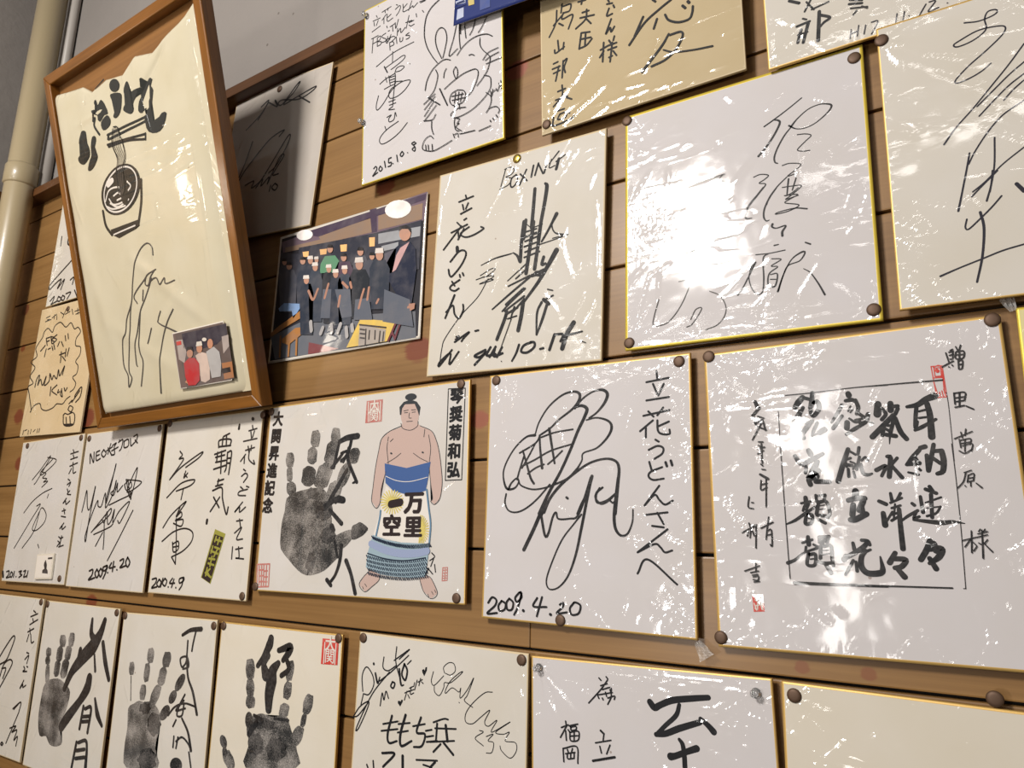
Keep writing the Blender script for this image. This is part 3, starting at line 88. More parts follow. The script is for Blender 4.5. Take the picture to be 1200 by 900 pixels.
{"name":"signature","mat":"black","strokes":[[-1010,-66,25,-972,114,25,-938,311,25,-841,22,25,-747,-4,25,-665,379,25,-687,139,25,-727,-248,25,-736,-572,25,-778,-484,25,-685,-189,25,-528,121,25,-482,31,25,-374,30,24,-302,250,24,-235,72,24,-154,364,24,-83,741,24,-99,629,24,-228,219,24,-227,-2,24,-62,215,24,-3,463,24,-21,316,24,-124,246,24,-18,214,24,52,417,24,78,264,24,225,368,24],[308,467,24,788,407,23,384,256,23,609,658,23,511,159,23,308,467,24],[275,381,24,415,457,23,504,345,23,361,286,23,275,381,24],[378,435,23,523,130,23,517,244,23],[-593,-424,24,-289,-191,24,-58,-18,24,-83,-134,24,-531,-380,24],[-285,-205,24,-206,-255,24,-164,-75,24,-90,-278,24,4,-221,24,65,-34,24,67,-256,24,223,-65,23,502,88,23,295,-251,23,208,-222,23],[-499,-459,24,-32,-336,24,72,-279,24],[-208,-249,24,-152,-508,24,-129,-702,24],[-391,-655,24,-218,-423,24],[-127,41,24,177,123,24,475,202,23,511,273,23],[53,-887,23,330,-504,23,639,-56,23]]},
{"name":"date","mat":"black","strokes":[[-475,-1072,32,-369,-1048,32,-373,-1139,32,-463,-1219,32,-274,-1178,31],[-234,-1036,31,-281,-1108,31,-208,-1175,31,-162,-1104,31,-234,-1036,31],[-118,-1018,31,-165,-1090,31,-93,-1157,31,-50,-1072,31,-118,-1018,31],[63,-965,31,-47,-1002,31,-11,-1057,31,84,-1006,31,63,-965,31,57,-1068,31,-6,-1182,31],[113,-1080,31,119,-1083,31],[195,-920,31,147,-1004,31,320,-977,30],[258,-896,30,256,-1056,30],[384,-1025,30,390,-1027,30],[447,-877,30,543,-847,30,544,-916,30,474,-989,30,625,-955,30],[663,-817,30,622,-900,30,690,-972,30,743,-897,29,663,-817,30]]}],"label":"white board with blocky heading, slanted signature with a star and date 2009.4.20","paper":"white_paper","edge":"cream","rim":1.6,"film":{"n":20,"dir":70,"spread":20,"pins":[[112.06,130.64,60,7,0.25]]}},"boxing":{"c":[-439.36,-1.0,329.39],"roll":-0.03686,"tilt":0.00735,"w":242.0,"h":272.0,"parts":[{"name":"heading","mat":"black","strokes":[[-159,1195,15,-184,1102,15,-219,974,15],[-172,1191,15,-88,1200,14,-32,1156,14,-66,1104,14,-149,1086,14],[-140,1076,14,-66,1044,14,-109,971,14,-234,939,15],[1,1080,22,-63,1043,22,-75,955,22,-44,925,22,7,966,22,23,1037,19,1,1080,19],[148,1111,24,58,931,24],[60,1073,21,163,962,20],[247,1139,26,221,997,26],[315,1151,25,273,1006,25],[315,1144,23,385,1001,23],[456,1189,26,400,1005,26],[594,1234,20,467,1106,15],[496,1157,14,469,1054,15,546,1064,15],[683,1167,16,560,1111,18],[597,1138,36,566,1015,39]]},
{"name":"signature","mat":"marker","strokes":[[281,828,43,269,568,46,256,340,48],[422,865,30,447,819,51,424,622,48,386,400,45],[171,451,43,150,217,43],[592,443,50,542,355,35,485,253,21,419,174,13],[537,285,12,570,222,12,654,185,12,752,164,11],[752,164,11,550,149,12],[280,336,36,262,196,45],[386,400,45,357,178,45],[181,398,12,264,339,12,404,354,12],[170,300,21,328,312,18],[181,240,21,346,251,18],[145,435,45,123,189,45,118,-62,44],[282,407,44,248,127,48,206,-223,48],[387,386,40,362,163,44,321,-186,47],[180,235,22,326,265,22],[172,180,22,349,213,22],[165,114,22,362,144,22],[178,45,22,355,80,22],[171,-20,22,378,19,22],[746,156,11,557,127,12,374,105,14],[529,338,16,553,249,16,615,190,16,746,162,13],[539,355,27,472,237,28,404,137,24],[-378,5,11,-224,48,10,17,64,10],[13,65,16,73,16,32,113,-58,44],[607,-8,65,489,-194,52,374,-361,43,197,-566,31],[439,-60,39,418,-146,39,467,-145,31],[287,-264,43,450,-234,70],[348,-246,67,421,-266,66],[217,-94,16,-51,-278,12],[210,-168,20,66,-267,20],[256,-259,24,-37,-346,20],[257,-278,28,-20,-452,26,-252,-604,18],[200,-409,28,27,-534,26,-107,-647,20],[179,-406,32,-57,-569,32],[194,-501,28,-74,-651,20],[196,-538,28,35,-683,20],[-42,-655,40,-65,-745,44,-163,-985,44],[183,-564,51,164,-736,51,131,-906,51],[-50,-691,28,106,-628,28],[-26,-750,18,101,-728,18],[63,-613,24,17,-755,18],[28,-757,12,-93,-1075,12],[510,-463,17,575,-485,17],[583,-546,21,495,-575,19],[460,-578,42,531,-638,42],[435,-607,31,380,-726,27,381,-987,19],[507,-643,34,454,-808,34,385,-988,19]]},
{"name":"date","mat":"black","strokes":[[-322,-1097,30,-476,-1156,30,-399,-1178,30,-308,-1123,30,-469,-1268,30],[-249,-1072,30,-301,-1166,30,-171,-1163,29],[-176,-1073,29,-255,-1190,29],[-187,-1099,29,-193,-1188,29,-74,-1161,29],[-85,-1088,29,-151,-1200,29],[-85,-1255,11,-80,-1261,11],[152,-1081,28,117,-1179,26,63,-1267,20],[320,-1067,28,218,-1097,28,186,-1165,28,268,-1183,28,357,-1131,28,359,-1075,28,309,-1066,28],[438,-1159,25,482,-1153,25],[621,-1009,33,561,-1180,33],[632,-1010,27,730,-1020,27,700,-1096,27],[859,-898,53,774,-1025,53,725,-1180,53],[774,-1035,27,969,-1011,18],[963,-1122,12,1014,-1143,12]]},
{"name":"dedication","mat":"black","strokes":[[-759,978,20,-742,927,20],[-863,907,20,-635,938,20],[-800,858,20,-778,783,20],[-710,862,20,-746,788,20],[-823,735,20,-651,779,20],[-957,505,20,-704,571,20],[-870,628,20,-811,570,20],[-762,641,20,-723,656,20],[-798,567,20,-1066,293,20],[-848,507,20,-826,400,20],[-754,524,20,-839,391,20],[-674,531,20,-804,464,20,-719,402,20,-586,411,20,-446,463,19,-487,494,20],[-845,288,45,-836,230,45],[-941,111,23,-814,226,22,-719,220,22,-701,149,22,-772,26,22,-899,-89,22,-942,-60,23,-961,11,23],[-893,-158,22,-848,-221,22],[-773,-154,22,-903,-213,22,-913,-256,22,-843,-289,22,-778,-265,22],[-778,-86,22,-767,-121,22],[-733,-70,22,-715,-107,22],[-839,-345,27,-966,-629,22],[-958,-552,22,-856,-476,22,-821,-591,22,-749,-655,22,-690,-564,22,-696,-486,22],[-772,-892,22,-733,-885,22],[-783,-923,22,-718,-908,21],[-793,-955,22,-579,-848,21,-652,-915,21,-688,-955,21],[-489,-847,21,-439,-842,21],[-826,-1049,22,-1012,-1238,22,-1003,-1185,22,-849,-1090,22,-852,-1230,22,-718,-1081,21]]},
{"name":"small_signature","mat":"black","strokes":[[-340,-209,14,-479,-417,14,-725,-625,14,-946,-885,15,-990,-1012,15,-1012,-1238,15],[-458,-147,14,-297,-85,14,-245,-104,14,-367,-172,14,-431,-173,14,-266,-177,14,-289,-206,14,-464,-255,14,-263,-231,14,-340,-209,14],[-520,-192,14,-418,-175,14],[-454,-15,14,-279,33,14,-19,58,14]]}],"label":"cream board headed BOXING with a heavy black brush name and gold tack","paper":"warm_paper","edge":"cream","rim":2.0,"film":{"n":46,"dir":70,"spread":30,"pins":[[0.31,129.11,110,8,0.5]],"creases":[[-3.25,125.46,-51.17,47.64,2.5,0.9],[57.32,24.29,84.0,-41.93,3,0.7],[39.51,-43.48,66.76,-79.56,3.5,0.8],[109.34,49.94,113.78,-46.42,2.5,0.6],[74.11,26.23,48.35,-36.56,2.5,0.5],[27.46,-82.92,73.22,-107.94,1.6,0.4]]}},"first":{"c":[-1501.71,0.0,42.55],"roll":0.01457,"tilt":0.0,"w":242.0,"h":272.0,"parts":[{"name":"signature","mat":"black","strokes":[[-572,579,24,-289,771,24,9,1013,24,-55,891,24,-388,544,24,-474,488,24],[-86,993,24,272,905,23,-188,667,24,-273,721,24,117,941,24],[-238,719,24,-57,677,24,-168,600,24,7,575,23,-108,515,24,56,524,23,-145,418,24],[-715,-57,24,-435,150,24,-76,302,23,264,380,23],[164,277,23,133,204,23],[-237,63,24,-101,82,23,-388,-209,24,-891,-732,24],[-562,-730,24,-190,-404,23,-52,10,23,177,-91,23,160,-249,23,-93,-392,23,-272,-359,23,-99,-53,23],[37,-658,23,96,-720,23]]},
{"name":"dedication","mat":"black","strokes":[[861,1078,27,906,1027,27],[788,1003,27,1059,1033,27],[888,980,27,938,913,27],[817,898,27,1057,928,27],[822,770,27,1087,819,27],[928,834,27,915,771,27],[897,725,27,829,633,27],[951,754,27,983,635,27,1071,653,26],[827,529,27,896,503,27],[824,428,27,936,470,27,896,393,27],[847,348,27,896,284,27],[949,313,26,873,253,27,1001,239,26],[864,175,27,765,85,27,846,129,27,883,66,26,1002,125,26],[774,-56,26,893,-37,26],[824,-10,26,882,-105,26],[770,-149,26,930,-167,26],[899,-274,26,775,-380,26,850,-320,26,870,-387,26,978,-336,26],[783,-518,26,854,-549,26],[775,-595,26,844,-619,26],[772,-692,26,846,-625,26],[856,-555,26,941,-528,26],[885,-503,26,863,-686,26],[837,-701,26,994,-670,26]]},
{"name":"date","mat":"black","strokes":[[-1201,-1184,58,-1154,-1273,58],[-1043,-1180,29,-942,-1162,29,-950,-1242,28,-1018,-1292,29,-869,-1272,28],[-845,-1176,28,-880,-1240,28,-811,-1277,28,-776,-1212,28,-845,-1176,28],[-722,-1166,28,-727,-1274,28],[-628,-1259,28,-620,-1262,28],[-540,-1169,28,-436,-1151,28,-487,-1205,28,-399,-1222,28,-506,-1272,28],[-352,-1158,28,-277,-1138,27,-301,-1210,27,-317,-1264,27,-217,-1239,27],[-181,-1145,27,-197,-1260,27]]}],"label":"white board with a thin signature and a little picture card, dated 2012.3.21","paper":"white_paper","edge":"cream","rim":1.6,"film":{"n":20,"dir":70,"spread":20,"pins":[[108.27,128.74,60,8,0.3]]}},"rabbit":{"c":[-565.65,-24.0,620.36],"roll":-0.0092,"tilt":0.0736,"w":242.0,"h":272.0,"parts":[{"name":"dedication","mat":"black","strokes":[[-973,1183,13,-953,1145,13],[-1037,1118,13,-897,1115,13],[-1018,1096,13,-1007,1031,13],[-934,1092,13,-970,1024,13],[-1052,954,13,-895,987,13],[-861,1190,13,-688,1209,13],[-806,1198,13,-797,1156,13],[-743,1209,13,-751,1175,13],[-778,1126,13,-859,1062,13],[-823,1085,13,-822,995,13],[-760,1119,13,-754,1005,13,-650,1015,13],[-687,1089,13,-750,1063,13],[-589,1197,13,-562,1179,13],[-606,1130,13,-526,1156,13,-508,1119,13,-543,1060,13,-587,1026,13],[-464,1153,13,-455,1090,13],[-385,1127,13,-454,1083,13,-454,1031,13,-358,1028,13],[-298,1134,13,-357,1013,13],[-331,1032,13,-280,1054,13,-271,1021,13,-194,1062,13],[-159,1062,13,-66,1052,12],[-142,1040,13,-49,1037,12],[-1060,846,13,-930,851,13],[-1028,844,13,-1046,620,13],[-1039,759,13,-956,765,13],[-947,821,13,-945,686,13],[-947,821,13,-883,826,13,-891,777,13,-937,757,13,-872,733,13,-881,692,13,-945,686,13],[-783,831,13,-855,815,13,-836,778,13,-781,742,13,-790,709,13,-854,711,13],[-766,936,13,-756,902,13],[-737,843,13,-710,844,13],[-702,896,13,-612,912,13],[-657,900,13,-647,808,13],[-604,923,13,-593,831,13,-545,951,13],[-745,765,13,-753,687,13,-699,711,13],[-682,770,13,-753,665,13,-772,716,13,-646,727,13,-601,687,13,-663,660,13],[-558,817,13,-565,710,13],[-557,758,13,-504,796,13,-495,726,13,-416,775,13],[-408,845,13,-295,836,13],[-348,930,13,-399,754,13],[-347,820,13,-261,822,13],[-347,784,13,-312,756,13,-252,761,13],[-218,906,13,-209,852,13],[-108,911,12,-82,872,12],[-708,655,13,-697,534,13],[-708,655,13,-645,646,13,-626,595,13,-689,589,13],[-583,695,13,-569,588,13],[-512,653,13,-511,595,13,-467,592,13,-459,640,13],[-346,668,13,-406,649,13,-337,622,13,-345,589,13,-397,587,13]]},
{"name":"signature","mat":"black","strokes":[[-258,494,11,-625,471,11,-958,373,12],[-646,493,11,-649,328,11],[-774,293,11,-587,334,11,-465,361,11,-412,342,11,-447,297,11,-569,255,11,-675,228,11],[-802,317,20,-743,209,19],[-603,152,11,-568,212,11,-481,216,11,-428,183,11,-497,151,11,-585,160,11],[-328,194,11,-325,188,11],[-885,79,12,-775,119,12,-595,144,12],[-776,149,12,-750,62,12],[-715,147,12,-689,2,12],[-595,134,12,-586,-14,12],[-703,114,12,-602,107,12],[-697,73,12,-594,66,12],[-690,31,12,-594,27,12],[-797,-29,12,-689,-17,12,-605,-17,12],[-577,12,12,-463,-18,12],[-588,102,12,-626,-212,12,-638,-266,12],[-906,-90,12,-946,-223,12,-927,-303,12,-818,-245,12,-652,-88,12,-487,-29,12,-335,-47,12,-323,-86,12,-415,-168,12,-555,-217,12,-686,-202,12,-711,-126,12,-664,-65,12,-581,-45,12],[-710,-252,12,-590,-253,12],[-697,-304,12,-578,-305,12],[-626,-222,12,-637,-343,12],[-637,-343,12,-708,-368,12,-600,-393,12],[-742,-472,12,-659,-460,12,-706,-503,12,-693,-554,12,-610,-542,12,-588,-445,12,-564,-509,12],[-777,-595,12,-752,-660,12],[-527,-596,12,-740,-654,12,-859,-733,12,-870,-806,12,-809,-847,12,-666,-828,12,-502,-764,12,-364,-666,11]]},
{"name":"date","mat":"black","strokes":[[-978,-1167,17,-937,-1145,17,-919,-1192,17,-983,-1260,17,-995,-1276,17,-903,-1243,17],[-852,-1163,17,-880,-1202,17,-850,-1239,17,-815,-1211,17,-852,-1163,17],[-776,-1114,17,-755,-1208,17],[-698,-1098,17,-697,-1158,17,-649,-1162,17,-656,-1207,17,-708,-1211,17],[-698,-1098,17,-650,-1092,17],[-619,-1189,17,-616,-1192,17],[-550,-1087,17,-532,-1185,17],[-453,-1059,17,-487,-1095,17,-463,-1130,17,-425,-1104,17,-453,-1059,17],[-356,-1105,16,-354,-1107,16],[-237,-983,16,-282,-997,16,-229,-1053,16,-274,-1077,16,-229,-1119,16,-220,-1070,16,-252,-1024,16,-207,-1015,16,-237,-983,16]]},
{"name":"drawing","mat":"black","strokes":[[192,943,14,59,884,14,-31,780,14,-67,627,14],[551,470,13,550,298,13],[-64,643,13,-64,494,13,-16,319,13,77,147,13,157,31,13],[236,60,12,157,234,13,127,382,13,156,488,13,225,516,13,293,454,13,322,326,12,292,183,12,254,63,12],[493,490,12,437,282,12,359,53,12,502,104,12],[533,494,12,530,265,12,546,88,12],[629,493,12,624,343,12,638,205,12],[807,441,12,752,292,12,698,223,12],[974,373,12,889,257,12,836,207,12],[491,13,12,590,100,12,719,154,12,846,162,12,971,132,12,1053,72,12],[-49,-303,13,-15,-169,13,77,-47,13,213,20,12,303,25,12,381,-13,12],[134,-67,13,168,-156,12,146,-263,12,100,-363,13,9,-437,13],[314,-112,12,281,-158,12,269,-230,12],[469,-141,12,431,-192,12,457,-286,12,479,-312,12,501,-254,12,495,-186,12,469,-141,12],[685,-58,12,728,-61,12,770,-90,12],[280,-395,12,413,-337,12,587,-285,12,737,-278,12,800,-295,12,831,-352,12,798,-470,12,713,-588,12,607,-626,12],[202,-363,19,329,-637,18],[863,122,12,862,25,12,907,-66,12,998,-174,12,1018,-236,12,976,-367,12,902,-451,12,808,-528,12],[1142,-121,11,989,-134,12,905,-204,12],[1151,-185,11,1019,-200,12,942,-227,12],[1190,-272,11,1048,-275,12,956,-278,12],[500,-479,12,402,-502,12,368,-584,12,412,-664,12,499,-683,12,585,-674,12,628,-596,12,596,-521,12,500,-479,12],[467,-505,12,445,-647,12],[521,-514,12,499,-665,12],[575,-541,12,542,-660,12],[401,-539,12,596,-567,12],[408,-597,12,596,-622,12],[445,-684,12,455,-743,12],[525,-692,12,531,-758,12],[627,-762,12,499,-739,12,401,-772,12,390,-806,12,455,-854,12,584,-858,12,753,-821,12,920,-730,12,1013,-635,11,1025,-530,11,1005,-469,12,923,-422,12],[455,-854,12,444,-925,12,465,-1023,12,518,-1058,12],[476,-870,12,530,-896,12,487,-947,12,523,-949,12,472,-988,12,561,-1071,12],[951,-668,12,1022,-746,11,1021,-835,11,979,-911,11,948,-941,11],[948,-941,11,1000,-900,11,1100,-906,11,1149,-966,11,1129,-1004,11],[1008,-1063,15,1017,-1084,15],[1048,-1049,15,1062,-1072,15],[1099,-1021,15,1118,-1054,15],[561,-1107,12,771,-1125,12],[833,-1153,12,1017,-1137,11],[1019,-673,11,1032,-749,11],[1053,-657,11,1042,-735,11],[1043,-699,11,1094,-680,11],[1104,-665,11,1123,-708,11,1154,-647,11],[1145,-608,11,1183,-693,11,1175,-582,11],[9,-428,19,202,-590,18],[123,-409,12,-71,-497,13],[123,-447,12,-59,-578,13],[101,-515,12,-59,-674,13],[146,-578,12,-59,-741,13],[-70,-737,13,78,-764,12,135,-706,12],[67,-780,12,67,-884,12,97,-977,12],[95,-1035,12,41,-982,12,-47,-1011,12,-91,-1089,12,-68,-1150,12,85,-1208,12,235,-1192,12,404,-1153,12],[-36,-1087,12,-29,-1161,12],[8,-1100,12,15,-1174,12],[74,-1110,12,80,-1193,12],[425,-1071,12,446,-1130,11],[446,-1086,12,498,-1084,11,508,-1139,11],[529,-1102,11,611,-1109,11]]}],"label":"white board with a pen-drawn long-eared face singing into a microphone, dated 2015.10.8","paper":"bright_paper","edge":"bright","rim":1.8,"film":{"n":46,"dir":60,"spread":50,"pins":[[-119.45,-41.18,26,10,0.5],[113.66,-125.86,45,11,0.6]],"creases":[[114.32,6.75,115.01,-120.61,3,0.5]]}},"shima":{"c":[-274.63,-13.0,610.61],"roll":-0.00734,"tilt":0.05149,"w":242.0,"h":272.0,"parts":[{"name":"name_column","mat":"black","strokes":[[-978,217,23,-996,50,23,-1088,-100,23],[-903,272,23,-920,163,23],[-1026,34,23,-876,145,23],[-889,237,23,-786,223,23,-803,143,23,-876,145,23],[-890,151,23,-907,72,23,-789,80,23],[-892,66,23,-761,69,23,-822,-92,23],[-952,32,23,-894,-20,23],[-971,-190,23,-958,-337,23],[-1017,-300,23,-1003,-348,23,-885,-308,23],[-889,-250,23,-900,-331,23],[-1035,-478,23,-975,-472,23],[-1051,-543,23,-947,-539,23],[-962,-533,23,-1009,-713,23],[-1037,-605,23,-948,-595,23],[-902,-485,23,-921,-702,23],[-903,-499,23,-850,-476,23,-890,-574,23,-877,-648,23],[-982,-862,23,-881,-856,23],[-1013,-963,23,-854,-961,22],[-923,-799,23,-926,-937,23,-1044,-1036,23],[-926,-937,23,-798,-1021,22],[-987,-1110,23,-900,-1111,22],[-959,-1161,22,-989,-1220,23,-888,-1224,22,-872,-1161,22,-959,-1161,22],[-1077,-1261,23,-1033,-1288,23,-832,-1270,22,-774,-1247,22],[-1046,-1174,23,-1062,-1279,23],[-852,-1154,22,-830,-1188,22]]},
{"name":"title_column","mat":"black","strokes":[[-685,208,23,-585,194,23],[-628,212,23,-643,162,23],[-662,-15,23,-479,-48,22],[-574,62,22,-592,-58,22,-722,-132,23],[-578,-63,22,-523,-142,22],[-632,44,23,-547,36,22],[-652,-216,22,-685,-413,22],[-652,-216,22,-540,-246,22],[-668,-294,22,-528,-321,22],[-596,-252,22,-608,-400,22],[-676,-410,22,-586,-401,22,-515,-345,22],[-311,21,22,-244,6,22],[-286,-45,22,-316,-129,22,-248,-130,22],[-231,-27,22,-219,-60,22],[-296,65,22,-283,42,22],[-263,-192,22,-336,-355,22,-280,-295,22,-268,-355,22,-226,-303,22],[-366,-453,22,-386,-690,22],[-409,-532,22,-314,-514,22],[-369,-561,22,-420,-623,22],[-298,-452,22,-273,-503,21],[-230,-424,21,-245,-473,21],[-314,-514,22,-206,-515,21],[-315,-568,22,-208,-568,21],[-259,-494,21,-293,-725,21],[-249,-606,21,-211,-674,21],[-305,-666,21,-264,-660,21]]},
{"name":"large_characters","mat":"black","strokes":[[456,-252,25,317,-312,25,137,-410,26,-51,-607,26],[288,-418,25,246,-520,25],[127,-326,26,17,-522,26],[383,-405,25,421,-486,25,528,-556,25,647,-566,24,685,-505,24,696,-432,24],[584,-380,30,611,-417,30],[645,-354,34,656,-371,34],[248,-163,26,277,-197,26],[414,-652,22,323,-772,28,89,-991,31],[426,-670,25,546,-679,25,567,-738,24,490,-862,25,365,-943,25,203,-966,25],[346,-820,17,464,-890,20,676,-945,19,882,-979,21]]}],"label":"yellowed tan board with brushed columns and two large characters at the top","paper":"tan_paper","edge":"cream","rim":1.4,"film":{"n":20,"low":0.25,"mid":0.05,"dir":40,"spread":30,"pins":[[-113.84,-123.85,60,9,0.4]],"creases":[[-97.61,-133.31,-35.42,-97.63,2.5,0.6],[-57.78,-118.97,54.32,-126.07,1.5,0.4]]}},"topr":{"c":[-10.83,-18.0,598.23],"roll":-0.01124,"tilt":0.08835,"w":242.0,"h":272.0,"parts":[{"name":"brush_writing","mat":"marker","strokes":[[-964,-706,30,-877,-765,30],[-769,-775,19,-832,-875,19],[-809,-782,19,-748,-886,19],[-767,-878,19,-611,-859,18],[-854,-941,19,-822,-963,19],[-914,-1002,25,-795,-992,25],[-878,-1050,31,-917,-1171,31],[-810,-1009,33,-868,-1189,29],[-911,-1094,19,-822,-1094,19],[-702,-927,33,-734,-1218,37],[-705,-960,29,-614,-1023,28,-669,-1053,25,-704,-1084,20],[-427,-917,24,-329,-958,24],[-439,-956,24,-331,-989,24],[-428,-1005,18,-290,-1043,18],[-412,-1077,18,-381,-1046,18],[-334,-1021,18,-291,-1056,18]]},
{"name":"date","mat":"bluepen","strokes":[[-441,-1219,11,-457,-1301,11],[-375,-1201,11,-396,-1302,11],[-448,-1260,11,-385,-1252,11],[-317,-1220,11,-338,-1302,11],[-268,-1211,11,-215,-1221,11,-277,-1326,11],[-194,-1293,11,-191,-1295,11],[-56,-1209,10,-74,-1287,10],[4,-1212,10,-17,-1299,10],[34,-1267,10,37,-1268,10],[174,-1208,10,107,-1306,10],[200,-1198,10,249,-1207,10,184,-1285,10,267,-1277,10],[334,-1263,10,337,-1264,10]]}],"label":"pale board cut off at the top, with brush characters and date H17.11.12","paper":"warm_paper","edge":"gold","rim":1.6,"film":{"n":30,"dir":30,"spread":60,"pins":[[-116.89,-130.67,40,8,0.4]]}},"right2":{"c":[82.84,-7.0,330.78],"roll":-0.01729,"tilt":0.00735,"w":242.0,"h":272.0,"parts":[{"name":"signature","mat":"bluepen","strokes":[[-534,1150,13,-434,1126,12,-334,1137,12,-294,1162,12,-307,1188,12,-360,1189,12,-388,1128,12,-389,1025,12,-487,959,12,-599,940,13,-628,968,13,-578,995,13,-450,1038,12,-328,1031,12,-256,1002,12,-276,938,12,-390,839,12,-538,730,12,-639,633,12,-634,600,12,-548,611,12,-453,648,12,-380,699,12],[-143,795,12,-258,648,12,-391,495,12,-541,325,12,-676,187,12,-772,59,16],[-158,631,12,-267,551,12,-380,451,12,-510,335,12],[-168,526,12,-276,455,12,-388,355,12,-503,243,12],[-173,469,12,-251,407,12,-324,333,12],[-190,289,11,-343,202,12,-457,81,12,-559,-66,12,-613,-168,12],[-415,19,13,-440,-234,13,-489,-450,13],[-598,-70,14,-633,-221,14,-678,-403,14],[-229,-122,11,-382,-231,11,-509,-350,12,-605,-421,12],[-633,-221,14,-678,-403,14,-719,-566,17],[-422,-277,13,-542,-389,13,-615,-461,13],[-455,-268,13,-477,-396,13,-517,-523,15],[-414,-503,13,-486,-583,13,-582,-674,13,-662,-741,13,-682,-718,13,-666,-651,13],[-569,-611,21,-556,-754,20,-587,-989,18,-642,-1203,16],[-891,-1110,17,-748,-1061,13,-596,-1015,13,-449,-970,13,-306,-944,13],[-306,-425,29,-264,-497,32]]}],"label":"cream board with a tall flowing pen signature of long crossing strokes","paper":"warm_paper","edge":"gold","rim":1.6,"film":{"n":70,"dir":-35,"spread":15,"pins":[[-117.39,122.23,80,9,0.5]],"creases":[[-116.72,111.34,-18.48,34.54,5,0.6]]}},"mlast":{"c":[-38.44,0.0,-250.86],"roll":-0.01365,"tilt":0.0,"w":242.0,"h":272.0,"parts":[],"label":"blank cream board with a ragged gold top edge in the bottom row","paper":"cream_paper","edge":"gold","rim":2.0,"film":{"n":60,"dir":60,"spread":50,"pins":[[-110.84,125.71,40,8,0.35]]}},"cloud":{"c":[-283.59,0.0,-250.53],"roll":0.01866,"tilt":0.0,"w":242.0,"h":272.0,"parts":[{"name":"large_character","mat":"black","strokes":[[82,1053,57,126,1009,63,186,1038,56,304,1090,59,499,1127,55,641,1149,48],[367,1058,37,333,967,43,227,868,40,137,781,37],[132,779,44,224,798,55,356,858,58,550,933,51],[560,963,39,627,915,50,673,870,58],[352,766,30,381,728,42,392,634,45,393,539,45],[263,612,67,312,625,54,410,670,51,510,713,59]]},
{"name":"small_columns","mat":"black","strokes":[[-438,1215,14,-416,1195,14],[-360,1233,14,-343,1214,14],[-347,1203,14,-422,1110,14,-555,975,14],[-421,1146,14,-351,1171,14],[-404,1112,14,-316,1139,14,-310,1091,14],[-461,1057,14,-299,1096,14],[-372,1092,14,-360,1055,14],[-452,1045,14,-443,1028,14],[-406,1035,14,-398,1020,14],[-322,1120,14,-311,1060,14,-350,985,14],[-348,1041,14,-275,1067,14,-280,1036,14],[-433,741,20,-403,719,20],[-398,720,14,-409,658,14],[-491,625,14,-328,669,14],[-446,601,14,-430,543,14],[-338,626,14,-376,543,14],[-523,462,22,-293,527,23],[-815,779,15,-810,748,15],[-864,715,15,-787,749,15],[-802,741,15,-876,623,15],[-817,693,15,-809,605,15],[-788,704,15,-769,683,15],[-777,741,15,-680,769,15],[-759,731,15,-701,746,15,-702,715,15,-753,704,15,-759,731,15],[-769,683,15,-674,703,14,-679,625,14,-761,610,15,-769,683,15],[-721,689,15,-723,620,14],[-766,649,15,-679,664,14],[-848,526,15,-841,408,15],[-848,526,15,-696,562,14,-686,416,14],[-800,524,15,-791,503,15],[-743,540,14,-753,508,14],[-820,483,15,-716,509,14],[-801,478,15,-796,441,14,-726,455,14],[-725,497,14,-726,455,14],[-763,496,14,-764,450,14]]}],"label":"white board held by clear pins, with one bold black character beside small columns","paper":"bright_paper","edge":"gold","rim":1.8,"film":{"n":30,"dir":5,"spread":30,"pins":[[-111.63,125.42,60,14,0.8],[106.6,123.1,60,14,0.8]],"creases":[[-103.57,119.56,105.87,123.02,2.6,1.1],[-98.51,123.27,102.51,126.84,2.2,0.8],[-103.61,115.47,40.09,109.06,2.4,0.9],[-45.89,112.21,102.0,119.86,2.2,0.9]]}},"riki":{"c":[-532.84,0.0,-249.98],"roll":-0.01035,"tilt":0.0,"w":242.0,"h":272.0,"parts":[{"name":"left_autograph","mat":"black","layer":0,"strokes":[[-1091,666,16,-1002,672,16,-935,782,16,-958,884,16,-1049,969,16,-1103,940,16,-1130,844,16,-1104,693,16],[-1091,666,16,-1120,538,16],[-919,917,27,-874,814,27,-845,882,16],[-956,1022,30,-953,1016,30],[-799,1112,16,-803,997,16,-720,969,16,-600,1039,16],[-844,840,16,-653,976,16,-418,1171,15],[-608,1246,16,-608,1076,16,-506,854,15],[-636,1092,16,-410,1238,15,-558,1115,16],[-476,1072,26,-506,956,26,-450,898,26,-427,1003,26,-476,1072,26],[-429,1073,15,-376,1120,15],[-812,572,16,-792,715,16,-759,641,16,-735,741,16,-689,669,15],[-643,856,22,-666,806,22,-625,789,22,-605,842,22,-643,856,22],[-550,1007,27,-511,844,26,-469,844,15],[-1233,389,16,-1133,518,16,-1000,593,16,-1019,496,16,-1137,272,16,-1166,282,16,-953,675,16,-700,956,16],[-1233,389,16,-1151,420,16,-1012,572,16]]},
{"name":"small_message","mat":"black","layer":0,"strokes":[[-447,760,13,-378,793,13],[-415,783,13,-447,683,13],[-400,748,13,-372,715,13],[-380,820,13,-330,845,13],[-390,782,13,-315,814,13],[-355,836,13,-362,759,13,-313,778,13],[-308,888,13,-318,847,13],[-272,920,13,-302,812,13],[-258,900,13,-197,935,13],[-223,944,13,-243,865,13],[-208,910,13,-182,895,13]],"fills":[[[-505,606],[-542,637],[-544,661],[-518,668],[-504,657],[-493,681],[-472,684],[-471,662]],[[-172,974],[-202,1011],[-207,1038],[-182,1050],[-169,1033],[-159,1071],[-137,1077],[-137,1040]]]},
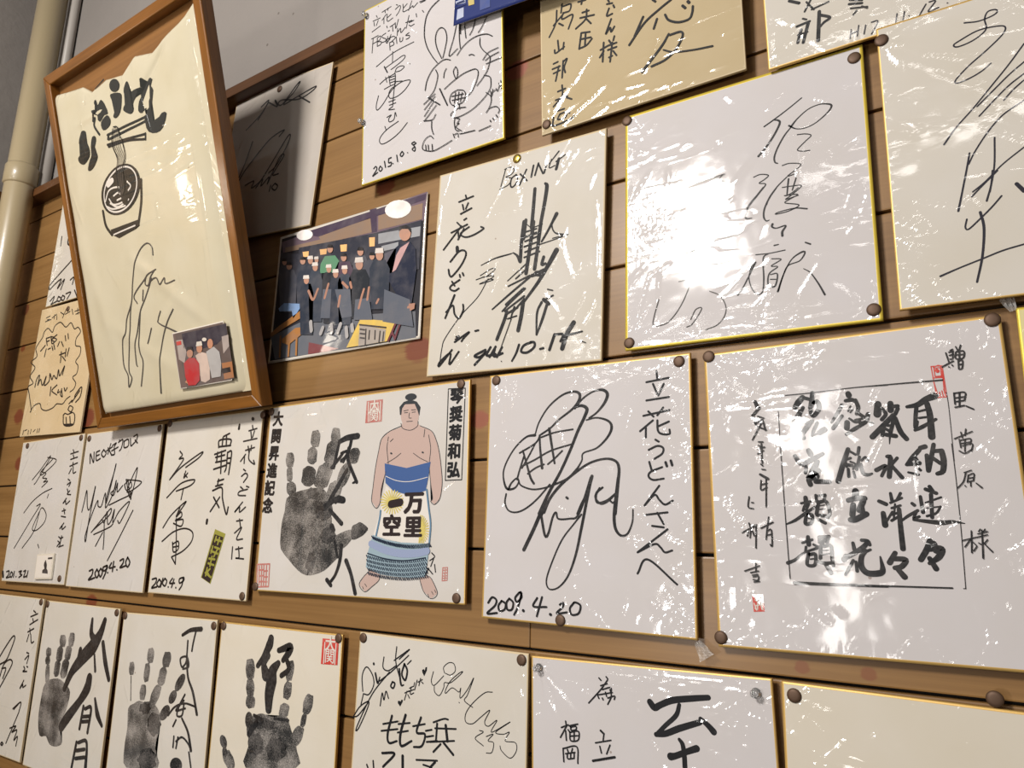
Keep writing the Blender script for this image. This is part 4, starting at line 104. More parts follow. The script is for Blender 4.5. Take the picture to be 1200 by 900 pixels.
{"name":"right_autograph","mat":"black","layer":0,"strokes":[[116,1044,10,100,1100,10,170,1156,10,242,1152,10,264,1083,10,201,1031,10,128,1041,10],[-42,1038,11,-66,936,11,-21,897,10,106,1011,10],[-21,888,10,-10,827,10,58,800,10,113,887,10,122,942,10,205,952,10,319,1037,10,368,1086,10,317,1063,10,204,970,10,143,873,10,145,834,10,231,902,10,327,871,10,348,917,10,347,812,10,441,912,10,518,1040,10,444,860,10,405,794,10,518,741,10],[333,767,10,337,762,10],[767,928,10,668,907,10,516,783,10,430,668,10,434,583,10,525,580,10,633,664,10,741,744,10,680,620,10,730,586,10,836,660,9,771,534,9,1002,669,9,825,543,9,922,538,9,995,569,9,945,479,9,1071,481,9,1085,406,9,1013,325,9,906,375,9,883,420,9],[617,527,10,666,518,10,565,443,10,672,385,10],[707,482,10,793,518,9,731,445,9,801,436,9,783,341,9,714,323,9]]},
{"name":"lettering","mat":"black","layer":0,"strokes":[[-750,383,22,-532,443,22],[-771,306,22,-525,363,22],[-621,488,33,-671,289,33,-642,199,28,-526,236,24],[-417,527,36,-478,320,36,-456,198,32,-309,272,25],[-517,418,22,-348,455,21],[-522,327,21,-367,369,21],[-300,428,21,-129,477,21],[-190,534,31,-241,375,27,-122,372,27,-158,247,27,-273,216,23],[-113,409,21,-29,433,21],[-96,350,21,-1,376,20],[-93,298,21,55,333,20],[-9,513,21,131,569,20,193,571,20],[44,507,27,38,328,26],[164,508,34,196,354,34],[18,456,20,305,493,20],[-45,306,20,288,371,20],[104,308,24,9,214,24],[145,329,28,282,232,28],[-737,75,28,-551,98,30,-712,-65,28],[-428,96,38,-418,-23,38],[-227,92,21,67,135,20],[39,116,28,-28,49,28],[-126,61,20,-5,54,20],[-964,-88,22,-945,-116,22],[-869,-31,22,-855,-100,22]]}],"label":"bottom row board crowded with two autographs, small hearts and bold lettering","paper":"warm_paper","edge":"cream","rim":1.8,"film":{"n":70,"dir":-45,"spread":30,"pins":[[112.1,129.24,60,9,0.4],[-115.12,130.02,40,8,0.3]]}},"hand3":{"c":[-801.9,0.0,-255.41],"roll":0.00753,"tilt":0.0,"w":242.0,"h":272.0,"parts":[{"name":"hand_print","mat":"print","layer":0,"fills":[[[-400,802],[-400,778],[-404,755],[-407,733],[-408,714],[-408,697],[-412,684],[-421,677],[-434,675],[-449,672],[-468,666],[-491,660],[-510,658],[-525,661],[-537,666],[-547,675],[-556,686],[-563,699],[-570,715],[-579,736],[-588,759],[-594,783],[-594,807],[-590,831],[-587,853],[-587,873],[-587,890],[-583,903],[-573,910],[-560,912],[-544,915],[-525,920],[-503,926],[-484,928],[-469,925],[-457,919],[-447,910],[-438,899],[-431,886],[-424,870],[-415,849],[-406,826]],[[-377,568],[-377,548],[-381,527],[-384,509],[-384,493],[-385,478],[-388,467],[-396,461],[-408,459],[-422,456],[-439,451],[-459,446],[-476,444],[-489,446],[-501,450],[-510,457],[-517,466],[-523,477],[-529,491],[-537,509],[-546,529],[-551,549],[-551,569],[-548,589],[-545,608],[-544,625],[-544,640],[-540,651],[-532,657],[-520,659],[-506,661],[-488,666],[-468,672],[-451,674],[-438,672],[-427,666],[-418,659],[-410,650],[-404,640],[-398,626],[-390,609],[-382,588]],[[-341,398],[-341,383],[-343,368],[-345,354],[-347,342],[-350,333],[-356,325],[-366,321],[-380,319],[-396,316],[-416,310],[-439,303],[-458,299],[-471,302],[-481,308],[-491,315],[-501,319],[-511,324],[-519,331],[-525,344],[-529,359],[-531,375],[-531,390],[-529,405],[-527,419],[-525,431],[-523,440],[-517,448],[-506,452],[-492,454],[-476,457],[-456,463],[-433,470],[-414,473],[-401,470],[-391,464],[-381,458],[-371,454],[-361,449],[-353,442],[-347,429],[-343,414]],[[367,850],[362,827],[355,804],[349,783],[345,764],[341,748],[336,736],[328,732],[318,732],[306,731],[290,726],[273,720],[258,718],[249,723],[242,733],[237,743],[232,753],[228,763],[225,778],[223,799],[223,824],[225,848],[230,871],[236,894],[242,915],[246,934],[250,951],[256,963],[264,968],[274,967],[286,968],[302,973],[319,979],[334,981],[343,975],[350,965],[355,954],[360,944],[364,933],[367,919],[369,898],[369,874]],[[352,610],[350,589],[346,568],[341,550],[334,538],[326,530],[318,522],[310,512],[302,502],[291,496],[275,497],[256,502],[240,507],[227,508],[216,507],[208,511],[204,520],[202,534],[201,549],[199,567],[198,587],[198,607],[200,628],[204,650],[209,668],[216,680],[224,688],[232,696],[240,706],[248,716],[259,722],[275,721],[294,715],[310,710],[323,709],[334,710],[342,706],[346,697],[348,683],[349,668],[351,650],[352,630]],[[325,364],[323,346],[321,328],[317,313],[308,305],[297,301],[285,296],[275,288],[265,280],[252,275],[233,275],[210,278],[191,281],[178,284],[168,287],[159,292],[151,298],[144,306],[141,316],[143,330],[147,348],[152,365],[154,383],[156,401],[160,416],[169,424],[180,429],[192,434],[202,442],[212,449],[225,454],[244,454],[267,451],[286,447],[299,444],[310,441],[318,436],[326,430],[332,423],[335,413],[334,399],[329,381]],[[758,491],[752,469],[743,446],[734,427],[726,413],[718,402],[709,393],[699,384],[688,375],[675,371],[658,372],[639,378],[622,382],[607,383],[595,383],[586,387],[583,398],[585,414],[586,432],[585,451],[583,473],[585,494],[592,516],[601,539],[611,558],[619,572],[626,583],[635,593],[645,602],[656,610],[669,614],[686,613],[706,607],[723,603],[737,602],[749,602],[757,597],[760,586],[759,570],[758,553],[759,534],[760,512]],[[659,295],[655,278],[651,261],[646,247],[641,239],[635,233],[629,228],[623,220],[617,212],[610,207],[600,208],[590,213],[580,217],[572,218],[566,218],[561,221],[559,228],[559,238],[560,250],[561,264],[563,280],[565,296],[569,313],[573,329],[578,343],[583,352],[589,357],[595,363],[601,371],[607,379],[614,384],[624,383],[634,378],[644,374],[652,373],[658,373],[663,370],[665,362],[665,352],[664,340],[663,326],[661,311]],[[612,92],[601,70],[587,48],[574,29],[563,16],[552,6],[540,-2],[527,-11],[513,-19],[498,-23],[479,-20],[459,-13],[441,-7],[425,-5],[411,-4],[402,1],[401,12],[405,28],[410,45],[412,65],[415,86],[421,108],[432,130],[446,152],[460,171],[472,184],[483,194],[495,203],[508,212],[522,219],[537,223],[556,220],[576,213],[594,207],[610,205],[623,203],[632,198],[633,187],[629,171],[624,154],[621,135],[618,113]],[[-688,-339],[-673,-359],[-662,-380],[-653,-398],[-648,-412],[-646,-423],[-646,-434],[-648,-445],[-652,-456],[-662,-465],[-682,-471],[-707,-476],[-730,-480],[-746,-486],[-760,-491],[-773,-491],[-787,-484],[-801,-472],[-817,-458],[-837,-444],[-859,-429],[-878,-412],[-893,-392],[-905,-371],[-914,-352],[-920,-338],[-922,-326],[-922,-315],[-920,-304],[-915,-293],[-905,-284],[-885,-278],[-859,-273],[-836,-269],[-819,-264],[-806,-259],[-792,-259],[-778,-267],[-764,-279],[-748,-293],[-728,-307],[-707,-322]],[[-460,8],[-467,49],[-465,88],[-455,124],[-438,156],[-412,186],[-376,212],[-324,237],[-261,258],[-203,272],[-155,274],[-110,269],[-66,264],[-21,262],[25,262],[69,265],[112,275],[155,289],[197,298],[240,300],[282,298],[317,285],[339,258],[355,222],[374,184],[402,147],[434,108],[464,67],[490,24],[514,-21],[531,-72],[573,-133],[608,-199],[536,-262],[252,-333],[-139,-400],[-420,-417],[-480,-348],[-430,-229],[-391,-128],[-409,-71],[-439,-30]]]},
{"name":"hand_print","mat":"printdark","layer":1,"fills":[[[-427,778],[-426,763],[-427,748],[-430,734],[-435,721],[-442,710],[-450,701],[-459,693],[-470,688],[-482,686],[-494,686],[-506,689],[-517,694],[-528,701],[-538,711],[-546,723],[-553,736],[-558,750],[-561,765],[-563,780],[-562,794],[-558,808],[-553,821],[-546,832],[-538,842],[-528,850],[-517,855],[-506,857],[-494,857],[-482,854],[-471,849],[-460,841],[-450,831],[-442,820],[-435,807],[-430,793]],[[-859,-157],[-852,-170],[-848,-184],[-846,-197],[-847,-210],[-849,-222],[-854,-232],[-862,-240],[-871,-247],[-882,-252],[-894,-254],[-907,-253],[-920,-250],[-934,-245],[-947,-238],[-960,-229],[-972,-218],[-982,-206],[-991,-193],[-998,-179],[-1002,-165],[-1004,-152],[-1003,-139],[-1000,-127],[-995,-117],[-988,-108],[-979,-101],[-968,-97],[-956,-95],[-943,-96],[-929,-99],[-915,-104],[-902,-111],[-889,-120],[-877,-131],[-867,-144]],[[-826,-285],[-824,-296],[-823,-306],[-823,-316],[-825,-326],[-829,-335],[-835,-342],[-841,-348],[-848,-352],[-857,-355],[-866,-356],[-875,-355],[-884,-352],[-893,-347],[-902,-341],[-910,-334],[-916,-325],[-922,-315],[-926,-305],[-928,-294],[-929,-284],[-929,-274],[-927,-264],[-923,-255],[-917,-248],[-910,-242],[-903,-237],[-895,-235],[-886,-234],[-877,-235],[-868,-238],[-859,-242],[-850,-248],[-842,-256],[-836,-265],[-830,-275]],[[-356,168],[-354,150],[-355,133],[-358,116],[-364,100],[-372,86],[-381,74],[-392,65],[-404,59],[-417,56],[-431,55],[-444,58],[-457,64],[-470,73],[-481,84],[-491,98],[-499,113],[-505,130],[-508,148],[-510,166],[-509,184],[-506,201],[-500,217],[-492,231],[-483,243],[-472,252],[-460,259],[-447,262],[-433,262],[-419,259],[-406,253],[-394,244],[-383,232],[-373,218],[-365,203],[-359,186]],[[-115,-88],[-111,-106],[-108,-124],[-107,-142],[-110,-161],[-117,-181],[-128,-196],[-146,-204],[-168,-208],[-188,-216],[-204,-235],[-218,-257],[-233,-269],[-250,-260],[-269,-241],[-289,-227],[-314,-230],[-340,-238],[-361,-239],[-371,-224],[-374,-200],[-379,-178],[-389,-162],[-401,-147],[-410,-131],[-415,-112],[-416,-91],[-412,-73],[-399,-59],[-380,-48],[-364,-33],[-357,-10],[-353,16],[-343,32],[-323,30],[-297,18],[-272,12],[-250,23],[-229,41],[-210,49],[-195,37],[-182,16],[-169,-3],[-152,-14],[-133,-22],[-120,-33],[-115,-50],[-115,-69]],[[315,-84],[325,-103],[342,-120],[349,-137],[337,-153],[314,-169],[292,-183],[273,-196],[255,-209],[235,-221],[213,-236],[191,-251],[168,-259],[146,-252],[124,-238],[99,-229],[66,-234],[31,-245],[5,-246],[-1,-228],[2,-201],[-1,-178],[-22,-164],[-50,-154],[-66,-142],[-62,-124],[-46,-104],[-31,-84],[-20,-66],[-10,-50],[2,-33],[16,-14],[32,5],[51,18],[76,18],[105,12],[134,11],[163,24],[192,42],[216,50],[231,36],[241,12],[256,-8],[284,-14],[317,-15],[338,-22],[336,-39],[322,-62]],[[132,144],[119,137],[91,130],[64,124],[46,117],[30,111],[11,105],[-14,99],[-41,93],[-68,92],[-92,98],[-116,108],[-144,115],[-184,116],[-228,114],[-257,116],[-257,126],[-242,140],[-238,153],[-261,164],[-295,173],[-312,182],[-297,189],[-267,195],[-238,201],[-220,208],[-205,215],[-186,221],[-161,227],[-133,231],[-105,232],[-80,226],[-56,217],[-28,210],[11,209],[53,210],[81,207],[81,197],[66,184],[62,172],[84,162],[116,152]]]},
{"name":"brush_name","mat":"marker","layer":2,"strokes":[[-120,1216,104,-143,1128,131,-244,968,82,-345,851,71],[-154,997,92,-223,884,92,-164,750,162],[51,1079,70,262,1140,111,244,1064,105,150,965,69],[214,988,68,268,867,68,139,775,68],[61,921,80,-35,816,160,-46,688,197,-71,518,170,-59,342,116],[-337,234,43,-159,194,58],[-289,135,80,-408,-6,80],[71,245,36,333,259,36]]},
{"name":"red_seal","mat":"red","layer":1,"fills":[[[861,1291],[1150,1297],[1150,998],[860,985]]]},
{"name":"red_seal_carving","mat":"white_line","layer":2,"strokes":[[909,1244,17,908,1000,17],[1110,1245,17,1107,1008,17]],"texts":[{"body":"大","cx":100.9,"cz":122.5,"size":19.3,"bold":0.02},{"body":"関","cx":101.0,"cz":108.0,"size":18.7,"bold":0.01}]}],"label":"cream board with a black hand print and a red seal at its upper right","paper":"cream_paper","edge":"gold","rim":1.8,"film":{"n":26,"dir":60,"pins":[[-116.05,130.94,40,8,0.3]]}},"hand2":{"c":[-1051.77,0.0,-257.67],"roll":0.02166,"tilt":0.0,"w":242.0,"h":272.0,"parts":[{"name":"hand_print","mat":"printgrey","layer":0,"strokes":[[-812,426,24,-750,87,23]],"fills":[[[-745,546],[-746,528],[-749,510],[-752,494],[-753,480],[-754,467],[-757,458],[-765,454],[-775,453],[-787,452],[-802,448],[-818,443],[-833,441],[-844,444],[-853,450],[-861,457],[-868,465],[-874,473],[-879,485],[-885,501],[-891,519],[-895,537],[-894,555],[-891,573],[-888,589],[-887,604],[-887,617],[-884,626],[-876,630],[-866,631],[-853,632],[-838,636],[-821,640],[-806,642],[-795,639],[-786,633],[-778,626],[-771,618],[-766,609],[-761,597],[-755,582],[-749,564]],[[-261,769],[-262,748],[-266,727],[-269,709],[-271,693],[-274,680],[-280,670],[-290,666],[-302,665],[-317,664],[-336,658],[-358,652],[-376,650],[-388,655],[-397,665],[-405,675],[-414,682],[-422,690],[-429,701],[-433,719],[-436,742],[-437,764],[-436,785],[-433,806],[-430,824],[-427,840],[-424,853],[-418,863],[-408,867],[-395,868],[-380,869],[-361,875],[-340,881],[-322,883],[-310,877],[-301,867],[-293,857],[-284,850],[-276,842],[-269,831],[-265,813],[-262,791]],[[-324,521],[-326,495],[-330,470],[-334,448],[-337,428],[-339,411],[-344,399],[-352,394],[-363,394],[-376,392],[-393,385],[-411,377],[-427,375],[-437,382],[-445,394],[-452,406],[-459,416],[-466,425],[-471,440],[-475,463],[-477,490],[-477,517],[-475,542],[-472,568],[-468,590],[-466,610],[-463,627],[-458,640],[-449,645],[-438,645],[-425,646],[-409,653],[-390,660],[-375,663],[-365,656],[-357,644],[-350,632],[-343,622],[-336,613],[-331,598],[-327,575],[-325,548]],[[-364,234],[-367,214],[-373,193],[-379,175],[-382,159],[-384,145],[-389,135],[-398,129],[-409,126],[-422,124],[-439,121],[-459,119],[-476,119],[-489,120],[-500,124],[-508,130],[-513,140],[-517,154],[-520,169],[-526,187],[-532,207],[-535,227],[-532,247],[-526,268],[-520,286],[-517,302],[-515,317],[-510,328],[-501,334],[-490,336],[-476,338],[-459,341],[-439,343],[-422,343],[-409,341],[-399,337],[-391,330],[-385,320],[-382,308],[-378,293],[-372,275],[-367,254]],[[184,740],[178,720],[169,700],[160,682],[155,666],[150,651],[142,641],[130,637],[115,637],[97,636],[74,632],[49,629],[28,628],[13,632],[3,640],[-6,649],[-13,658],[-18,669],[-22,683],[-26,701],[-28,723],[-27,744],[-21,764],[-12,784],[-3,802],[2,819],[7,833],[15,844],[27,848],[42,847],[60,847],[83,850],[109,854],[130,855],[144,850],[154,842],[162,833],[169,824],[175,813],[179,800],[183,782],[185,761]],[[96,495],[92,468],[89,440],[84,418],[75,404],[63,394],[51,386],[40,377],[28,369],[13,364],[-8,361],[-33,360],[-53,362],[-65,369],[-73,380],[-80,391],[-90,399],[-99,407],[-103,421],[-99,444],[-91,472],[-83,500],[-79,528],[-76,556],[-71,579],[-62,593],[-50,602],[-38,610],[-27,619],[-15,627],[0,633],[21,636],[46,636],[66,633],[78,626],[86,615],[93,604],[102,596],[111,587],[115,573],[111,550],[103,523]],[[-17,212],[-32,184],[-50,157],[-67,133],[-81,115],[-93,101],[-107,89],[-122,79],[-138,71],[-155,67],[-175,70],[-197,77],[-217,83],[-234,85],[-248,87],[-257,94],[-256,109],[-250,129],[-243,151],[-239,176],[-234,204],[-226,231],[-211,259],[-192,286],[-174,310],[-160,328],[-147,343],[-134,355],[-119,365],[-103,373],[-86,376],[-66,373],[-44,366],[-25,360],[-8,357],[6,354],[14,347],[14,332],[8,313],[1,291],[-3,266],[-8,239]],[[-790,-31],[-754,13],[-698,36],[-645,55],[-603,77],[-564,94],[-520,105],[-468,104],[-412,97],[-357,94],[-307,106],[-258,122],[-206,127],[-145,112],[-82,86],[-26,52],[20,11],[58,-38],[82,-86],[88,-127],[80,-168],[68,-223],[48,-301],[24,-394],[17,-484],[75,-572],[150,-657],[125,-729],[-98,-791],[-420,-839],[-667,-846],[-759,-790],[-776,-692],[-778,-592],[-779,-500],[-765,-405],[-757,-310],[-771,-210],[-790,-110]]]},
{"name":"hand_print","mat":"printdark","layer":1,"fills":[[[547,443],[532,421],[516,401],[498,382],[479,366],[459,352],[440,341],[421,334],[404,330],[388,331],[375,335],[364,343],[357,354],[353,369],[353,386],[355,405],[361,426],[370,448],[383,470],[398,492],[415,512],[433,531],[452,547],[472,561],[491,572],[510,579],[527,582],[543,581],[556,577],[566,569],[573,558],[577,544],[578,527],[575,508],[569,487],[559,465]],[[401,237],[393,220],[382,204],[369,190],[355,177],[339,166],[323,157],[307,151],[292,148],[277,148],[264,150],[252,156],[243,164],[236,175],[231,188],[229,202],[230,218],[234,235],[240,252],[249,268],[260,284],[273,299],[287,312],[303,323],[319,331],[335,337],[350,340],[365,340],[378,337],[390,331],[399,323],[406,312],[411,300],[412,286],[411,270],[407,254]],[[257,0],[244,-19],[228,-37],[211,-53],[192,-67],[172,-79],[152,-89],[132,-95],[113,-98],[95,-98],[80,-94],[68,-87],[58,-77],[51,-64],[48,-49],[48,-32],[52,-13],[59,6],[70,26],[83,45],[99,63],[117,80],[136,94],[156,106],[177,115],[197,121],[215,124],[232,124],[247,120],[259,112],[269,102],[276,89],[279,74],[279,57],[275,39],[268,20]],[[700,-611],[701,-628],[698,-645],[690,-662],[679,-677],[664,-691],[645,-703],[624,-713],[602,-721],[578,-726],[554,-729],[530,-728],[506,-724],[484,-717],[465,-708],[448,-696],[435,-683],[425,-668],[420,-652],[419,-635],[423,-618],[431,-601],[442,-585],[457,-571],[476,-558],[497,-548],[520,-540],[544,-536],[569,-534],[593,-535],[616,-538],[638,-545],[657,-555],[673,-567],[686,-580],[695,-595]],[[-172,36],[-182,26],[-204,15],[-221,3],[-224,-9],[-221,-20],[-223,-31],[-235,-40],[-251,-48],[-269,-54],[-287,-55],[-307,-54],[-327,-55],[-349,-63],[-371,-74],[-389,-78],[-398,-68],[-403,-51],[-414,-38],[-441,-36],[-473,-39],[-494,-37],[-491,-26],[-476,-10],[-467,4],[-474,15],[-486,25],[-492,35],[-486,46],[-474,56],[-459,65],[-442,70],[-423,74],[-405,80],[-390,92],[-376,106],[-361,113],[-345,106],[-329,92],[-310,83],[-284,87],[-255,96],[-234,99],[-230,88],[-235,71],[-233,56],[-213,48],[-186,43]],[[109,-150],[100,-168],[80,-187],[66,-208],[71,-234],[83,-263],[84,-284],[65,-291],[36,-291],[10,-295],[-7,-310],[-21,-328],[-37,-340],[-58,-341],[-81,-335],[-102,-327],[-120,-316],[-137,-303],[-155,-290],[-180,-281],[-206,-273],[-223,-260],[-222,-239],[-211,-213],[-207,-188],[-222,-164],[-245,-141],[-255,-121],[-240,-107],[-213,-96],[-190,-83],[-180,-62],[-176,-39],[-166,-21],[-147,-13],[-124,-11],[-101,-12],[-80,-15],[-60,-21],[-39,-26],[-14,-26],[12,-25],[32,-31],[39,-52],[40,-80],[46,-105],[67,-122],[94,-135]],[[39,-641],[57,-663],[86,-683],[98,-702],[77,-717],[40,-730],[9,-745],[-6,-766],[-15,-789],[-30,-807],[-56,-817],[-88,-823],[-119,-825],[-147,-823],[-175,-818],[-204,-814],[-240,-817],[-277,-822],[-305,-818],[-313,-798],[-312,-770],[-319,-745],[-350,-730],[-390,-719],[-412,-705],[-400,-686],[-370,-663],[-347,-641],[-345,-618],[-350,-594],[-346,-574],[-326,-558],[-297,-545],[-267,-535],[-239,-529],[-211,-526],[-181,-521],[-149,-510],[-116,-497],[-87,-494],[-68,-510],[-54,-535],[-34,-555],[3,-560],[45,-560],[72,-567],[68,-588],[48,-615]]]},
{"name":"signature","mat":"marker","layer":2,"strokes":[[416,1110,45,608,1191,59,854,1219,72],[732,1176,29,695,1022,29,680,905,29],[560,1041,29,569,848,29,563,738,29,477,670,29,423,782,29,574,815,29,635,689,29,506,645,29],[569,848,33,643,554,36,796,353,42,935,78,45],[254,-12,29,403,120,29,633,190,28,896,173,28],[613,308,28,498,136,29,471,13,29,589,26,28,612,175,28],[603,227,28,435,75,29,654,126,28],[458,-50,28,401,-142,29],[596,-13,32,767,-176,38,875,-399,48],[448,-269,28,450,-413,28],[545,-269,28,523,-416,28],[507,-327,28,639,-257,28,790,-316,28,874,-394,27],[832,-426,27,910,-611,27]]}],"label":"board with a grey hand print beside a tall cursive signature with hooked stroke","paper":"warm_paper","edge":"cream","rim":1.6,"film":{"n":24,"dir":-50,"spread":30,"pins":[[114.29,128.27,70,8,0.5]]}},"hand1":{"c":[-1309.28,0.0,-256.3],"roll":0.00332,"tilt":0.0,"w":242.0,"h":272.0,"parts":[{"name":"hand_print","mat":"print","layer":0,"fills":[[[-790,513],[-788,498],[-786,483],[-788,470],[-794,462],[-802,457],[-811,451],[-818,443],[-826,436],[-838,431],[-857,431],[-880,434],[-900,437],[-916,437],[-928,436],[-939,438],[-946,444],[-951,453],[-956,464],[-962,476],[-967,490],[-971,504],[-973,519],[-973,534],[-971,547],[-965,555],[-958,560],[-949,566],[-942,574],[-934,581],[-922,586],[-903,586],[-880,583],[-860,580],[-845,580],[-832,580],[-821,578],[-813,572],[-808,563],[-803,552],[-798,540],[-793,527]],[[-785,377],[-785,364],[-788,351],[-792,340],[-794,331],[-796,323],[-801,317],[-809,312],[-818,308],[-831,305],[-848,304],[-867,304],[-885,304],[-899,304],[-911,304],[-921,306],[-927,312],[-931,320],[-936,330],[-944,341],[-953,353],[-959,365],[-959,377],[-956,390],[-952,401],[-950,410],[-948,418],[-943,425],[-935,430],[-926,433],[-913,436],[-896,438],[-876,438],[-858,438],[-844,438],[-833,438],[-823,435],[-816,429],[-812,421],[-807,411],[-799,401],[-790,389]],[[-740,170],[-734,141],[-731,111],[-729,86],[-731,69],[-735,57],[-740,46],[-744,32],[-749,18],[-757,10],[-772,11],[-792,17],[-809,22],[-822,22],[-833,21],[-842,25],[-849,38],[-855,57],[-862,79],[-871,103],[-880,130],[-888,158],[-894,188],[-897,218],[-899,243],[-898,260],[-894,272],[-889,283],[-885,297],[-880,311],[-871,319],[-855,318],[-835,311],[-818,306],[-805,306],[-794,307],[-785,303],[-778,290],[-772,271],[-765,249],[-757,225],[-747,198]],[[-345,735],[-345,717],[-350,699],[-354,682],[-355,667],[-356,654],[-360,644],[-370,638],[-384,636],[-401,634],[-423,631],[-447,628],[-469,627],[-486,628],[-499,631],[-511,637],[-520,646],[-527,657],[-534,670],[-544,686],[-555,705],[-562,723],[-562,742],[-557,760],[-553,777],[-552,792],[-552,805],[-547,815],[-537,820],[-522,822],[-505,824],[-483,827],[-459,831],[-437,832],[-420,830],[-407,826],[-395,820],[-386,812],[-379,801],[-372,788],[-362,772],[-351,753]],[[-401,513],[-399,486],[-395,460],[-396,438],[-403,424],[-414,416],[-426,408],[-436,398],[-446,389],[-461,383],[-483,380],[-510,379],[-532,381],[-547,387],[-557,395],[-567,404],[-579,412],[-590,420],[-597,433],[-598,455],[-596,481],[-594,508],[-596,535],[-600,561],[-599,583],[-591,596],[-580,605],[-568,613],[-558,623],[-547,632],[-533,639],[-511,642],[-484,642],[-462,639],[-447,633],[-437,625],[-427,616],[-415,608],[-404,600],[-397,587],[-396,566],[-399,539]],[[-425,279],[-424,252],[-422,225],[-423,202],[-429,187],[-437,176],[-447,167],[-457,159],[-468,152],[-482,146],[-503,141],[-527,137],[-547,137],[-560,144],[-570,155],[-579,166],[-590,173],[-602,180],[-609,193],[-610,216],[-607,245],[-605,273],[-607,300],[-609,328],[-608,350],[-602,365],[-593,376],[-583,385],[-573,394],[-562,400],[-548,406],[-527,411],[-503,415],[-482,414],[-469,407],[-460,396],[-451,385],[-440,377],[-428,370],[-421,357],[-420,335],[-423,307]],[[-71,776],[-74,756],[-82,735],[-88,717],[-91,701],[-94,686],[-100,675],[-110,669],[-123,667],[-139,666],[-159,663],[-181,661],[-201,661],[-216,664],[-228,669],[-237,676],[-243,686],[-248,698],[-252,713],[-259,732],[-266,753],[-269,774],[-265,794],[-258,815],[-251,833],[-248,850],[-246,865],[-240,876],[-230,881],[-216,883],[-200,884],[-180,887],[-157,889],[-137,889],[-122,886],[-110,881],[-101,874],[-94,864],[-90,851],[-86,836],[-80,818],[-74,797]],[[-122,555],[-124,531],[-126,508],[-130,488],[-136,473],[-143,461],[-153,452],[-164,447],[-178,444],[-194,441],[-217,435],[-243,429],[-264,428],[-277,435],[-285,447],[-293,459],[-304,466],[-315,473],[-322,484],[-323,504],[-319,529],[-316,554],[-314,578],[-312,602],[-308,622],[-302,637],[-294,649],[-284,658],[-273,664],[-259,667],[-243,670],[-220,675],[-194,680],[-173,681],[-161,674],[-153,662],[-145,651],[-134,644],[-122,637],[-115,625],[-115,605],[-118,580]],[[-156,301],[-159,268],[-160,236],[-165,209],[-175,192],[-189,181],[-203,171],[-216,160],[-230,149],[-248,142],[-274,138],[-303,136],[-328,139],[-343,147],[-353,159],[-363,171],[-375,181],[-386,191],[-392,207],[-389,234],[-381,268],[-374,301],[-371,334],[-370,367],[-365,394],[-354,411],[-341,422],[-326,432],[-313,443],[-299,454],[-281,461],[-256,465],[-226,465],[-202,462],[-187,454],[-177,442],[-167,430],[-155,420],[-144,410],[-138,394],[-141,367],[-149,334]],[[-830,16],[-721,72],[-579,106],[-447,122],[-340,115],[-243,89],[-159,59],[-84,33],[-22,2],[17,-46],[21,-124],[2,-218],[-21,-299],[-43,-350],[-69,-387],[-93,-431],[-121,-491],[-149,-557],[-154,-624],[-112,-692],[-49,-761],[-17,-818],[-43,-859],[-100,-887],[-167,-907],[-241,-919],[-325,-922],[-400,-912],[-456,-880],[-503,-835],[-556,-805],[-626,-813],[-702,-836],[-769,-830],[-823,-776],[-867,-694],[-899,-602],[-915,-502],[-918,-392],[-911,-284],[-902,-175],[-883,-69]]]},
{"name":"brush_characters","mat":"marker","layer":1,"strokes":[[410,1148,62,440,919,115,606,816,148],[801,1156,104,715,940,165,551,740,262,342,581,247,184,456,222,-21,262,152,-173,-6,117],[164,643,98,146,500,107],[562,237,163,532,75,197,354,-144,147,50,-428,192,-99,-586,176],[618,606,43,708,362,60],[829,810,86,977,517,110,1140,278,83],[812,-49,50,941,-265,107,1111,-412,57],[496,-203,60,466,-543,59],[554,-231,59,731,-203,59,720,-566,58],[508,-358,59,715,-324,59],[498,-434,59,705,-400,59],[431,-751,59,384,-1133,59],[492,-747,59,692,-688,58,762,-789,58,796,-1065,82],[465,-870,59,697,-816,58],[467,-987,59,728,-928,58]]}],"label":"board with a dark hand print and bold brush characters down its right side","paper":"warm_paper","edge":"cream","rim":1.6,"film":{"n":14,"dir":60,"pins":[[-119.94,131.14,40,7,0.25]]}},"bfirst":{"c":[-1562.38,0.0,-255.28],"roll":0.00183,"tilt":0.0,"w":242.0,"h":272.0,"parts":[{"name":"dedication","mat":"black","strokes":[[891,1140,30,977,1110,30],[814,1030,31,1055,1098,30],[900,1001,30,939,952,30],[823,891,30,1089,997,30],[791,761,30,993,835,30],[845,824,30,889,741,30],[843,720,30,808,597,30],[916,726,30,983,594,30,1065,618,30],[871,414,30,949,404,30],[837,292,30,960,371,30,932,233,30],[839,173,30,893,128,30,831,88,30,976,103,30],[949,184,30,988,178,30],[918,-54,30,817,-200,30,904,-123,30,920,-171,29,1017,-126,29],[895,-423,29,716,-562,30],[676,-557,30,931,-419,29,914,-586,29],[914,-586,29,616,-1136,29],[677,-881,29,883,-819,29,772,-933,29,941,-876,29,888,-1046,29,997,-972,29,990,-1122,29]]},
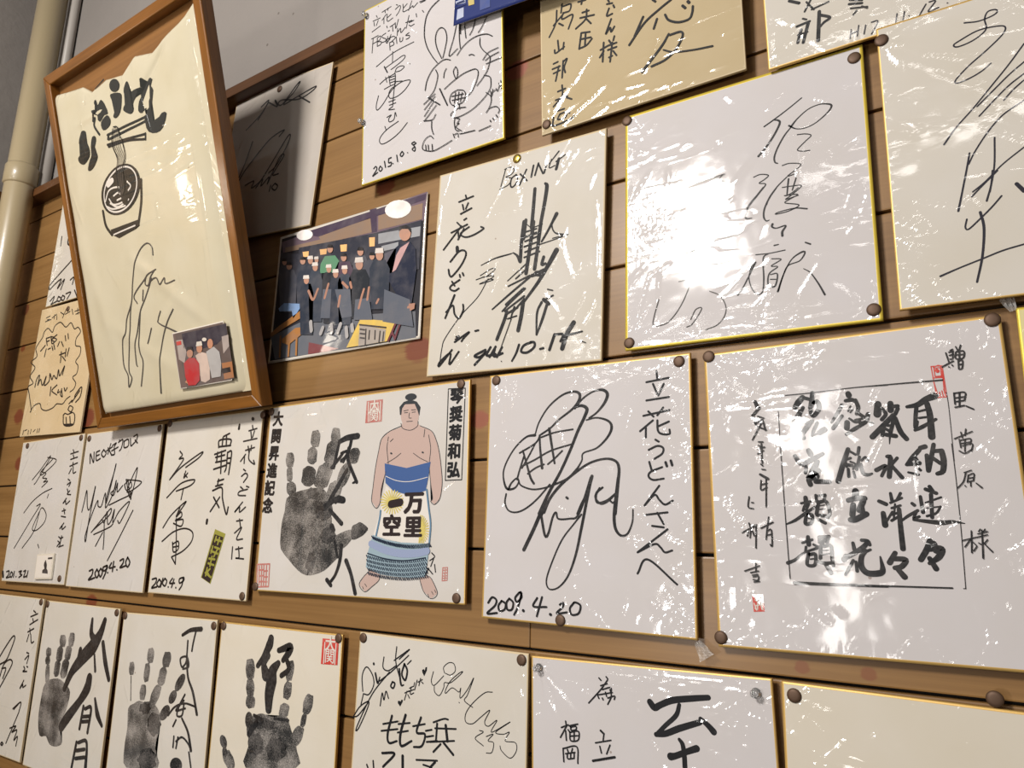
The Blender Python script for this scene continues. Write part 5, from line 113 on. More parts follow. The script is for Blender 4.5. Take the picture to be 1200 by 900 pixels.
{"name":"signature","mat":"black","strokes":[[-135,251,32,38,443,32,249,638,31,338,610,31,231,355,31,125,205,31,-84,115,32],[-9,-87,31,72,130,31,274,237,31,389,179,31,223,-62,31,59,-270,31],[19,55,31,174,71,31,120,-108,31],[463,-1143,30,428,-1175,30,481,-1190,30,517,-1161,29,463,-1143,30]]}],"label":"board at the lower left corner with a slanting column of thin script","paper":"warm_paper","edge":"cream","rim":1.4,"film":{"n":14,"dir":60}},"dark":{"c":[-916.61,0.0,606.69],"roll":-0.08585,"tilt":0.0,"w":242.0,"h":272.0,"parts":[{"name":"upper_signature","mat":"black","strokes":[[-796,657,30,-470,856,29,-290,1047,29],[-477,1008,29,-299,1088,29,-378,943,29,-509,779,29],[-290,1047,29,-39,905,28,-124,1043,29,68,908,28,381,1179,28,463,1214,27,351,1072,28,123,902,28,478,963,27,871,1027,27,785,956,27,491,902,27,49,998,28,-41,917,28],[478,963,27,783,771,27]]},
{"name":"lower_signature","mat":"black","strokes":[[-559,387,29,-707,-68,29,-904,-445,29],[-850,-427,29,-637,-120,29,-123,310,28,239,417,27,142,326,28],[-569,-401,29,-353,-365,28,-381,-481,28,-180,-398,28,-7,-206,28,364,276,27,413,190,27,199,-173,27,13,-292,27],[-265,-502,28,-121,-371,28,-132,-489,28,40,-365,27,29,-481,27,229,-67,27,341,-54,27,170,-278,27,133,-353,27,271,-353,27],[119,-527,27,104,-624,27],[221,-509,27,156,-571,27,248,-632,27,297,-567,27,221,-509,27]]}],"label":"grey half-shadowed board under the wood trim with two looping black signatures","paper":"grey_paper","edge":"cream","rim":1.4,"film":{"n":20,"dir":60,"pins":[[121.52,127.58,30,8,0.4]]}},"fbs":{"c":[-1521.23,0.0,323.17],"roll":-0.02687,"tilt":0.0,"w":242.0,"h":272.0,"parts":[{"name":"heading","mat":"black","strokes":[[-947,1152,24,-791,1173,24],[-889,1103,24,-791,1103,24],[-960,1071,24,-721,1090,24],[-691,1119,24,-510,1177,23],[-590,1175,24,-599,1086,23],[-499,1143,23,-470,1057,23],[-359,1198,23,-221,1138,23],[-234,1059,23,-137,1236,23],[-140,1127,23,41,1163,23],[105,1203,23,181,1084,22],[240,1136,22,438,1149,22],[299,1068,22,457,1087,22],[335,1191,22,393,1056,22]]},
{"name":"speech_bubble","mat":"black","strokes":[[-1105,-479,23,-1209,-310,24,-1025,-244,23,-1207,-87,24,-1061,83,24,-1281,226,24,-1067,328,24,-1172,503,24,-1088,618,24,-962,727,24,-922,846,24,-778,903,24,-564,795,23,-502,918,23,-283,972,23,-21,839,23,162,907,22,346,758,22,483,772,22,613,663,22,489,541,22,514,395,22,713,342,21,741,186,21,620,61,21,740,-42,21,737,-193,21,605,-258,21,762,-384,21,724,-493,21,596,-548,21],[-1105,-479,23,-900,-810,23,-924,-856,23,-804,-737,23,-574,-704,23,-453,-820,22,-240,-867,22,15,-824,22,144,-756,22,374,-770,21,494,-684,21,625,-636,21]]},
{"name":"message","mat":"black","strokes":[[-784,686,26,-687,525,26],[-784,686,26,-626,697,26],[-733,611,26,-625,624,26],[-589,705,26,-493,544,26,-409,575,26,-547,631,26,-440,667,26,-589,705,26],[-338,716,26,-449,668,26,-319,613,26,-410,555,26],[-938,429,27,-771,534,26],[-702,454,26,-724,286,26],[-616,436,26,-525,451,26],[-475,490,26,-402,394,26],[-327,406,26,-405,518,26],[-227,455,26,-181,550,26],[-100,541,25,14,429,25],[16,655,25,76,541,25],[122,682,25,174,569,25],[-84,262,25,137,286,25],[-28,323,25,10,95,25],[46,217,25,201,116,25],[150,363,25,167,197,25],[268,370,25,238,210,25],[-907,-341,26,-886,-174,26,-789,-102,26,-796,-309,26,-718,-188,26,-589,-325,26,-492,-147,26,-507,-332,26,-335,-259,25,-350,-100,25,-225,-236,25,-175,-154,25,-33,-232,25,-18,-51,25,65,-182,25,146,-84,25,207,7,25,175,-172,25],[-213,-385,25,-188,-569,25],[27,-365,25,-145,-468,25,81,-569,25],[123,-468,25,107,-532,25,183,-511,24],[248,-458,24,233,-571,24,326,-623,24,247,-477,24],[341,-446,24,401,-515,24,463,-455,24]]},
{"name":"chef_doodle","mat":"black","strokes":[[488,-1001,21,551,-967,21,668,-992,21,840,-965,21,944,-1044,21,925,-1207,21,590,-1199,21,488,-1001,21],[613,-1045,21,667,-1166,21],[754,-1034,21,814,-1173,21],[637,-898,21,687,-827,21,817,-871,21,763,-949,21,637,-898,21],[822,-687,21,835,-613,21,1020,-478,21,1029,-663,21,886,-772,21],[739,-763,21,972,-549,21],[637,-786,21,739,-718,21],[603,-1192,37,908,-1199,36]]},
{"name":"date","mat":"black","strokes":[[-1072,-1234,23,-1081,-1320,23],[-1027,-1244,23,-935,-1224,23],[-863,-1243,23,-850,-1321,23],[-746,-1228,23,-756,-1313,23],[-647,-1279,22,-573,-1239,22],[-466,-1228,22,-478,-1304,22],[-388,-1224,22,-400,-1300,22]]}],"label":"wood-toned board beside the tilted frame with a cloud-shaped bubble around its writing","paper":"straw_paper","edge":"cream","rim":1.4,"film":{"n":16,"dir":80,"spread":12,"amt":0.7}},"y2007":{"c":[-1495.84,-3.0,599.84],"roll":-0.00658,"tilt":0.0,"w":242.0,"h":272.0,"parts":[{"name":"signature","mat":"black","strokes":[[-1003,192,42,-984,-18,41],[-680,169,41,-684,-24,41,-532,-114,40],[-1186,-968,41,-1133,-848,41,-382,-469,40],[-1137,-977,41,-939,-883,41,-712,-830,40,-808,-1011,40,-571,-856,40,-658,-1061,40],[-309,-914,39,-171,-883,39,-188,-1028,39]]},
{"name":"date","mat":"black","strokes":[[-1048,-1253,34,-891,-1176,33,-939,-1309,33,-976,-1335,34,-742,-1304,33],[-701,-1208,33,-739,-1285,33,-620,-1324,33,-586,-1264,33,-701,-1208,33],[-531,-1213,33,-569,-1291,33,-461,-1327,33,-428,-1263,33,-531,-1213,33],[-395,-1200,33,-205,-1200,32,-312,-1329,32],[-57,-1180,32,95,-1352,32]]}],"label":"cream board mostly hidden behind the tilted frame near the pipe, dated 2007","paper":"warm_paper","edge":"cream","rim":1.4,"film":{"n":16,"dir":70,"spread":20}},"edge":{"c":[158.4,0.0,49.01],"roll":-0.01869,"tilt":0.0,"w":242.0,"h":272.0,"parts":[],"label":"sliver of a pale gold board to the right of the ruled-box board","paper":"gold_paper","edge":"bright","rim":2.0,"film":{"n":40,"dir":80,"spread":20},"tabs":[[-122.49,134.14,20,1.9,14]]}},"knots":[[-664.7,490.1,14,"6b2c1a"],[-444.4,593.4,13,"8a4a3a"],[-589.8,239.6,17,"6e3220"],[-1743.3,483.6,13,"5c2a18"],[-1723.7,392.2,8,"6a3018"],[-1689.3,238.0,16,"6a3020"],[-1401.5,212.0,18,"6a2e20"],[-1653.8,137.1,13,"6a3020"],[-488.9,139.1,11,"8a4c3a"],[-1299.0,-117.0,14,"6a2e1c"],[-1559.9,874.5,12,"6a2e1c"],[-142.0,-102.0,5,"7a4a2c"],[-90.5,-101.9,5,"7a4a2c"]],"joints":{"-1":[-415.4]},"tacks":[["saga",-118.9,130.3,"bronze","dark bronze thumbtack in the upper left corner of the gold-edged brushed-signature board"],["saga",113.3,123.9,"bronze","dark bronze thumbtack in the upper right corner of the gold-edged brushed-signature board"],["saga",114.2,-125.4,"bronze","dark bronze thumbtack in the lower right corner of the gold-edged brushed-signature board"],["saga",-116.5,-128.1,"bronze","dark bronze thumbtack in the lower left corner of the gold-edged brushed-signature board"],["right2",-117.4,122.7,"bronze","dark bronze thumbtack in the upper left corner of the flowing pen signature board at right"],["shima",-114.2,-123.7,"bronze","dark bronze thumbtack in the lower left corner of the yellowed tan board"],["boxing",0.3,129.1,"gold","shiny gold thumbtack at the top middle of the BOXING board"],["tbu",-111.8,129.5,"bronze","dark bronze thumbtack in the upper left corner of the big looping autograph board"],["tbu",109.2,128.2,"bronze","dark bronze thumbtack in the upper right corner of the big looping autograph board"],["tbu",-22.3,-130.5,"bronze","dark bronze thumbtack at the bottom of the looping autograph board by its date"],["mimi",-116.2,133.1,"bronze","dark bronze thumbtack in the upper left corner of the ruled-box brush board"],["mimi",115.3,132.2,"bronze","dark bronze thumbtack in the upper right corner of the ruled-box brush board"],["mimi",-118.5,-127.9,"bronze","dark bronze thumbtack in the lower left corner of the ruled-box brush board"],["sumo",168.0,125.3,"bronze","dark bronze thumbtack in the upper right corner of the sumo wrestler board"],["sumo",-177.7,122.5,"bronze","dark bronze thumbtack in the upper left corner of the sumo wrestler board"],["sumo",-180.6,-124.0,"bronze","dark bronze thumbtack in the lower left corner of the sumo wrestler board"],["sumo",169.4,-122.8,"bronze","dark bronze thumbtack in the lower right corner of the sumo wrestler board"],["haki",-114.6,133.5,"bronze","dark bronze thumbtack in the upper left corner of the board with the yellow-green sticker"],["haki",121.7,128.6,"bronze","dark bronze thumbtack in the upper right corner of the board with the yellow-green sticker"],["haki",112.0,-129.5,"bronze","dark bronze thumbtack in the lower right corner of the board with the yellow-green sticker"],["neo",-110.9,126.6,"bronze","dark bronze thumbtack in the upper left corner of the star signature board"],["neo",113.4,129.1,"bronze","dark bronze thumbtack in the upper right corner of the star signature board"],["first",-99.0,128.0,"bronze","dark bronze thumbtack in the upper left corner of the board dated 2012.3.21"],["first",109.5,128.6,"bronze","dark bronze thumbtack in the upper right corner of the board dated 2012.3.21"],["first",102.7,-125.2,"bronze","dark bronze thumbtack in the lower right corner of the board dated 2012.3.21"],["fbs",-5.7,122.9,"bronze","dark thumbtack at the top of the speech bubble board beside the frame"],["bfirst",112.2,130.4,"bronze","dark bronze thumbtack in the upper right corner of the cut-off board at the lower left"],["hand1",-116.4,129.9,"bronze","dark bronze thumbtack in the upper left corner of the dark hand print board"],["hand1",112.8,129.6,"bronze","dark bronze thumbtack in the upper right corner of the dark hand print board"],["hand2",-116.8,131.0,"bronze","dark bronze thumbtack in the upper left corner of the grey hand print board"],["hand2",114.0,127.8,"bronze","dark bronze thumbtack in the upper right corner of the grey hand print board"],["hand3",-115.2,130.5,"bronze","dark bronze thumbtack in the upper left corner of the red seal board"],["hand3",114.3,131.3,"bronze","dark bronze thumbtack in the upper right corner of the red seal board"],["riki",-115.1,129.6,"bronze","dark bronze thumbtack in the upper left corner of the board with small hearts"],["riki",112.5,128.9,"bronze","dark bronze thumbtack in the upper right corner of the board with small hearts"],["cloud",-111.6,125.4,"clear","clear push pin in the gathered film at upper left of the bold character board"],["cloud",106.9,123.4,"clear","clear push pin in the gathered film at upper right of the bold character board"],["mlast",-111.0,125.7,"bronze","dark bronze thumbtack in the upper left corner of the blank cream board"],["mlast",31.2,142.7,"bronze","dark bronze thumbtack on the top edge of the blank cream board near the right"],["dark",-4.4,122.5,"bronze","dark thumbtack at the top middle of the shadowed grey board"],["rabbit",-116.2,125.1,"clear","clear push pin at the upper left corner of the cartoon face board"],["rabbit",120.0,40.0,"clear","clear push pin at the upper right corner of the cartoon face board"],["rabbit",-119.4,-41.2,"clear","clear push pin on the left edge of the cartoon face board"]],"frame":{"c":[-1063.39,-116.5,473.28],"roll":0.00578,"tilt":0.28515,"w":440.0,"h":615.0,"parts":[]},"cloth":{"c":[-1063.4,-112.66,474.41],"roll":0.00578,"tilt":0.28515,"w":396.0,"h":565.0,"parts":[{"name":"dyed_lettering","mat":"clothink","layer":0,"strokes":[[-687,2383,14,-407,2438,32],[-807,1945,42,-859,1835,42,-748,1663,42],[-814,2036,42,-874,1922,42]],"fills":[[[-1228,1863],[-1196,1858],[-1160,1845],[-1136,1821],[-1135,1782],[-1146,1732],[-1150,1680],[-1135,1628],[-1113,1575],[-1098,1527],[-1095,1487],[-1101,1453],[-1115,1423],[-1141,1398],[-1177,1377],[-1216,1360],[-1259,1345],[-1305,1334],[-1349,1334],[-1391,1349],[-1430,1373],[-1457,1400],[-1472,1427],[-1475,1457],[-1460,1483],[-1410,1500],[-1343,1515],[-1302,1541],[-1318,1587],[-1360,1644],[-1382,1699],[-1361,1750],[-1321,1799],[-1285,1836],[-1264,1856],[-1248,1863]],[[-972,1678],[-939,1689],[-904,1685],[-879,1673],[-868,1654],[-866,1628],[-873,1599],[-892,1568],[-920,1534],[-942,1501],[-957,1471],[-967,1443],[-966,1417],[-942,1395],[-907,1376],[-890,1353],[-903,1322],[-934,1288],[-972,1257],[-1016,1228],[-1067,1203],[-1115,1187],[-1163,1184],[-1209,1190],[-1233,1208],[-1223,1241],[-1191,1286],[-1157,1326],[-1125,1354],[-1090,1378],[-1064,1409],[-1054,1452],[-1052,1500],[-1044,1548],[-1025,1597],[-999,1645]],[[-714,2218],[-703,2189],[-694,2144],[-677,2117],[-644,2130],[-602,2160],[-562,2169],[-524,2137],[-487,2083],[-458,2031],[-437,1984],[-425,1938],[-428,1906],[-454,1901],[-495,1909],[-538,1911],[-582,1891],[-629,1863],[-668,1849],[-698,1860],[-721,1883],[-732,1904],[-717,1914],[-688,1921],[-683,1935],[-724,1962],[-787,1995],[-837,2025],[-862,2051],[-873,2074],[-866,2088],[-828,2084],[-773,2071],[-736,2072],[-741,2103],[-765,2148],[-777,2185],[-763,2207],[-737,2220]],[[-648,1825],[-597,1857],[-523,1881],[-460,1887],[-421,1867],[-394,1830],[-382,1793],[-384,1761],[-401,1730],[-433,1707],[-491,1691],[-564,1683],[-620,1692],[-649,1728],[-661,1780]],[[-271,2163],[-193,2154],[-85,2127],[-6,2094],[18,2059],[12,2017],[-2,1973],[-20,1922],[-48,1869],[-81,1825],[-122,1795],[-169,1776],[-210,1768],[-247,1774],[-279,1791],[-285,1819],[-242,1862],[-173,1915],[-136,1964],[-163,2004],[-221,2040],[-265,2074],[-286,2111],[-294,2146]],[[180,2204],[206,2208],[228,2194],[237,2168],[216,2121],[181,2062],[172,2020],[209,2013],[273,2024],[345,2031],[431,2027],[525,2019],[590,2007],[611,1986],[602,1961],[571,1940],[509,1929],[424,1922],[354,1910],[311,1889],[282,1864],[262,1837],[257,1808],[263,1779],[258,1754],[237,1732],[205,1715],[167,1714],[112,1738],[49,1778],[10,1814],[10,1841],[32,1865],[60,1884],[95,1889],[136,1887],[158,1904],[140,1954],[102,2021],[84,2082],[105,2133],[145,2177]],[[525,2139],[564,2147],[608,2118],[624,2068],[642,2027],[690,2052],[744,2082],[798,2068],[831,2037],[803,2000],[769,1958],[795,1921],[811,1878],[744,1829],[669,1758],[638,1626],[642,1500],[696,1443],[773,1427],[854,1458],[933,1493],[1009,1490],[1048,1458],[996,1372],[907,1287],[820,1257],[728,1258],[627,1282],[543,1329],[502,1395],[495,1478],[543,1594],[580,1686],[526,1674],[450,1643],[396,1662],[365,1704],[377,1770],[414,1840],[475,1884],[529,1937],[529,2045]],[[-4,2214],[-11,2198],[-21,2184],[-35,2172],[-52,2163],[-72,2157],[-93,2154],[-116,2154],[-139,2157],[-163,2163],[-186,2172],[-208,2183],[-227,2197],[-243,2213],[-256,2230],[-266,2248],[-272,2267],[-274,2285],[-271,2302],[-264,2318],[-253,2332],[-239,2344],[-222,2353],[-202,2359],[-180,2362],[-157,2362],[-133,2359],[-110,2352],[-87,2343],[-66,2332],[-47,2318],[-31,2302],[-18,2285],[-9,2267],[-3,2249],[-2,2231]]]},
{"name":"chopsticks","mat":"clothink","layer":0,"strokes":[[-531,1588,37,-25,1577,36,518,1565,34],[-520,1514,37,-13,1505,36,501,1503,34],[520,1571,34,501,1503,34],[-573,1442,37,-17,1379,36,453,1322,34],[-550,1407,37,-24,1353,36,433,1247,34],[455,1329,34,431,1241,34],[-504,1570,37,-536,1526,37]]},
{"name":"noodle_bowl","mat":"clothink","layer":0,"strokes":[[-997,468,53,-972,227,52,-837,45,52],[174,687,48,87,365,49,-65,73,49]],"fills":[[[-771,365],[-843,406],[-902,456],[-944,514],[-970,576],[-978,642],[-969,709],[-942,775],[-897,838],[-838,895],[-766,945],[-682,987],[-591,1019],[-495,1040],[-396,1051],[-299,1049],[-206,1037],[-119,1014],[-41,981],[26,939],[79,890],[118,835],[142,775],[149,713],[141,649],[116,586],[76,526],[22,470],[-46,420],[-124,377],[-212,343],[-306,319],[-403,305],[-502,303],[-598,312],[-689,333]],[[-847,127],[-53,115],[-55,19],[-161,-10],[-655,-52],[-837,45]]]},
{"name":"bowl_highlights","mat":"white_line","layer":1,"strokes":[[-728,401,28,-787,436,28,-834,478,28,-868,527,28,-887,580,28,-891,637,28,-880,695,28,-855,752,28,-814,807,28,-762,858,28,-699,902,28,-626,940,28,-548,969,28,-466,990,28,-382,1000,27,-299,1001,27,-220,992,27,-147,974,27,-82,947,27,-27,912,27,17,870,27,49,823,27,66,772,27,70,718,27,60,662,27,36,607,27,-1,554,27,-49,505,27,-109,460,27,-178,422,27,-254,391,27,-334,369,27,-418,355,28,-502,352,28,-583,359,28,-659,375,28,-728,401,28],[-775,31,24,-165,44,23],[-866,599,28,-707,738,28,-450,726,28,-295,599,27,-391,482,27,-646,491,28,-745,605,28],[-733,531,28,-534,429,28,-234,479,27],[-608,625,28,-473,644,28,-402,556,27,-536,536,28],[-840,503,28,-664,425,28,-349,402,27],[-191,747,27,-121,660,27,-265,592,27],[-709,846,122,-591,869,93]]},
{"name":"lifted_noodles","mat":"softgrey","layer":2,"strokes":[[-323,1639,10,-439,1410,10,-324,1132,10,-448,920,10,-448,620,10],[-294,1630,10,-385,1395,10,-283,1121,10,-406,909,10,-424,614,10],[-264,1621,10,-332,1379,10,-242,1109,10,-364,898,10,-394,607,10],[-229,1611,10,-279,1364,10,-201,1098,10,-323,887,10,-370,601,10],[-200,1602,10,-226,1349,10,-160,1087,10,-281,876,10,-341,593,10]]},
{"name":"lifted_noodles","mat":"clothink","layer":3,"strokes":[[-319,1655,18,-215,1617,18,-187,1442,18],[-351,1630,18,-427,1407,18,-348,1139,18,-460,923,18,-461,641,18],[-158,1434,18,-131,1148,18,-254,973,18,-268,697,18,-363,581,18]]},
{"name":"signature","mat":"softgrey","layer":0,"strokes":[[170,-495,21,175,-377,21,93,-294,21,-41,-301,21,-199,-389,22,-356,-571,22,-480,-825,22,-588,-1116,22,-795,-1363,23,-881,-1570,23,-1013,-1678,23,-1081,-1923,23,-1088,-2114,23,-1016,-2266,23,-1039,-2454,23,-918,-2324,23,-967,-2192,23,-891,-1916,23,-778,-1648,23,-663,-1290,22,-588,-1116,22],[187,-723,21,-64,-781,21,-145,-887,22,-77,-930,22,29,-828,21,147,-737,21],[54,-833,21,-208,-1119,22,-392,-1303,22,-559,-1618,22,-677,-1851,22,-716,-2096,23,-702,-2145,23],[-11,-881,21,178,-856,21,250,-974,21,373,-893,21,399,-987,21,627,-976,20],[-64,-781,21,-476,-1011,22,-434,-1157,22],[-223,-979,22,-277,-1138,22],[-392,-1303,22,-522,-1685,22,-561,-1929,22,-530,-2119,22,-681,-2477,23],[145,-1376,21,51,-1496,21,71,-1560,21,477,-1756,30],[483,-1401,21,268,-1590,21,69,-1861,21,-73,-2207,22,-161,-2640,36],[-165,-1599,22,-316,-1823,22]]}]},"photo":{"c":[-732.43,0.0,355.64],"roll":-0.00826,"tilt":0.0,"w":298.9,"h":205.1,"parts":[{"name":"ceiling","mat":"#6d5a66","layer":0,"fills":[[[-1451,931],[1487,1033],[1449,623],[593,636],[-1397,741]]]},
{"name":"ceiling","mat":"#46384a","layer":1,"fills":[[[-998,979],[1465,1007],[1456,922],[-35,870],[-604,836]],[[426,1025],[559,1019],[598,648],[500,657]]]},
{"name":"room_wall","mat":"#8d7460","layer":1,"fills":[[[-604,836],[521,898],[532,663],[-478,700]],[[-1348,816],[-488,783],[-478,694],[-1337,737]],[[603,891],[1420,881],[1423,646],[623,668]]]},
{"name":"dark_back_wall","mat":"#31323c","layer":2,"fills":[[[-1026,748],[593,636],[630,210],[-966,283]],[[-1438,750],[-994,644],[-966,283],[-1428,258]],[[593,636],[1418,635],[1419,-67],[642,83]]]},
{"name":"printed_lamps","mat":"#f4ece6","layer":3,"fills":[[[1218,873],[1217,827],[1187,788],[1133,763],[1060,754],[976,762],[892,786],[818,825],[763,872],[734,923],[734,971],[765,1010],[822,1035],[897,1043],[982,1034],[1065,1008],[1138,969],[1191,923]],[[-734,910],[-736,881],[-758,857],[-801,843],[-857,839],[-920,846],[-984,864],[-1039,890],[-1080,922],[-1101,955],[-1100,985],[-1076,1009],[-1033,1023],[-976,1027],[-912,1019],[-848,1000],[-794,974],[-754,943]]]},
{"name":"printed_window","mat":"#98999c","layer":3,"fills":[[[634,609],[1407,544],[1404,406],[648,454]],[[709,408],[1024,403],[1024,316],[732,327]]]},
{"name":"lanterns","mat":"#f0b878","layer":3,"fills":[[[-927,658],[-789,643],[-786,555],[-900,570]],[[-549,620],[-395,601],[-396,516],[-524,529]],[[-118,602],[23,582],[27,474],[-92,491]],[[460,589],[573,572],[578,435],[479,449]]]},
{"name":"floor","mat":"#62656c","layer":0,"fills":[[[-1497,-597],[-665,-429],[1390,-642],[1427,-1002],[372,-1002],[-596,-985],[-1344,-971]]]},
{"name":"floor_tiles","mat":"#7c3a3c","layer":1,"fills":[[[-618,-801],[12,-976],[-214,-990],[-611,-983]]]},
{"name":"clothes","mat":"#4a4b54","layer":4,"fills":[[[-1396,539],[-1222,505],[-1149,366],[-1096,-200],[-1330,-163],[-1436,420]],[[-1293,446],[-1089,407],[-1006,268],[-959,-291],[-1236,-248],[-1340,330]],[[228,367],[415,329],[489,200],[511,-316],[255,-273],[175,262]],[[477,256],[632,225],[694,100],[720,-409],[503,-374],[435,150]]]},
{"name":"clothes","mat":"#343843","layer":4,"fills":[[[-987,472],[-789,433],[-709,294],[-664,-282],[-932,-239],[-1032,355]],[[-801,441],[-630,408],[-559,271],[-513,-301],[-747,-263],[-843,325]],[[-647,427],[-516,401],[-457,267],[-409,-302],[-588,-273],[-677,309]]]},
{"name":"green_shirt","mat":"#5d8a6b","layer":5,"fills":[[[-418,486],[-201,455],[-101,343],[-136,180],[-497,235],[-496,381]]]},
{"name":"purple_shirt","mat":"#4c3a4a","layer":5,"fills":[[[-118,338],[110,301],[191,169],[194,-35],[-154,28],[-177,240]]]},
{"name":"front_clothes","mat":"#2e3440","layer":6,"fills":[[[-864,137],[-670,102],[-593,-54],[-536,-702],[-799,-666],[-907,-1]],[[-237,118],[-56,85],[15,-67],[61,-695],[-185,-660],[-279,-15]],[[584,227],[814,181],[901,35],[918,-545],[604,-495],[517,109]]]},
{"name":"front_clothes","mat":"#3d434e","layer":6,"fills":[[[-692,309],[-501,273],[-425,116],[-371,-531],[-630,-493],[-734,173]],[[-55,141],[123,108],[192,-42],[234,-665],[-7,-630],[-96,9]]]},
{"name":"front_clothes","mat":"#23272e","layer":6,"fills":[[[-384,227],[-214,195],[-141,41],[-93,-595],[-329,-560],[-426,92]],[[198,163],[438,117],[530,-31],[552,-621],[225,-572],[129,43]]]},
{"name":"front_clothes","mat":"#5a5e68","layer":7,"fills":[[[-394,-34],[-213,-65],[-199,-503],[-396,-474]],[[-142,-78],[171,-132],[245,-545],[44,-540]],[[828,-247],[1300,-472],[1386,-857],[836,-707]],[[287,-303],[550,-322],[644,-654],[284,-601]]]},
{"name":"suit","mat":"#1c2236","layer":6,"fills":[[[1043,354],[1241,356],[1345,236],[1383,-60],[1333,-524],[1087,-412],[843,-54],[842,143],[969,315]]]},
{"name":"grey_sleeve","mat":"#5a5660","layer":6,"fills":[[[784,279],[1000,309],[965,-28],[826,-39]]]},
{"name":"tie_and_shirt","mat":"#c39a98","layer":7,"fills":[[[1077,305],[1234,357],[1132,183],[1018,-2],[953,-26],[1008,208]]]},
{"name":"faces","mat":"#b88a74","layer":7,"fills":[[[-1259,559],[-1259,541],[-1267,526],[-1280,516],[-1296,513],[-1316,517],[-1335,527],[-1351,542],[-1363,561],[-1369,581],[-1368,600],[-1361,615],[-1348,624],[-1331,627],[-1312,623],[-1293,613],[-1277,598],[-1265,579]],[[-1132,470],[-1133,449],[-1141,431],[-1157,420],[-1176,416],[-1199,421],[-1220,433],[-1240,450],[-1253,472],[-1260,495],[-1259,517],[-1251,535],[-1236,546],[-1216,550],[-1194,545],[-1172,533],[-1153,515],[-1139,494]],[[-831,496],[-832,475],[-840,458],[-855,447],[-874,443],[-895,447],[-917,459],[-935,476],[-948,498],[-955,521],[-954,542],[-946,560],[-931,571],[-912,574],[-890,570],[-869,558],[-850,540],[-837,519]],[[-665,463],[-666,444],[-673,429],[-686,419],[-703,416],[-722,419],[-741,430],[-757,445],[-769,464],[-775,485],[-774,504],[-766,519],[-753,529],[-736,533],[-717,529],[-698,518],[-682,502],[-671,483]],[[-542,444],[-543,429],[-549,418],[-559,410],[-572,407],[-586,410],[-601,418],[-613,430],[-622,445],[-626,461],[-626,475],[-620,487],[-610,495],[-597,498],[-582,495],[-568,486],[-556,474],[-547,460]],[[-252,566],[-253,544],[-262,527],[-277,516],[-296,512],[-317,516],[-338,528],[-356,547],[-369,568],[-375,592],[-374,614],[-366,631],[-351,643],[-331,646],[-310,642],[-289,630],[-271,611],[-258,590]],[[47,373],[46,352],[38,335],[23,324],[5,320],[-16,324],[-36,335],[-53,353],[-65,374],[-71,397],[-70,419],[-62,436],[-47,447],[-29,451],[-8,446],[12,435],[29,417],[41,396]],[[378,393],[376,371],[368,353],[353,342],[335,338],[314,343],[294,354],[276,372],[264,394],[258,418],[260,440],[268,458],[283,469],[301,473],[322,469],[343,457],[360,439],[372,417]],[[603,278],[601,260],[594,245],[582,235],[566,232],[549,235],[532,245],[517,260],[507,279],[502,299],[503,318],[511,333],[523,343],[539,346],[556,342],[573,332],[588,317],[598,298]],[[-714,161],[-715,141],[-723,125],[-736,114],[-754,111],[-774,114],[-794,125],[-811,141],[-823,161],[-829,182],[-829,202],[-820,218],[-807,229],[-789,232],[-769,228],[-749,218],[-732,202],[-720,182]],[[-544,332],[-545,312],[-553,296],[-566,286],[-584,282],[-603,286],[-623,297],[-640,313],[-652,333],[-658,354],[-657,374],[-649,390],[-635,400],[-617,404],[-598,400],[-578,389],[-562,373],[-550,353]],[[-250,249],[-252,230],[-259,216],[-271,206],[-287,202],[-305,206],[-323,216],[-338,231],[-349,249],[-355,269],[-354,287],[-347,302],[-334,312],[-318,316],[-300,312],[-282,302],[-267,287],[-256,269]],[[-96,141],[-97,122],[-105,107],[-118,96],[-135,93],[-153,96],[-172,106],[-187,122],[-199,141],[-204,162],[-203,181],[-195,196],[-183,207],[-165,210],[-147,207],[-128,197],[-113,181],[-101,162]],[[84,164],[82,145],[75,130],[62,120],[46,116],[27,119],[9,130],[-6,145],[-17,164],[-23,184],[-22,204],[-14,219],[-1,229],[16,233],[34,229],[52,219],[67,203],[78,184]],[[387,195],[385,169],[374,147],[357,133],[334,128],[309,132],[284,147],[263,168],[247,195],[240,224],[242,251],[253,273],[270,287],[293,292],[319,286],[344,272],[364,250],[380,223]],[[765,258],[763,232],[753,210],[736,197],[715,192],[690,197],[666,211],[646,232],[632,258],[625,286],[627,313],[637,334],[654,348],[676,353],[701,348],[725,334],[745,312],[759,286]],[[1250,460],[1240,427],[1219,401],[1188,387],[1153,385],[1117,397],[1084,421],[1058,454],[1042,492],[1039,530],[1050,564],[1071,590],[1102,604],[1138,605],[1175,593],[1207,569],[1233,536],[1247,498]]]},
{"name":"faces","mat":"#ac7d68","layer":7,"strokes":[[-705,-6,44,-588,-158,44,-503,-15,44],[-342,-173,43,-287,26,43],[-44,-350,42,-26,-200,42],[4,-1,42,116,-98,41],[367,-440,40,402,-297,40,440,-180,40],[520,-342,40,536,-172,40],[702,-421,39,730,-377,39],[1278,-574,37,1336,-560,37],[160,-29,41,192,-111,41]]},
{"name":"hair","mat":"#1a1718","layer":8,"fills":[[[-1376,594],[-1358,635],[-1289,621],[-1259,570]],[[-1266,508],[-1245,556],[-1165,540],[-1130,481]],[[-960,533],[-940,581],[-862,565],[-828,506]],[[-381,607],[-362,656],[-285,640],[-253,580]],[[-77,411],[-58,460],[16,445],[46,386]],[[252,432],[274,482],[349,466],[378,406]],[[495,310],[514,352],[577,339],[604,288]],[[1031,551],[1037,629],[1161,616],[1241,553],[1256,475],[1196,550],[1087,575]]]},
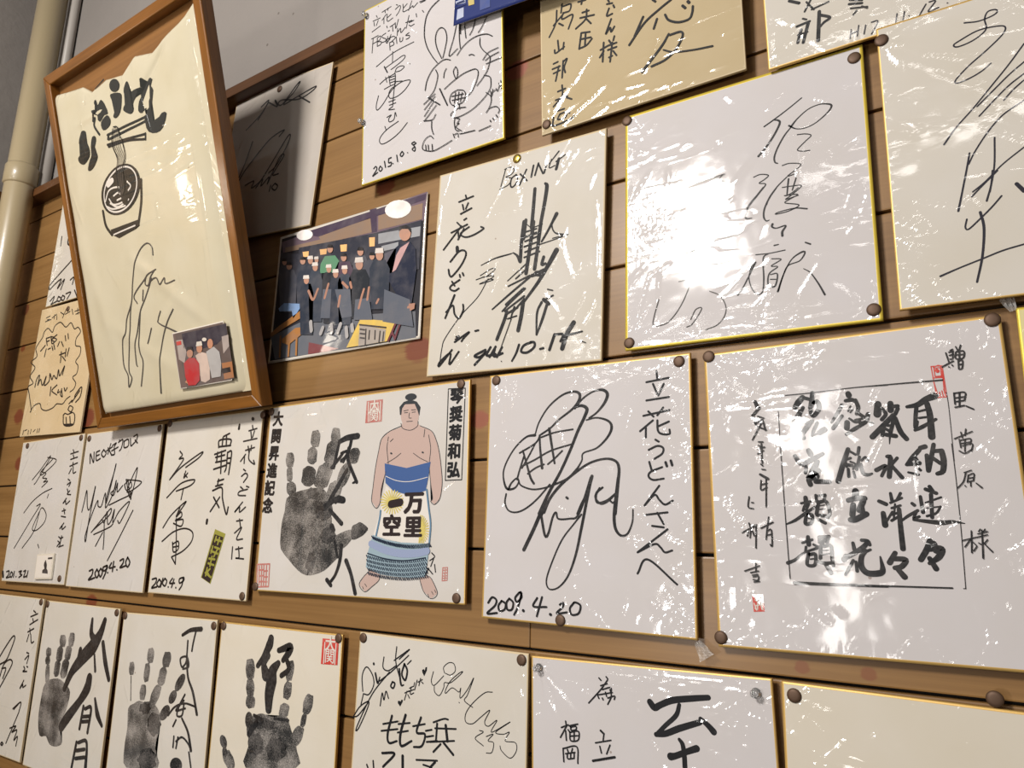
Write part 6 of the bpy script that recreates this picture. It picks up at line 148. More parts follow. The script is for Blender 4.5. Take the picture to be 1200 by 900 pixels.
{"name":"white_caps","mat":"#d9cfc6","layer":8,"fills":[[[-791,510],[-786,561],[-676,544],[-658,486]],[[-639,479],[-636,519],[-551,507],[-538,462]],[[-847,207],[-843,262],[-725,246],[-707,186]],[[-675,379],[-670,434],[-555,417],[-537,357]],[[-370,293],[-365,342],[-261,327],[-244,271]],[[-220,185],[-216,240],[-106,224],[-89,166]],[[-38,208],[-33,262],[74,246],[91,189]],[[222,255],[228,331],[374,310],[395,229]],[[608,318],[614,392],[754,370],[773,291]]]},
{"name":"boots","mat":"#a8a4a2","layer":8,"strokes":[[-595,-504,68,-564,-638,67],[-328,-629,66,-362,-708,66],[-156,-611,65,-135,-719,65],[31,-627,64,-14,-736,64],[150,-697,64,177,-824,63],[258,-671,63,280,-756,63]]},
{"name":"crate","mat":"#7b98c0","layer":5,"fills":[[[-1360,-177],[-1240,-106],[-866,-178],[-871,-255],[-994,-390],[-1043,-261],[-1320,-229]]]},
{"name":"tables","mat":"#a5713f","layer":5,"fills":[[[-1487,-553],[-1319,-465],[-837,-282],[-648,-316],[-659,-354],[-1123,-493],[-1462,-613]],[[-1209,-680],[-927,-543],[-664,-559],[-701,-629],[-1051,-789],[-1201,-736]],[[-1266,-617],[-1226,-622],[-1200,-966],[-1239,-962]],[[-1061,-765],[-1016,-771],[-1010,-978],[-1048,-973]],[[-901,-699],[-861,-694],[-839,-977],[-877,-972]]]},
{"name":"wooden_stand","mat":"#d8b65a","layer":7,"fills":[[[415,-602],[1065,-739],[934,-994],[180,-987]]]},
{"name":"notice","mat":"#a59a90","layer":8,"fills":[[[410,-693],[907,-824],[896,-989],[412,-996]]]},
{"name":"notice_lines","mat":"#3a3432","layer":9,"strokes":[[409,-689,23,905,-800,22],[538,-772,22,546,-994,22],[607,-802,22,605,-921,22],[713,-817,22,716,-936,22],[806,-840,22,798,-987,22],[872,-859,22,864,-979,22],[430,-757,23,512,-778,22],[435,-818,23,518,-837,22],[441,-880,22,518,-898,22]]},
{"name":"folding_stand","mat":"#6a3038","layer":7,"strokes":[[1185,-688,32,1072,-983,32],[1101,-715,32,959,-988,32],[1013,-878,32,1070,-964,32]]},
{"name":"hand","mat":"#ac7d68","layer":8,"fills":[[[1284,-528],[1395,-536],[1388,-613],[1317,-631]]]}]},"flyer":{"c":[-396.04,-49.0,793.91],"roll":-0.10109,"tilt":0.08765,"w":210.0,"h":297.0,"parts":[{"name":"printed_panels","mat":"#aeb4c8","layer":0,"fills":[[[-1038,-1153],[-878,-1149],[-869,-1222],[-1020,-1206]],[[-996,-1276],[-895,-1276],[-887,-1408],[-1004,-1420]]]},
{"name":"printed_panels","mat":"#c8b468","layer":1,"fills":[[[-828,-1204],[-730,-1212],[-721,-1289],[-813,-1282]]]},
{"name":"printed_panels","mat":"#3d4d86","layer":1,"fills":[[[-635,-1227],[-471,-1264],[-462,-1404],[-622,-1407]]]},
{"name":"printed_lettering","mat":"#1d2a5e","layer":2,"strokes":[[-1015,-1200,12,-884,-1202,12],[-1010,-1185,12,-894,-1183,12],[-1039,-1252,12,-862,-1248,12]]}]},"snapshot":{"ex":[1.0,0.00126,0.00147],"ez":[-0.00106,-0.2813,0.95962],"c":[-957.59,-56.84,261.48],"roll":0.0,"tilt":0.0,"w":126.8,"h":87.7,"parts":[{"name":"printed_background","mat":"#5d504c","layer":0,"fills":[[[-561,419],[693,399],[696,-410],[-459,-432]]]},
{"name":"printed_background","mat":"#332f3a","layer":1,"fills":[[[-385,394],[682,389],[687,242],[416,126],[-194,92],[-391,176]]]},
{"name":"printed_background","mat":"#a89a92","layer":1,"fills":[[[-548,314],[-383,306],[-334,110],[-424,-54],[-552,20]],[[550,220],[705,226],[689,62],[535,-30]]]},
{"name":"red_sign","mat":"#c2423a","layer":2,"fills":[[[-553,292],[-425,292],[-430,234],[-548,235]]]},
{"name":"printed_table","mat":"#a06c48","layer":1,"fills":[[[460,-160],[702,-162],[691,-396],[470,-400]]]},
{"name":"printed_table","mat":"#2c2626","layer":2,"fills":[[[419,-240],[641,-237],[646,-308],[446,-313]]]},
{"name":"red_polo_shirt","mat":"#b02f33","layer":3,"fills":[[[-433,-53],[-286,11],[-147,-6],[-61,-98],[-104,-352],[-223,-412],[-403,-402],[-450,-257]]]},
{"name":"pale_apron","mat":"#c9b2a4","layer":2,"fills":[[[-125,26],[12,66],[142,26],[183,-127],[140,-364],[16,-400],[-80,-369],[-58,-127]]]},
{"name":"grey_shirt","mat":"#a9a5a2","layer":3,"fills":[[[147,48],[343,102],[455,9],[460,-160],[402,-350],[189,-350],[176,-155]]]},
{"name":"faces","mat":"#b98468","layer":4,"fills":[[[-172,66],[-182,44],[-200,25],[-224,12],[-250,8],[-276,11],[-298,22],[-314,39],[-322,61],[-321,85],[-311,108],[-293,126],[-269,139],[-243,144],[-217,140],[-195,129],[-179,112],[-171,90]],[[69,110],[60,88],[43,69],[21,56],[-3,52],[-27,55],[-47,65],[-62,83],[-69,104],[-67,128],[-57,150],[-41,168],[-19,181],[5,186],[29,183],[49,172],[64,155],[71,133]],[[339,145],[329,121],[313,101],[291,88],[268,82],[245,85],[225,96],[211,115],[205,138],[207,163],[216,187],[233,206],[255,220],[278,225],[301,222],[321,211],[335,193],[341,170]],[[-431,-317],[-397,-380],[-471,-342]]]},
{"name":"hair","mat":"#1d191a","layer":5,"fills":[[[-325,109],[-293,178],[-166,169],[-157,87],[-209,129],[-271,131]]]},
{"name":"white_caps","mat":"#cfc5b8","layer":5,"fills":[[[-69,157],[-39,222],[82,219],[89,153]],[[208,225],[202,216],[191,209],[175,205],[157,204],[138,207],[122,212],[109,220],[101,230],[101,240],[106,249],[117,256],[133,260],[151,261],[170,258],[187,253],[200,244],[207,235]]]}]},"card":{"ex":[0.9987,0.0,0.05101],"ez":[-0.05101,-0.0,0.9987],"c":[-1453.1,-4.2,-61.89],"roll":0.0,"tilt":0.0,"w":62.1,"h":45.5,"parts":[{"name":"printed_figure","mat":"#2c2826","layer":1,"strokes":[[52,94,35,96,26,35,74,-34,35],[147,140,35,270,143,35]],"fills":[[[-17,-117],[-19,-63],[50,-40],[7,28],[18,82],[79,87],[121,26],[126,-41],[171,-72],[193,-132]]]}]}}''')


# ------------------------------------------------------------------ helpers
def srgb(h):
    h = h.lstrip('#'); c = [int(h[i:i + 2], 16) / 255 for i in (0, 2, 4)]
    return tuple((v / 12.92 if v <= 0.04045 else ((v + 0.055) / 1.055) ** 2.4) for v in c) + (1.0,)


MATS = {}


def nodes_of(m):
    m.use_nodes = True
    nt = m.node_tree
    return nt, nt.nodes, nt.links, nt.nodes['Principled BSDF']


def plain(name, col, rough=0.6, metal=0.0, spec=0.5, coat=0.0, coat_rough=0.1):
    if name in MATS: return MATS[name]
    m = bpy.data.materials.new(name); nt, N, L, P = nodes_of(m)
    P.inputs['Base Color'].default_value = srgb(col) if isinstance(col, str) else col
    P.inputs['Roughness'].default_value = rough; P.inputs['Metallic'].default_value = metal
    P.inputs['Specular IOR Level'].default_value = spec
    P.inputs['Coat Weight'].default_value = coat; P.inputs['Coat Roughness'].default_value = coat_rough
    MATS[name] = m
    return m


def film_bump(nt, P, coat=1.0, rough=0.07):
    """clear wrapping film lying on the paper: a glossy coat whose normal follows the 'film' height stored on the mesh"""
    N, L = nt.nodes, nt.links
    a = N.new('ShaderNodeAttribute'); a.attribute_name = 'film'
    g = N.new('ShaderNodeNewGeometry')
    total = a.outputs['Fac']

    def math_node(op, *ins):
        m = N.new('ShaderNodeMath'); m.operation = op
        for k, v in enumerate(ins):
            if isinstance(v, (int, float)): m.inputs[k].default_value = v
            else: L.new(v, m.inputs[k])
        return m.outputs[0]

    # sharp creases: thin ridges along the mid-contours of stretched noise, kept only in patches
    for rot, sc, stretch, width, amp, keep, ms in ((0.8, 26, 0.14, 0.034, 0.00036, 0.53, 8), (-0.75, 30, 0.14, 0.034, 0.0003, 0.56, 10), (0.2, 55, 0.3, 0.05, 0.00018, 0.55, 15)):
        mp = N.new('ShaderNodeMapping'); mp.inputs['Rotation'].default_value = (0, rot, 0); mp.inputs['Scale'].default_value = (stretch, 1, 1)
        L.new(g.outputs['Position'], mp.inputs['Vector'])
        n = N.new('ShaderNodeTexNoise'); n.inputs['Scale'].default_value = sc; n.inputs['Detail'].default_value = 1.0
        L.new(mp.outputs['Vector'], n.inputs['Vector'])
        r = math_node('MAXIMUM', math_node('SUBTRACT', 1.0, math_node('DIVIDE', math_node('ABSOLUTE', math_node('SUBTRACT', n.outputs['Fac'], 0.5)), width)), 0.0)
        n2 = N.new('ShaderNodeTexNoise'); n2.inputs['Scale'].default_value = ms; n2.inputs['Detail'].default_value = 1.0
        L.new(g.outputs['Position'], n2.inputs['Vector'])
        k = N.new('ShaderNodeMapRange'); k.inputs['From Min'].default_value = keep; k.inputs['From Max'].default_value = keep + 0.1
        L.new(n2.outputs['Fac'], k.inputs['Value'])
        total = math_node('ADD', total, math_node('MULTIPLY', math_node('MULTIPLY', r, k.outputs['Result']), amp))
    n1 = N.new('ShaderNodeTexNoise'); n1.inputs['Scale'].default_value = 45; n1.inputs['Detail'].default_value = 1.0
    L.new(g.outputs['Position'], n1.inputs['Vector'])
    mu = N.new('ShaderNodeMath'); mu.operation = 'MULTIPLY_ADD'
    L.new(n1.outputs['Fac'], mu.inputs[0]); mu.inputs[1].default_value = 0.00022
    L.new(total, mu.inputs[2])
    b = N.new('ShaderNodeBump'); b.inputs['Strength'].default_value = 1.0; b.inputs['Distance'].default_value = 1.0
    L.new(mu.outputs[0], b.inputs['Height'])
    L.new(b.outputs['Normal'], P.inputs['Coat Normal'])
    P.inputs['Coat Weight'].default_value = coat; P.inputs['Coat Roughness'].default_value = rough
    P.inputs['Coat IOR'].default_value = 1.5


def paper(name, col, stain=0.05, coat=1.0):
    if name in MATS: return MATS[name]
    m = bpy.data.materials.new(name); nt, N, L, P = nodes_of(m)
    g = N.new('ShaderNodeNewGeometry')
    n = N.new('ShaderNodeTexNoise'); n.inputs['Scale'].default_value = 14; n.inputs['Detail'].default_value = 5
    L.new(g.outputs['Position'], n.inputs['Vector'])
    r = N.new('ShaderNodeValToRGB')
    c = srgb(col)
    r.color_ramp.elements[0].position = 0.3; r.color_ramp.elements[1].position = 0.7
    r.color_ramp.elements[0].color = (c[0] * (1 - stain), c[1] * (1 - stain * 1.3), c[2] * (1 - stain * 2.2), 1)
    r.color_ramp.elements[1].color = c
    L.new(n.outputs['Fac'], r.inputs['Fac'])
    # foxing: a few small brown specks
    v = N.new('ShaderNodeTexVoronoi'); v.inputs['Scale'].default_value = 26; v.inputs['Randomness'].default_value = 1
    L.new(g.outputs['Position'], v.inputs['Vector'])
    lt = N.new('ShaderNodeMath'); lt.operation = 'LESS_THAN'; lt.inputs[1].default_value = 0.035
    L.new(v.outputs['Distance'], lt.inputs[0])
    sep = N.new('ShaderNodeSeparateColor'); L.new(v.outputs['Color'], sep.inputs['Color'])
    gt = N.new('ShaderNodeMath'); gt.operation = 'GREATER_THAN'; gt.inputs[1].default_value = 0.72
    L.new(sep.outputs['Red'], gt.inputs[0])
    mm = N.new('ShaderNodeMath'); mm.operation = 'MULTIPLY'; L.new(lt.outputs[0], mm.inputs[0]); L.new(gt.outputs[0], mm.inputs[1])
    m3 = N.new('ShaderNodeMath'); m3.operation = 'MULTIPLY'; m3.inputs[1].default_value = 0.55; L.new(mm.outputs[0], m3.inputs[0])
    mx = N.new('ShaderNodeMix'); mx.data_type = 'RGBA'
    L.new(m3.outputs[0], mx.inputs['Factor']); L.new(r.outputs['Color'], mx.inputs['A']); mx.inputs['B'].default_value = srgb('6a4a30')
    L.new(mx.outputs['Result'], P.inputs['Base Color'])
    P.inputs['Roughness'].default_value = 0.75; P.inputs['Specular IOR Level'].default_value = 0.15
    if coat: film_bump(nt, P, coat)
    MATS[name] = m
    return m


def ink(name, col, mottled=0.0, under='cfc6bd', rough=0.55, scale=260, coat=1.0):
    """ink under the same film; mottled ink lets the paper colour through in patches (dry brush, hand prints)"""
    if name in MATS: return MATS[name]
    m = bpy.data.materials.new(name.replace('#', 'tone_')); nt, N, L, P = nodes_of(m)
    if mottled:
        g = N.new('ShaderNodeNewGeometry')
        n = N.new('ShaderNodeTexNoise'); n.inputs['Scale'].default_value = scale; n.inputs['Detail'].default_value = 4
        n2 = N.new('ShaderNodeTexNoise'); n2.inputs['Scale'].default_value = 30; n2.inputs['Detail'].default_value = 2
        L.new(g.outputs['Position'], n.inputs['Vector']); L.new(g.outputs['Position'], n2.inputs['Vector'])
        ad = N.new('ShaderNodeMath'); ad.operation = 'ADD'; L.new(n.outputs['Fac'], ad.inputs[0]); L.new(n2.outputs['Fac'], ad.inputs[1])
        r = N.new('ShaderNodeValToRGB'); r.color_ramp.elements[0].position = 0.44; r.color_ramp.elements[1].position = 0.67
        a, b = srgb(col), srgb(under)
        hv = N.new('ShaderNodeMath'); hv.operation = 'MULTIPLY'; hv.inputs[1].default_value = 0.5; L.new(ad.outputs[0], hv.inputs[0])
        L.new(hv.outputs[0], r.inputs['Fac'])
        r.color_ramp.elements[0].color = a
        r.color_ramp.elements[1].color = tuple(a[i] + (b[i] - a[i]) * mottled for i in range(3)) + (1,)
        L.new(r.outputs['Color'], P.inputs['Base Color'])
    else:
        P.inputs['Base Color'].default_value = srgb(col)
    P.inputs['Roughness'].default_value = rough; P.inputs['Specular IOR Level'].default_value = 0.2
    if coat: film_bump(nt, P, coat)
    MATS[name] = m
    return m


def wood(name, c0, c1, axis='X', grain=1.0, rough=0.45, knots=(), coat=0.15):
    if name in MATS: return MATS[name]
    m = bpy.data.materials.new(name); nt, N, L, P = nodes_of(m)
    tc = N.new('ShaderNodeTexCoord'); src = tc.outputs['Object']
    mp = N.new('ShaderNodeMapping')
    sc = {'X': (0.7, 9, 9), 'Y': (9, 0.7, 9), 'Z': (9, 9, 0.7)}[axis]
    mp.inputs['Scale'].default_value = tuple(s * grain for s in sc)
    L.new(src, mp.inputs['Vector'])
    n = N.new('ShaderNodeTexNoise'); n.inputs['Scale'].default_value = 3.2; n.inputs['Detail'].default_value = 7; n.inputs['Distortion'].default_value = 0.6
    L.new(mp.outputs['Vector'], n.inputs['Vector'])
    mp2 = N.new('ShaderNodeMapping'); mp2.inputs['Scale'].default_value = tuple(s * grain * (1 if s < 1 else 8) for s in sc)
    L.new(src, mp2.inputs['Vector'])
    n2 = N.new('ShaderNodeTexNoise'); n2.inputs['Scale'].default_value = 4; n2.inputs['Detail'].default_value = 3
    L.new(mp2.outputs['Vector'], n2.inputs['Vector'])
    mix = N.new('ShaderNodeMath'); mix.operation = 'MULTIPLY_ADD'; mix.inputs[1].default_value = 0.35
    L.new(n2.outputs['Fac'], mix.inputs[0]); 
    half = N.new('ShaderNodeMath'); half.operation = 'MULTIPLY'; half.inputs[1].default_value = 0.65; L.new(n.outputs['Fac'], half.inputs[0])
    L.new(half.outputs[0], mix.inputs[2])
    r = N.new('ShaderNodeValToRGB'); r.color_ramp.elements[0].position = 0.32; r.color_ramp.elements[1].position = 0.68
    r.color_ramp.elements[0].color = srgb(c0); r.color_ramp.elements[1].color = srgb(c1)
    L.new(mix.outputs[0], r.inputs['Fac'])
    out = r.outputs['Color']
    for (kx, kz, kr, kc) in knots:
        s = N.new('ShaderNodeVectorMath'); s.operation = 'SUBTRACT'; L.new(src, s.inputs[0]); s.inputs[1].default_value = (kx / 1000, 0, ZC + kz / 1000)
        s2 = N.new('ShaderNodeVectorMath'); s2.operation = 'MULTIPLY'; L.new(s.outputs[0], s2.inputs[0]); s2.inputs[1].default_value = (0.8, 0, 1)
        ln = N.new('ShaderNodeVectorMath'); ln.operation = 'LENGTH'; L.new(s2.outputs[0], ln.inputs[0])
        wob = N.new('ShaderNodeMath'); wob.operation = 'MULTIPLY_ADD'; wob.inputs[1].default_value = kr / 1000 * 0.6
        L.new(n2.outputs['Fac'], wob.inputs[0]); L.new(ln.outputs['Value'], wob.inputs[2])
        mr = N.new('ShaderNodeMapRange'); mr.inputs['From Min'].default_value = kr / 1000 * 1.15; mr.inputs['From Max'].default_value = kr / 1000 * 1.45
        mr.inputs['To Min'].default_value = 0.85; mr.inputs['To Max'].default_value = 0.0
        L.new(wob.outputs[0], mr.inputs['Value'])
        mx = N.new('ShaderNodeMix'); mx.data_type = 'RGBA'
        L.new(mr.outputs['Result'], mx.inputs['Factor']); L.new(out, mx.inputs['A']); mx.inputs['B'].default_value = srgb(kc)
        out = mx.outputs['Result']
    L.new(out, P.inputs['Base Color'])
    P.inputs['Roughness'].default_value = rough; P.inputs['Specular IOR Level'].default_value = 0.35
    P.inputs['Coat Weight'].default_value = coat; P.inputs['Coat Roughness'].default_value = 0.25
    MATS[name] = m
    return m


def plaster(name, col):
    m = bpy.data.materials.new(name); nt, N, L, P = nodes_of(m)
    tc = N.new('ShaderNodeTexCoord')
    n = N.new('ShaderNodeTexNoise'); n.inputs['Scale'].default_value = 4; n.inputs['Detail'].default_value = 6
    L.new(tc.outputs['Object'], n.inputs['Vector'])
    r = N.new('ShaderNodeValToRGB'); c = srgb(col)
    r.color_ramp.elements[0].position = 0.3; r.color_ramp.elements[1].position = 0.75
    r.color_ramp.elements[0].color = tuple(v * 0.86 for v in c[:3]) + (1,); r.color_ramp.elements[1].color = c
    L.new(n.outputs['Fac'], r.inputs['Fac'])
    v = N.new('ShaderNodeTexVoronoi'); v.inputs['Scale'].default_value = 13; L.new(tc.outputs['Object'], v.inputs['Vector'])
    lt = N.new('ShaderNodeMath'); lt.operation = 'LESS_THAN'; lt.inputs[1].default_value = 0.035; L.new(v.outputs['Distance'], lt.inputs[0])
    m3 = N.new('ShaderNodeMath'); m3.operation = 'MULTIPLY'; m3.inputs[1].default_value = 0.6; L.new(lt.outputs[0], m3.inputs[0])
    mx = N.new('ShaderNodeMix'); mx.data_type = 'RGBA'; L.new(m3.outputs[0], mx.inputs['Factor'])
    L.new(r.outputs['Color'], mx.inputs['A']); mx.inputs['B'].default_value = srgb('4a4038')
    L.new(mx.outputs['Result'], P.inputs['Base Color'])
    b = N.new('ShaderNodeBump'); b.inputs['Strength'].default_value = 0.25; b.inputs['Distance'].default_value = 0.004
    n3 = N.new('ShaderNodeTexNoise'); n3.inputs['Scale'].default_value = 60; L.new(tc.outputs['Object'], n3.inputs['Vector'])
    L.new(n3.outputs['Fac'], b.inputs['Height']); L.new(b.outputs['Normal'], P.inputs['Normal'])
    P.inputs['Roughness'].default_value = 0.85; P.inputs['Specular IOR Level'].default_value = 0.2
    return m


def tag(o, label=None, cat=None, group=None, kind=None):
    if label: o['label'] = label
    if cat: o['category'] = cat
    if group: o['group'] = group
    if kind: o['kind'] = kind
    return o


def link(name, mesh, parent=None, mats=()):
    o = bpy.data.objects.new(name, mesh); COL.objects.link(o)
    for m in mats: mesh.materials.append(m)
    if parent: o.parent = parent
    return o


def empty(name, loc=(0, 0, 0)):
    o = bpy.data.objects.new(name, None); COL.objects.link(o); o.location = loc; o.empty_display_size = 0.05
    return o


def finish(bm, name, mats, parent=None, smooth=False):
    bmesh.ops.recalc_face_normals(bm, faces=bm.faces[:])
    me = bpy.data.meshes.new(name); bm.to_mesh(me); bm.free()
    if smooth:
        me.polygons.foreach_set('use_smooth', [True] * len(me.polygons))
    return link(name, me, parent, mats)


def add_box(bm, x0, x1, y0, y1, z0, z1, bev=0.0, mat=0):
    r = bmesh.ops.create_cube(bm, size=1.0)
    vs = r['verts']
    for v in vs:
        v.co = Vector(((x0 + x1) / 2 + v.co.x * (x1 - x0), (y0 + y1) / 2 + v.co.y * (y1 - y0), (z0 + z1) / 2 + v.co.z * (z1 - z0)))
    fs = set(f for v in vs for f in v.link_faces)
    for f in fs: f.material_index = mat
    if bev:
        es = list(set(e for v in vs for e in v.link_edges))
        bmesh.ops.bevel(bm, geom=es, offset=bev, segments=2, affect='EDGES', profile=0.6)


def add_lathe(bm, prof, M=Matrix(), n=24, mat=0):
    """prof: (radius, axial) pairs, axis = -Y (out of the wall)"""
    rings = []
    for r, a in prof:
        if r < 1e-9:
            rings.append([bm.verts.new(M @ Vector((0, -a, 0)))])
        else:
            rings.append([bm.verts.new(M @ Vector((r * math.cos(2 * math.pi * i / n), -a, r * math.sin(2 * math.pi * i / n)))) for i in range(n)])
    for A, B in zip(rings, rings[1:]):
        for i in range(n):
            j = (i + 1) % n
            q = [A[i % len(A)], A[j % len(A)], B[j % len(B)], B[i % len(B)]]
            u = []
            for v in q:
                if v not in u: u.append(v)
            if len(u) > 2:
                f = bm.faces.new(u); f.material_index = mat


def add_tube(bm, pts, r, n=16, mat=0):
    pts = [Vector(p) for p in pts]; rings = []
    for i, p in enumerate(pts):
        d = (pts[min(i + 1, len(pts) - 1)] - pts[max(i - 1, 0)]).normalized()
        up = Vector((0, 1, 0)) if abs(d.y) < 0.9 else Vector((1, 0, 0))
        a = d.cross(up).normalized(); b = d.cross(a)
        rr = r[i] if isinstance(r, (list, tuple)) else r
        rings.append([bm.verts.new(p + (a * math.cos(2 * math.pi * k / n) + b * math.sin(2 * math.pi * k / n)) * rr) for k in range(n)])
    for A, B in zip(rings, rings[1:]):
        for k in range(n):
            f = bm.faces.new((A[k], A[(k + 1) % n], B[(k + 1) % n], B[k])); f.material_index = mat
    for R in (rings[0], rings[-1]):
        f = bm.faces.new(R); f.material_index = mat


# ------------------------------------------------------------------ wrapping film: height of the wrinkles over a board, in metres
def hash2(ix, iy, seed):
    h = np.sin(ix * 127.1 + iy * 311.7 + seed * 74.7) * 43758.5453
    return h - np.floor(h)


def vnoise(x, y, seed):
    ix, iy = np.floor(x), np.floor(y); fx, fy = x - ix, y - iy
    fx = fx * fx * (3 - 2 * fx); fy = fy * fy * (3 - 2 * fy)
    a, b = hash2(ix, iy, seed), hash2(ix + 1, iy, seed); c, d = hash2(ix, iy + 1, seed), hash2(ix + 1, iy + 1, seed)
    return (a * (1 - fx) + b * fx) * (1 - fy) + (c * (1 - fx) + d * fx) * fy


def film_fn(b, seed):
    rnd = random.Random(seed)
    w, h = b['w'], b['h']
    f = b.get('film', {})
    amt = f.get('amt', 1.0)
    pins = f.get('pins', [])
    creases = list(f.get('creases', []))
    for k in range(f.get('n', 26)):
        ang = math.radians(f.get('dir', 60) + rnd.gauss(0, f.get('spread', 35)))
        L = abs(rnd.gauss(22, 18)) + 6
        cx, cy = rnd.uniform(-w / 2, w / 2), rnd.uniform(-h / 2, h / 2)
        if rnd.random() < 0.5:
            if rnd.random() < 0.5: cx = math.copysign(w / 2 - abs(rnd.gauss(0, 18)), cx)
            else: cy = math.copysign(h / 2 - abs(rnd.gauss(0, 18)), cy)
        creases.append((cx - L * math.cos(ang) / 2, cy - L * math.sin(ang) / 2, cx + L * math.cos(ang) / 2, cy + L * math.sin(ang) / 2,
                        rnd.uniform(1.6, 3.4), rnd.uniform(0.2, 0.8) * rnd.choice((1, 1, -1))))
    ph = rnd.uniform(0, 6.28)

    def fn(x, y):
        x = np.asarray(x, float); y = np.asarray(y, float)
        z = f.get('low', 0.6) * vnoise(x / 38, y / 44, seed) + f.get('mid', 0.14) * vnoise(x / 13, y / 17, seed + 3)
        s = f.get('crumple', 0)
        if s:
            cxx, cyy, rr, aa = s
            m = np.exp(-(((x - cxx) / rr) ** 2 + ((y - cyy) / rr) ** 2))
            v = np.abs(vnoise(x / 5 + 0.4 * y / 9, y / 9, seed + 5) - 0.5) + 0.6 * np.abs(vnoise(x / 2.7, y / 3.6, seed + 6) - 0.5)
            z = z - aa * m * v
        for (x0, y0, x1, y1, ww, aa) in creases:
            dx, dy = x1 - x0, y1 - y0; L = math.hypot(dx, dy)
            t = ((x - x0) * dx + (y - y0) * dy) / (L * L); d = ((x - x0) * dy - (y - y0) * dx) / L
            tt = np.clip(t, 0, 1)
            win = np.clip(np.minimum(t, 1 - t) * 5 + 0.15, 0, 1) * (t > -0.03) * (t < 1.03)
            d = d + 1.2 * (vnoise(tt * L / 9, tt * 0 + 0.5, seed + int(abs(x0) * 7) % 97) - 0.5)
            z = z + aa * np.exp(-(d / ww) ** 2) * win
        for (px, py, rr, k, aa) in pins:
            r = np.hypot(x - px, y - py); th = np.arctan2(y - py, x - px)
            wob = 2.2 * vnoise(th * 4 + 7, r / 40, seed + 11)
            z = z + aa * np.sin(k * th + ph + wob) * np.exp(-r / rr) * np.clip(r / 9, 0, 1) * (0.5 + vnoise(th * 6 + 3, r / 25, seed + 13))
        ed = np.minimum(w / 2 - np.abs(x), h / 2 - np.abs(y))
        al = np.where(w / 2 - np.abs(x) < h / 2 - np.abs(y), y, x)
        z = z + f.get('edge', 0.35) * vnoise(al / 3.5, ed / 9, seed + 17) * np.exp(-np.clip(ed, 0, None) / 5.0)
        return z * amt * 0.001
    return fn


# ------------------------------------------------------------------ boards and everything drawn on them (local millimetres: x right, z up, front is -y)
def board_matrix(b):
    r, t = b['roll'], b['tilt']
    ex = Vector((math.cos(r), 0, math.sin(r)))
    ez = Vector((-math.sin(r) * math.cos(t), -math.sin(t), math.cos(r) * math.cos(t)))
    if 'ex' in b: ex, ez = Vector(b['ex']), Vector(b['ez'])
    ey = ez.cross(ex)
    c = b['c']
    M = Matrix((ex, ey, ez)).transposed().to_4x4()
    M.translation = Vector((c[0] / 1000, c[1] / 1000, ZC + c[2] / 1000))
    return M


def set_film(me, fn):
    n = len(me.vertices); co = np.empty(n * 3); me.vertices.foreach_get('co', co); co = co.reshape(-1, 3) * 1000
    at = me.attributes.new('film', 'FLOAT', 'POINT')
    at.data.foreach_set('value', fn(co[:, 0], co[:, 2]).astype(np.float32))


def board_mesh(name, w, h, thick, rim, step, fn, mats, zfn=None):
    def axis(s):
        n = max(2, int((s - 2 * rim) / step)); a = list(np.linspace(-s / 2 + rim, s / 2 - rim, n + 1))
        return ([-s / 2] + a + [s / 2]) if rim > 0 else a
    xs, zs = axis(w), axis(h); nx, nz = len(xs), len(zs)
    X, Z = np.meshgrid(xs, zs)
    Y = np.zeros_like(X) if zfn is None else -zfn(X, Z)
    verts = np.stack([X, Y, Z], -1).reshape(-1, 3) / 1000
    faces, mi = [], []
    for j in range(nz - 1):
        for i in range(nx - 1):
            a = j * nx + i; faces.append((a, a + 1, a + nx + 1, a + nx))
            mi.append(1 if rim > 0 and (i in (0, nx - 2) or j in (0, nz - 2)) else 0)
    loop = [i for i in range(nx)] + [j * nx + nx - 1 for j in range(1, nz)] + [(nz - 1) * nx + i for i in range(nx - 2, -1, -1)] + [j * nx for j in range(nz - 2, 0, -1)]
    base = len(verts); back = verts[loop].copy(); back[:, 1] = thick / 1000
    verts = np.concatenate([verts, back]); m = len(loop)
    for k in range(m):
        k2 = (k + 1) % m; faces.append((loop[k2], loop[k], base + k, base + k2)); mi.append(len(mats) - 1)
    faces.append(tuple(base + k for k in range(m))); mi.append(len(mats) - 1)
    me = bpy.data.meshes.new(name); me.from_pydata(verts.tolist(), [], faces)
    me.polygons.foreach_set('material_index', mi)
    sm = np.zeros(len(faces), bool); sm[:(nx - 1) * (nz - 1)] = True
    me.polygons.foreach_set('use_smooth', sm)
    if fn is not None: set_film(me, fn)
    return me


def catmull(P, step):
    P = [np.array(p, float) for p in P]
    if len(P) == 1: P = [P[0], P[0] + np.array([0.3, 0, 0][:len(P[0])])]
    if len(P) == 2:
        n = max(2, int(np.hypot(*(P[1] - P[0])[:2]) / step) + 1)
        return [P[0] + (P[1] - P[0]) * t for t in np.linspace(0, 1, n)]
    Q = [2 * P[0] - P[1]] + P + [2 * P[-1] - P[-2]]
    out = []
    for i in range(1, len(Q) - 2):
        a, b, c, d = Q[i - 1:i + 3]
        n = max(2, int(np.hypot(*(c - b)[:2]) / step) + 1)
        for t in np.linspace(0, 1, n, endpoint=False):
            q = 0.5 * (2 * b + (c - a) * t + (2 * a - 5 * b + 4 * c - d) * t * t + (3 * b - a - 3 * c + d) * t ** 3)
            q[2] = b[2] + (c[2] - b[2]) * t
            out.append(q)
    out.append(Q[-2])
    return out


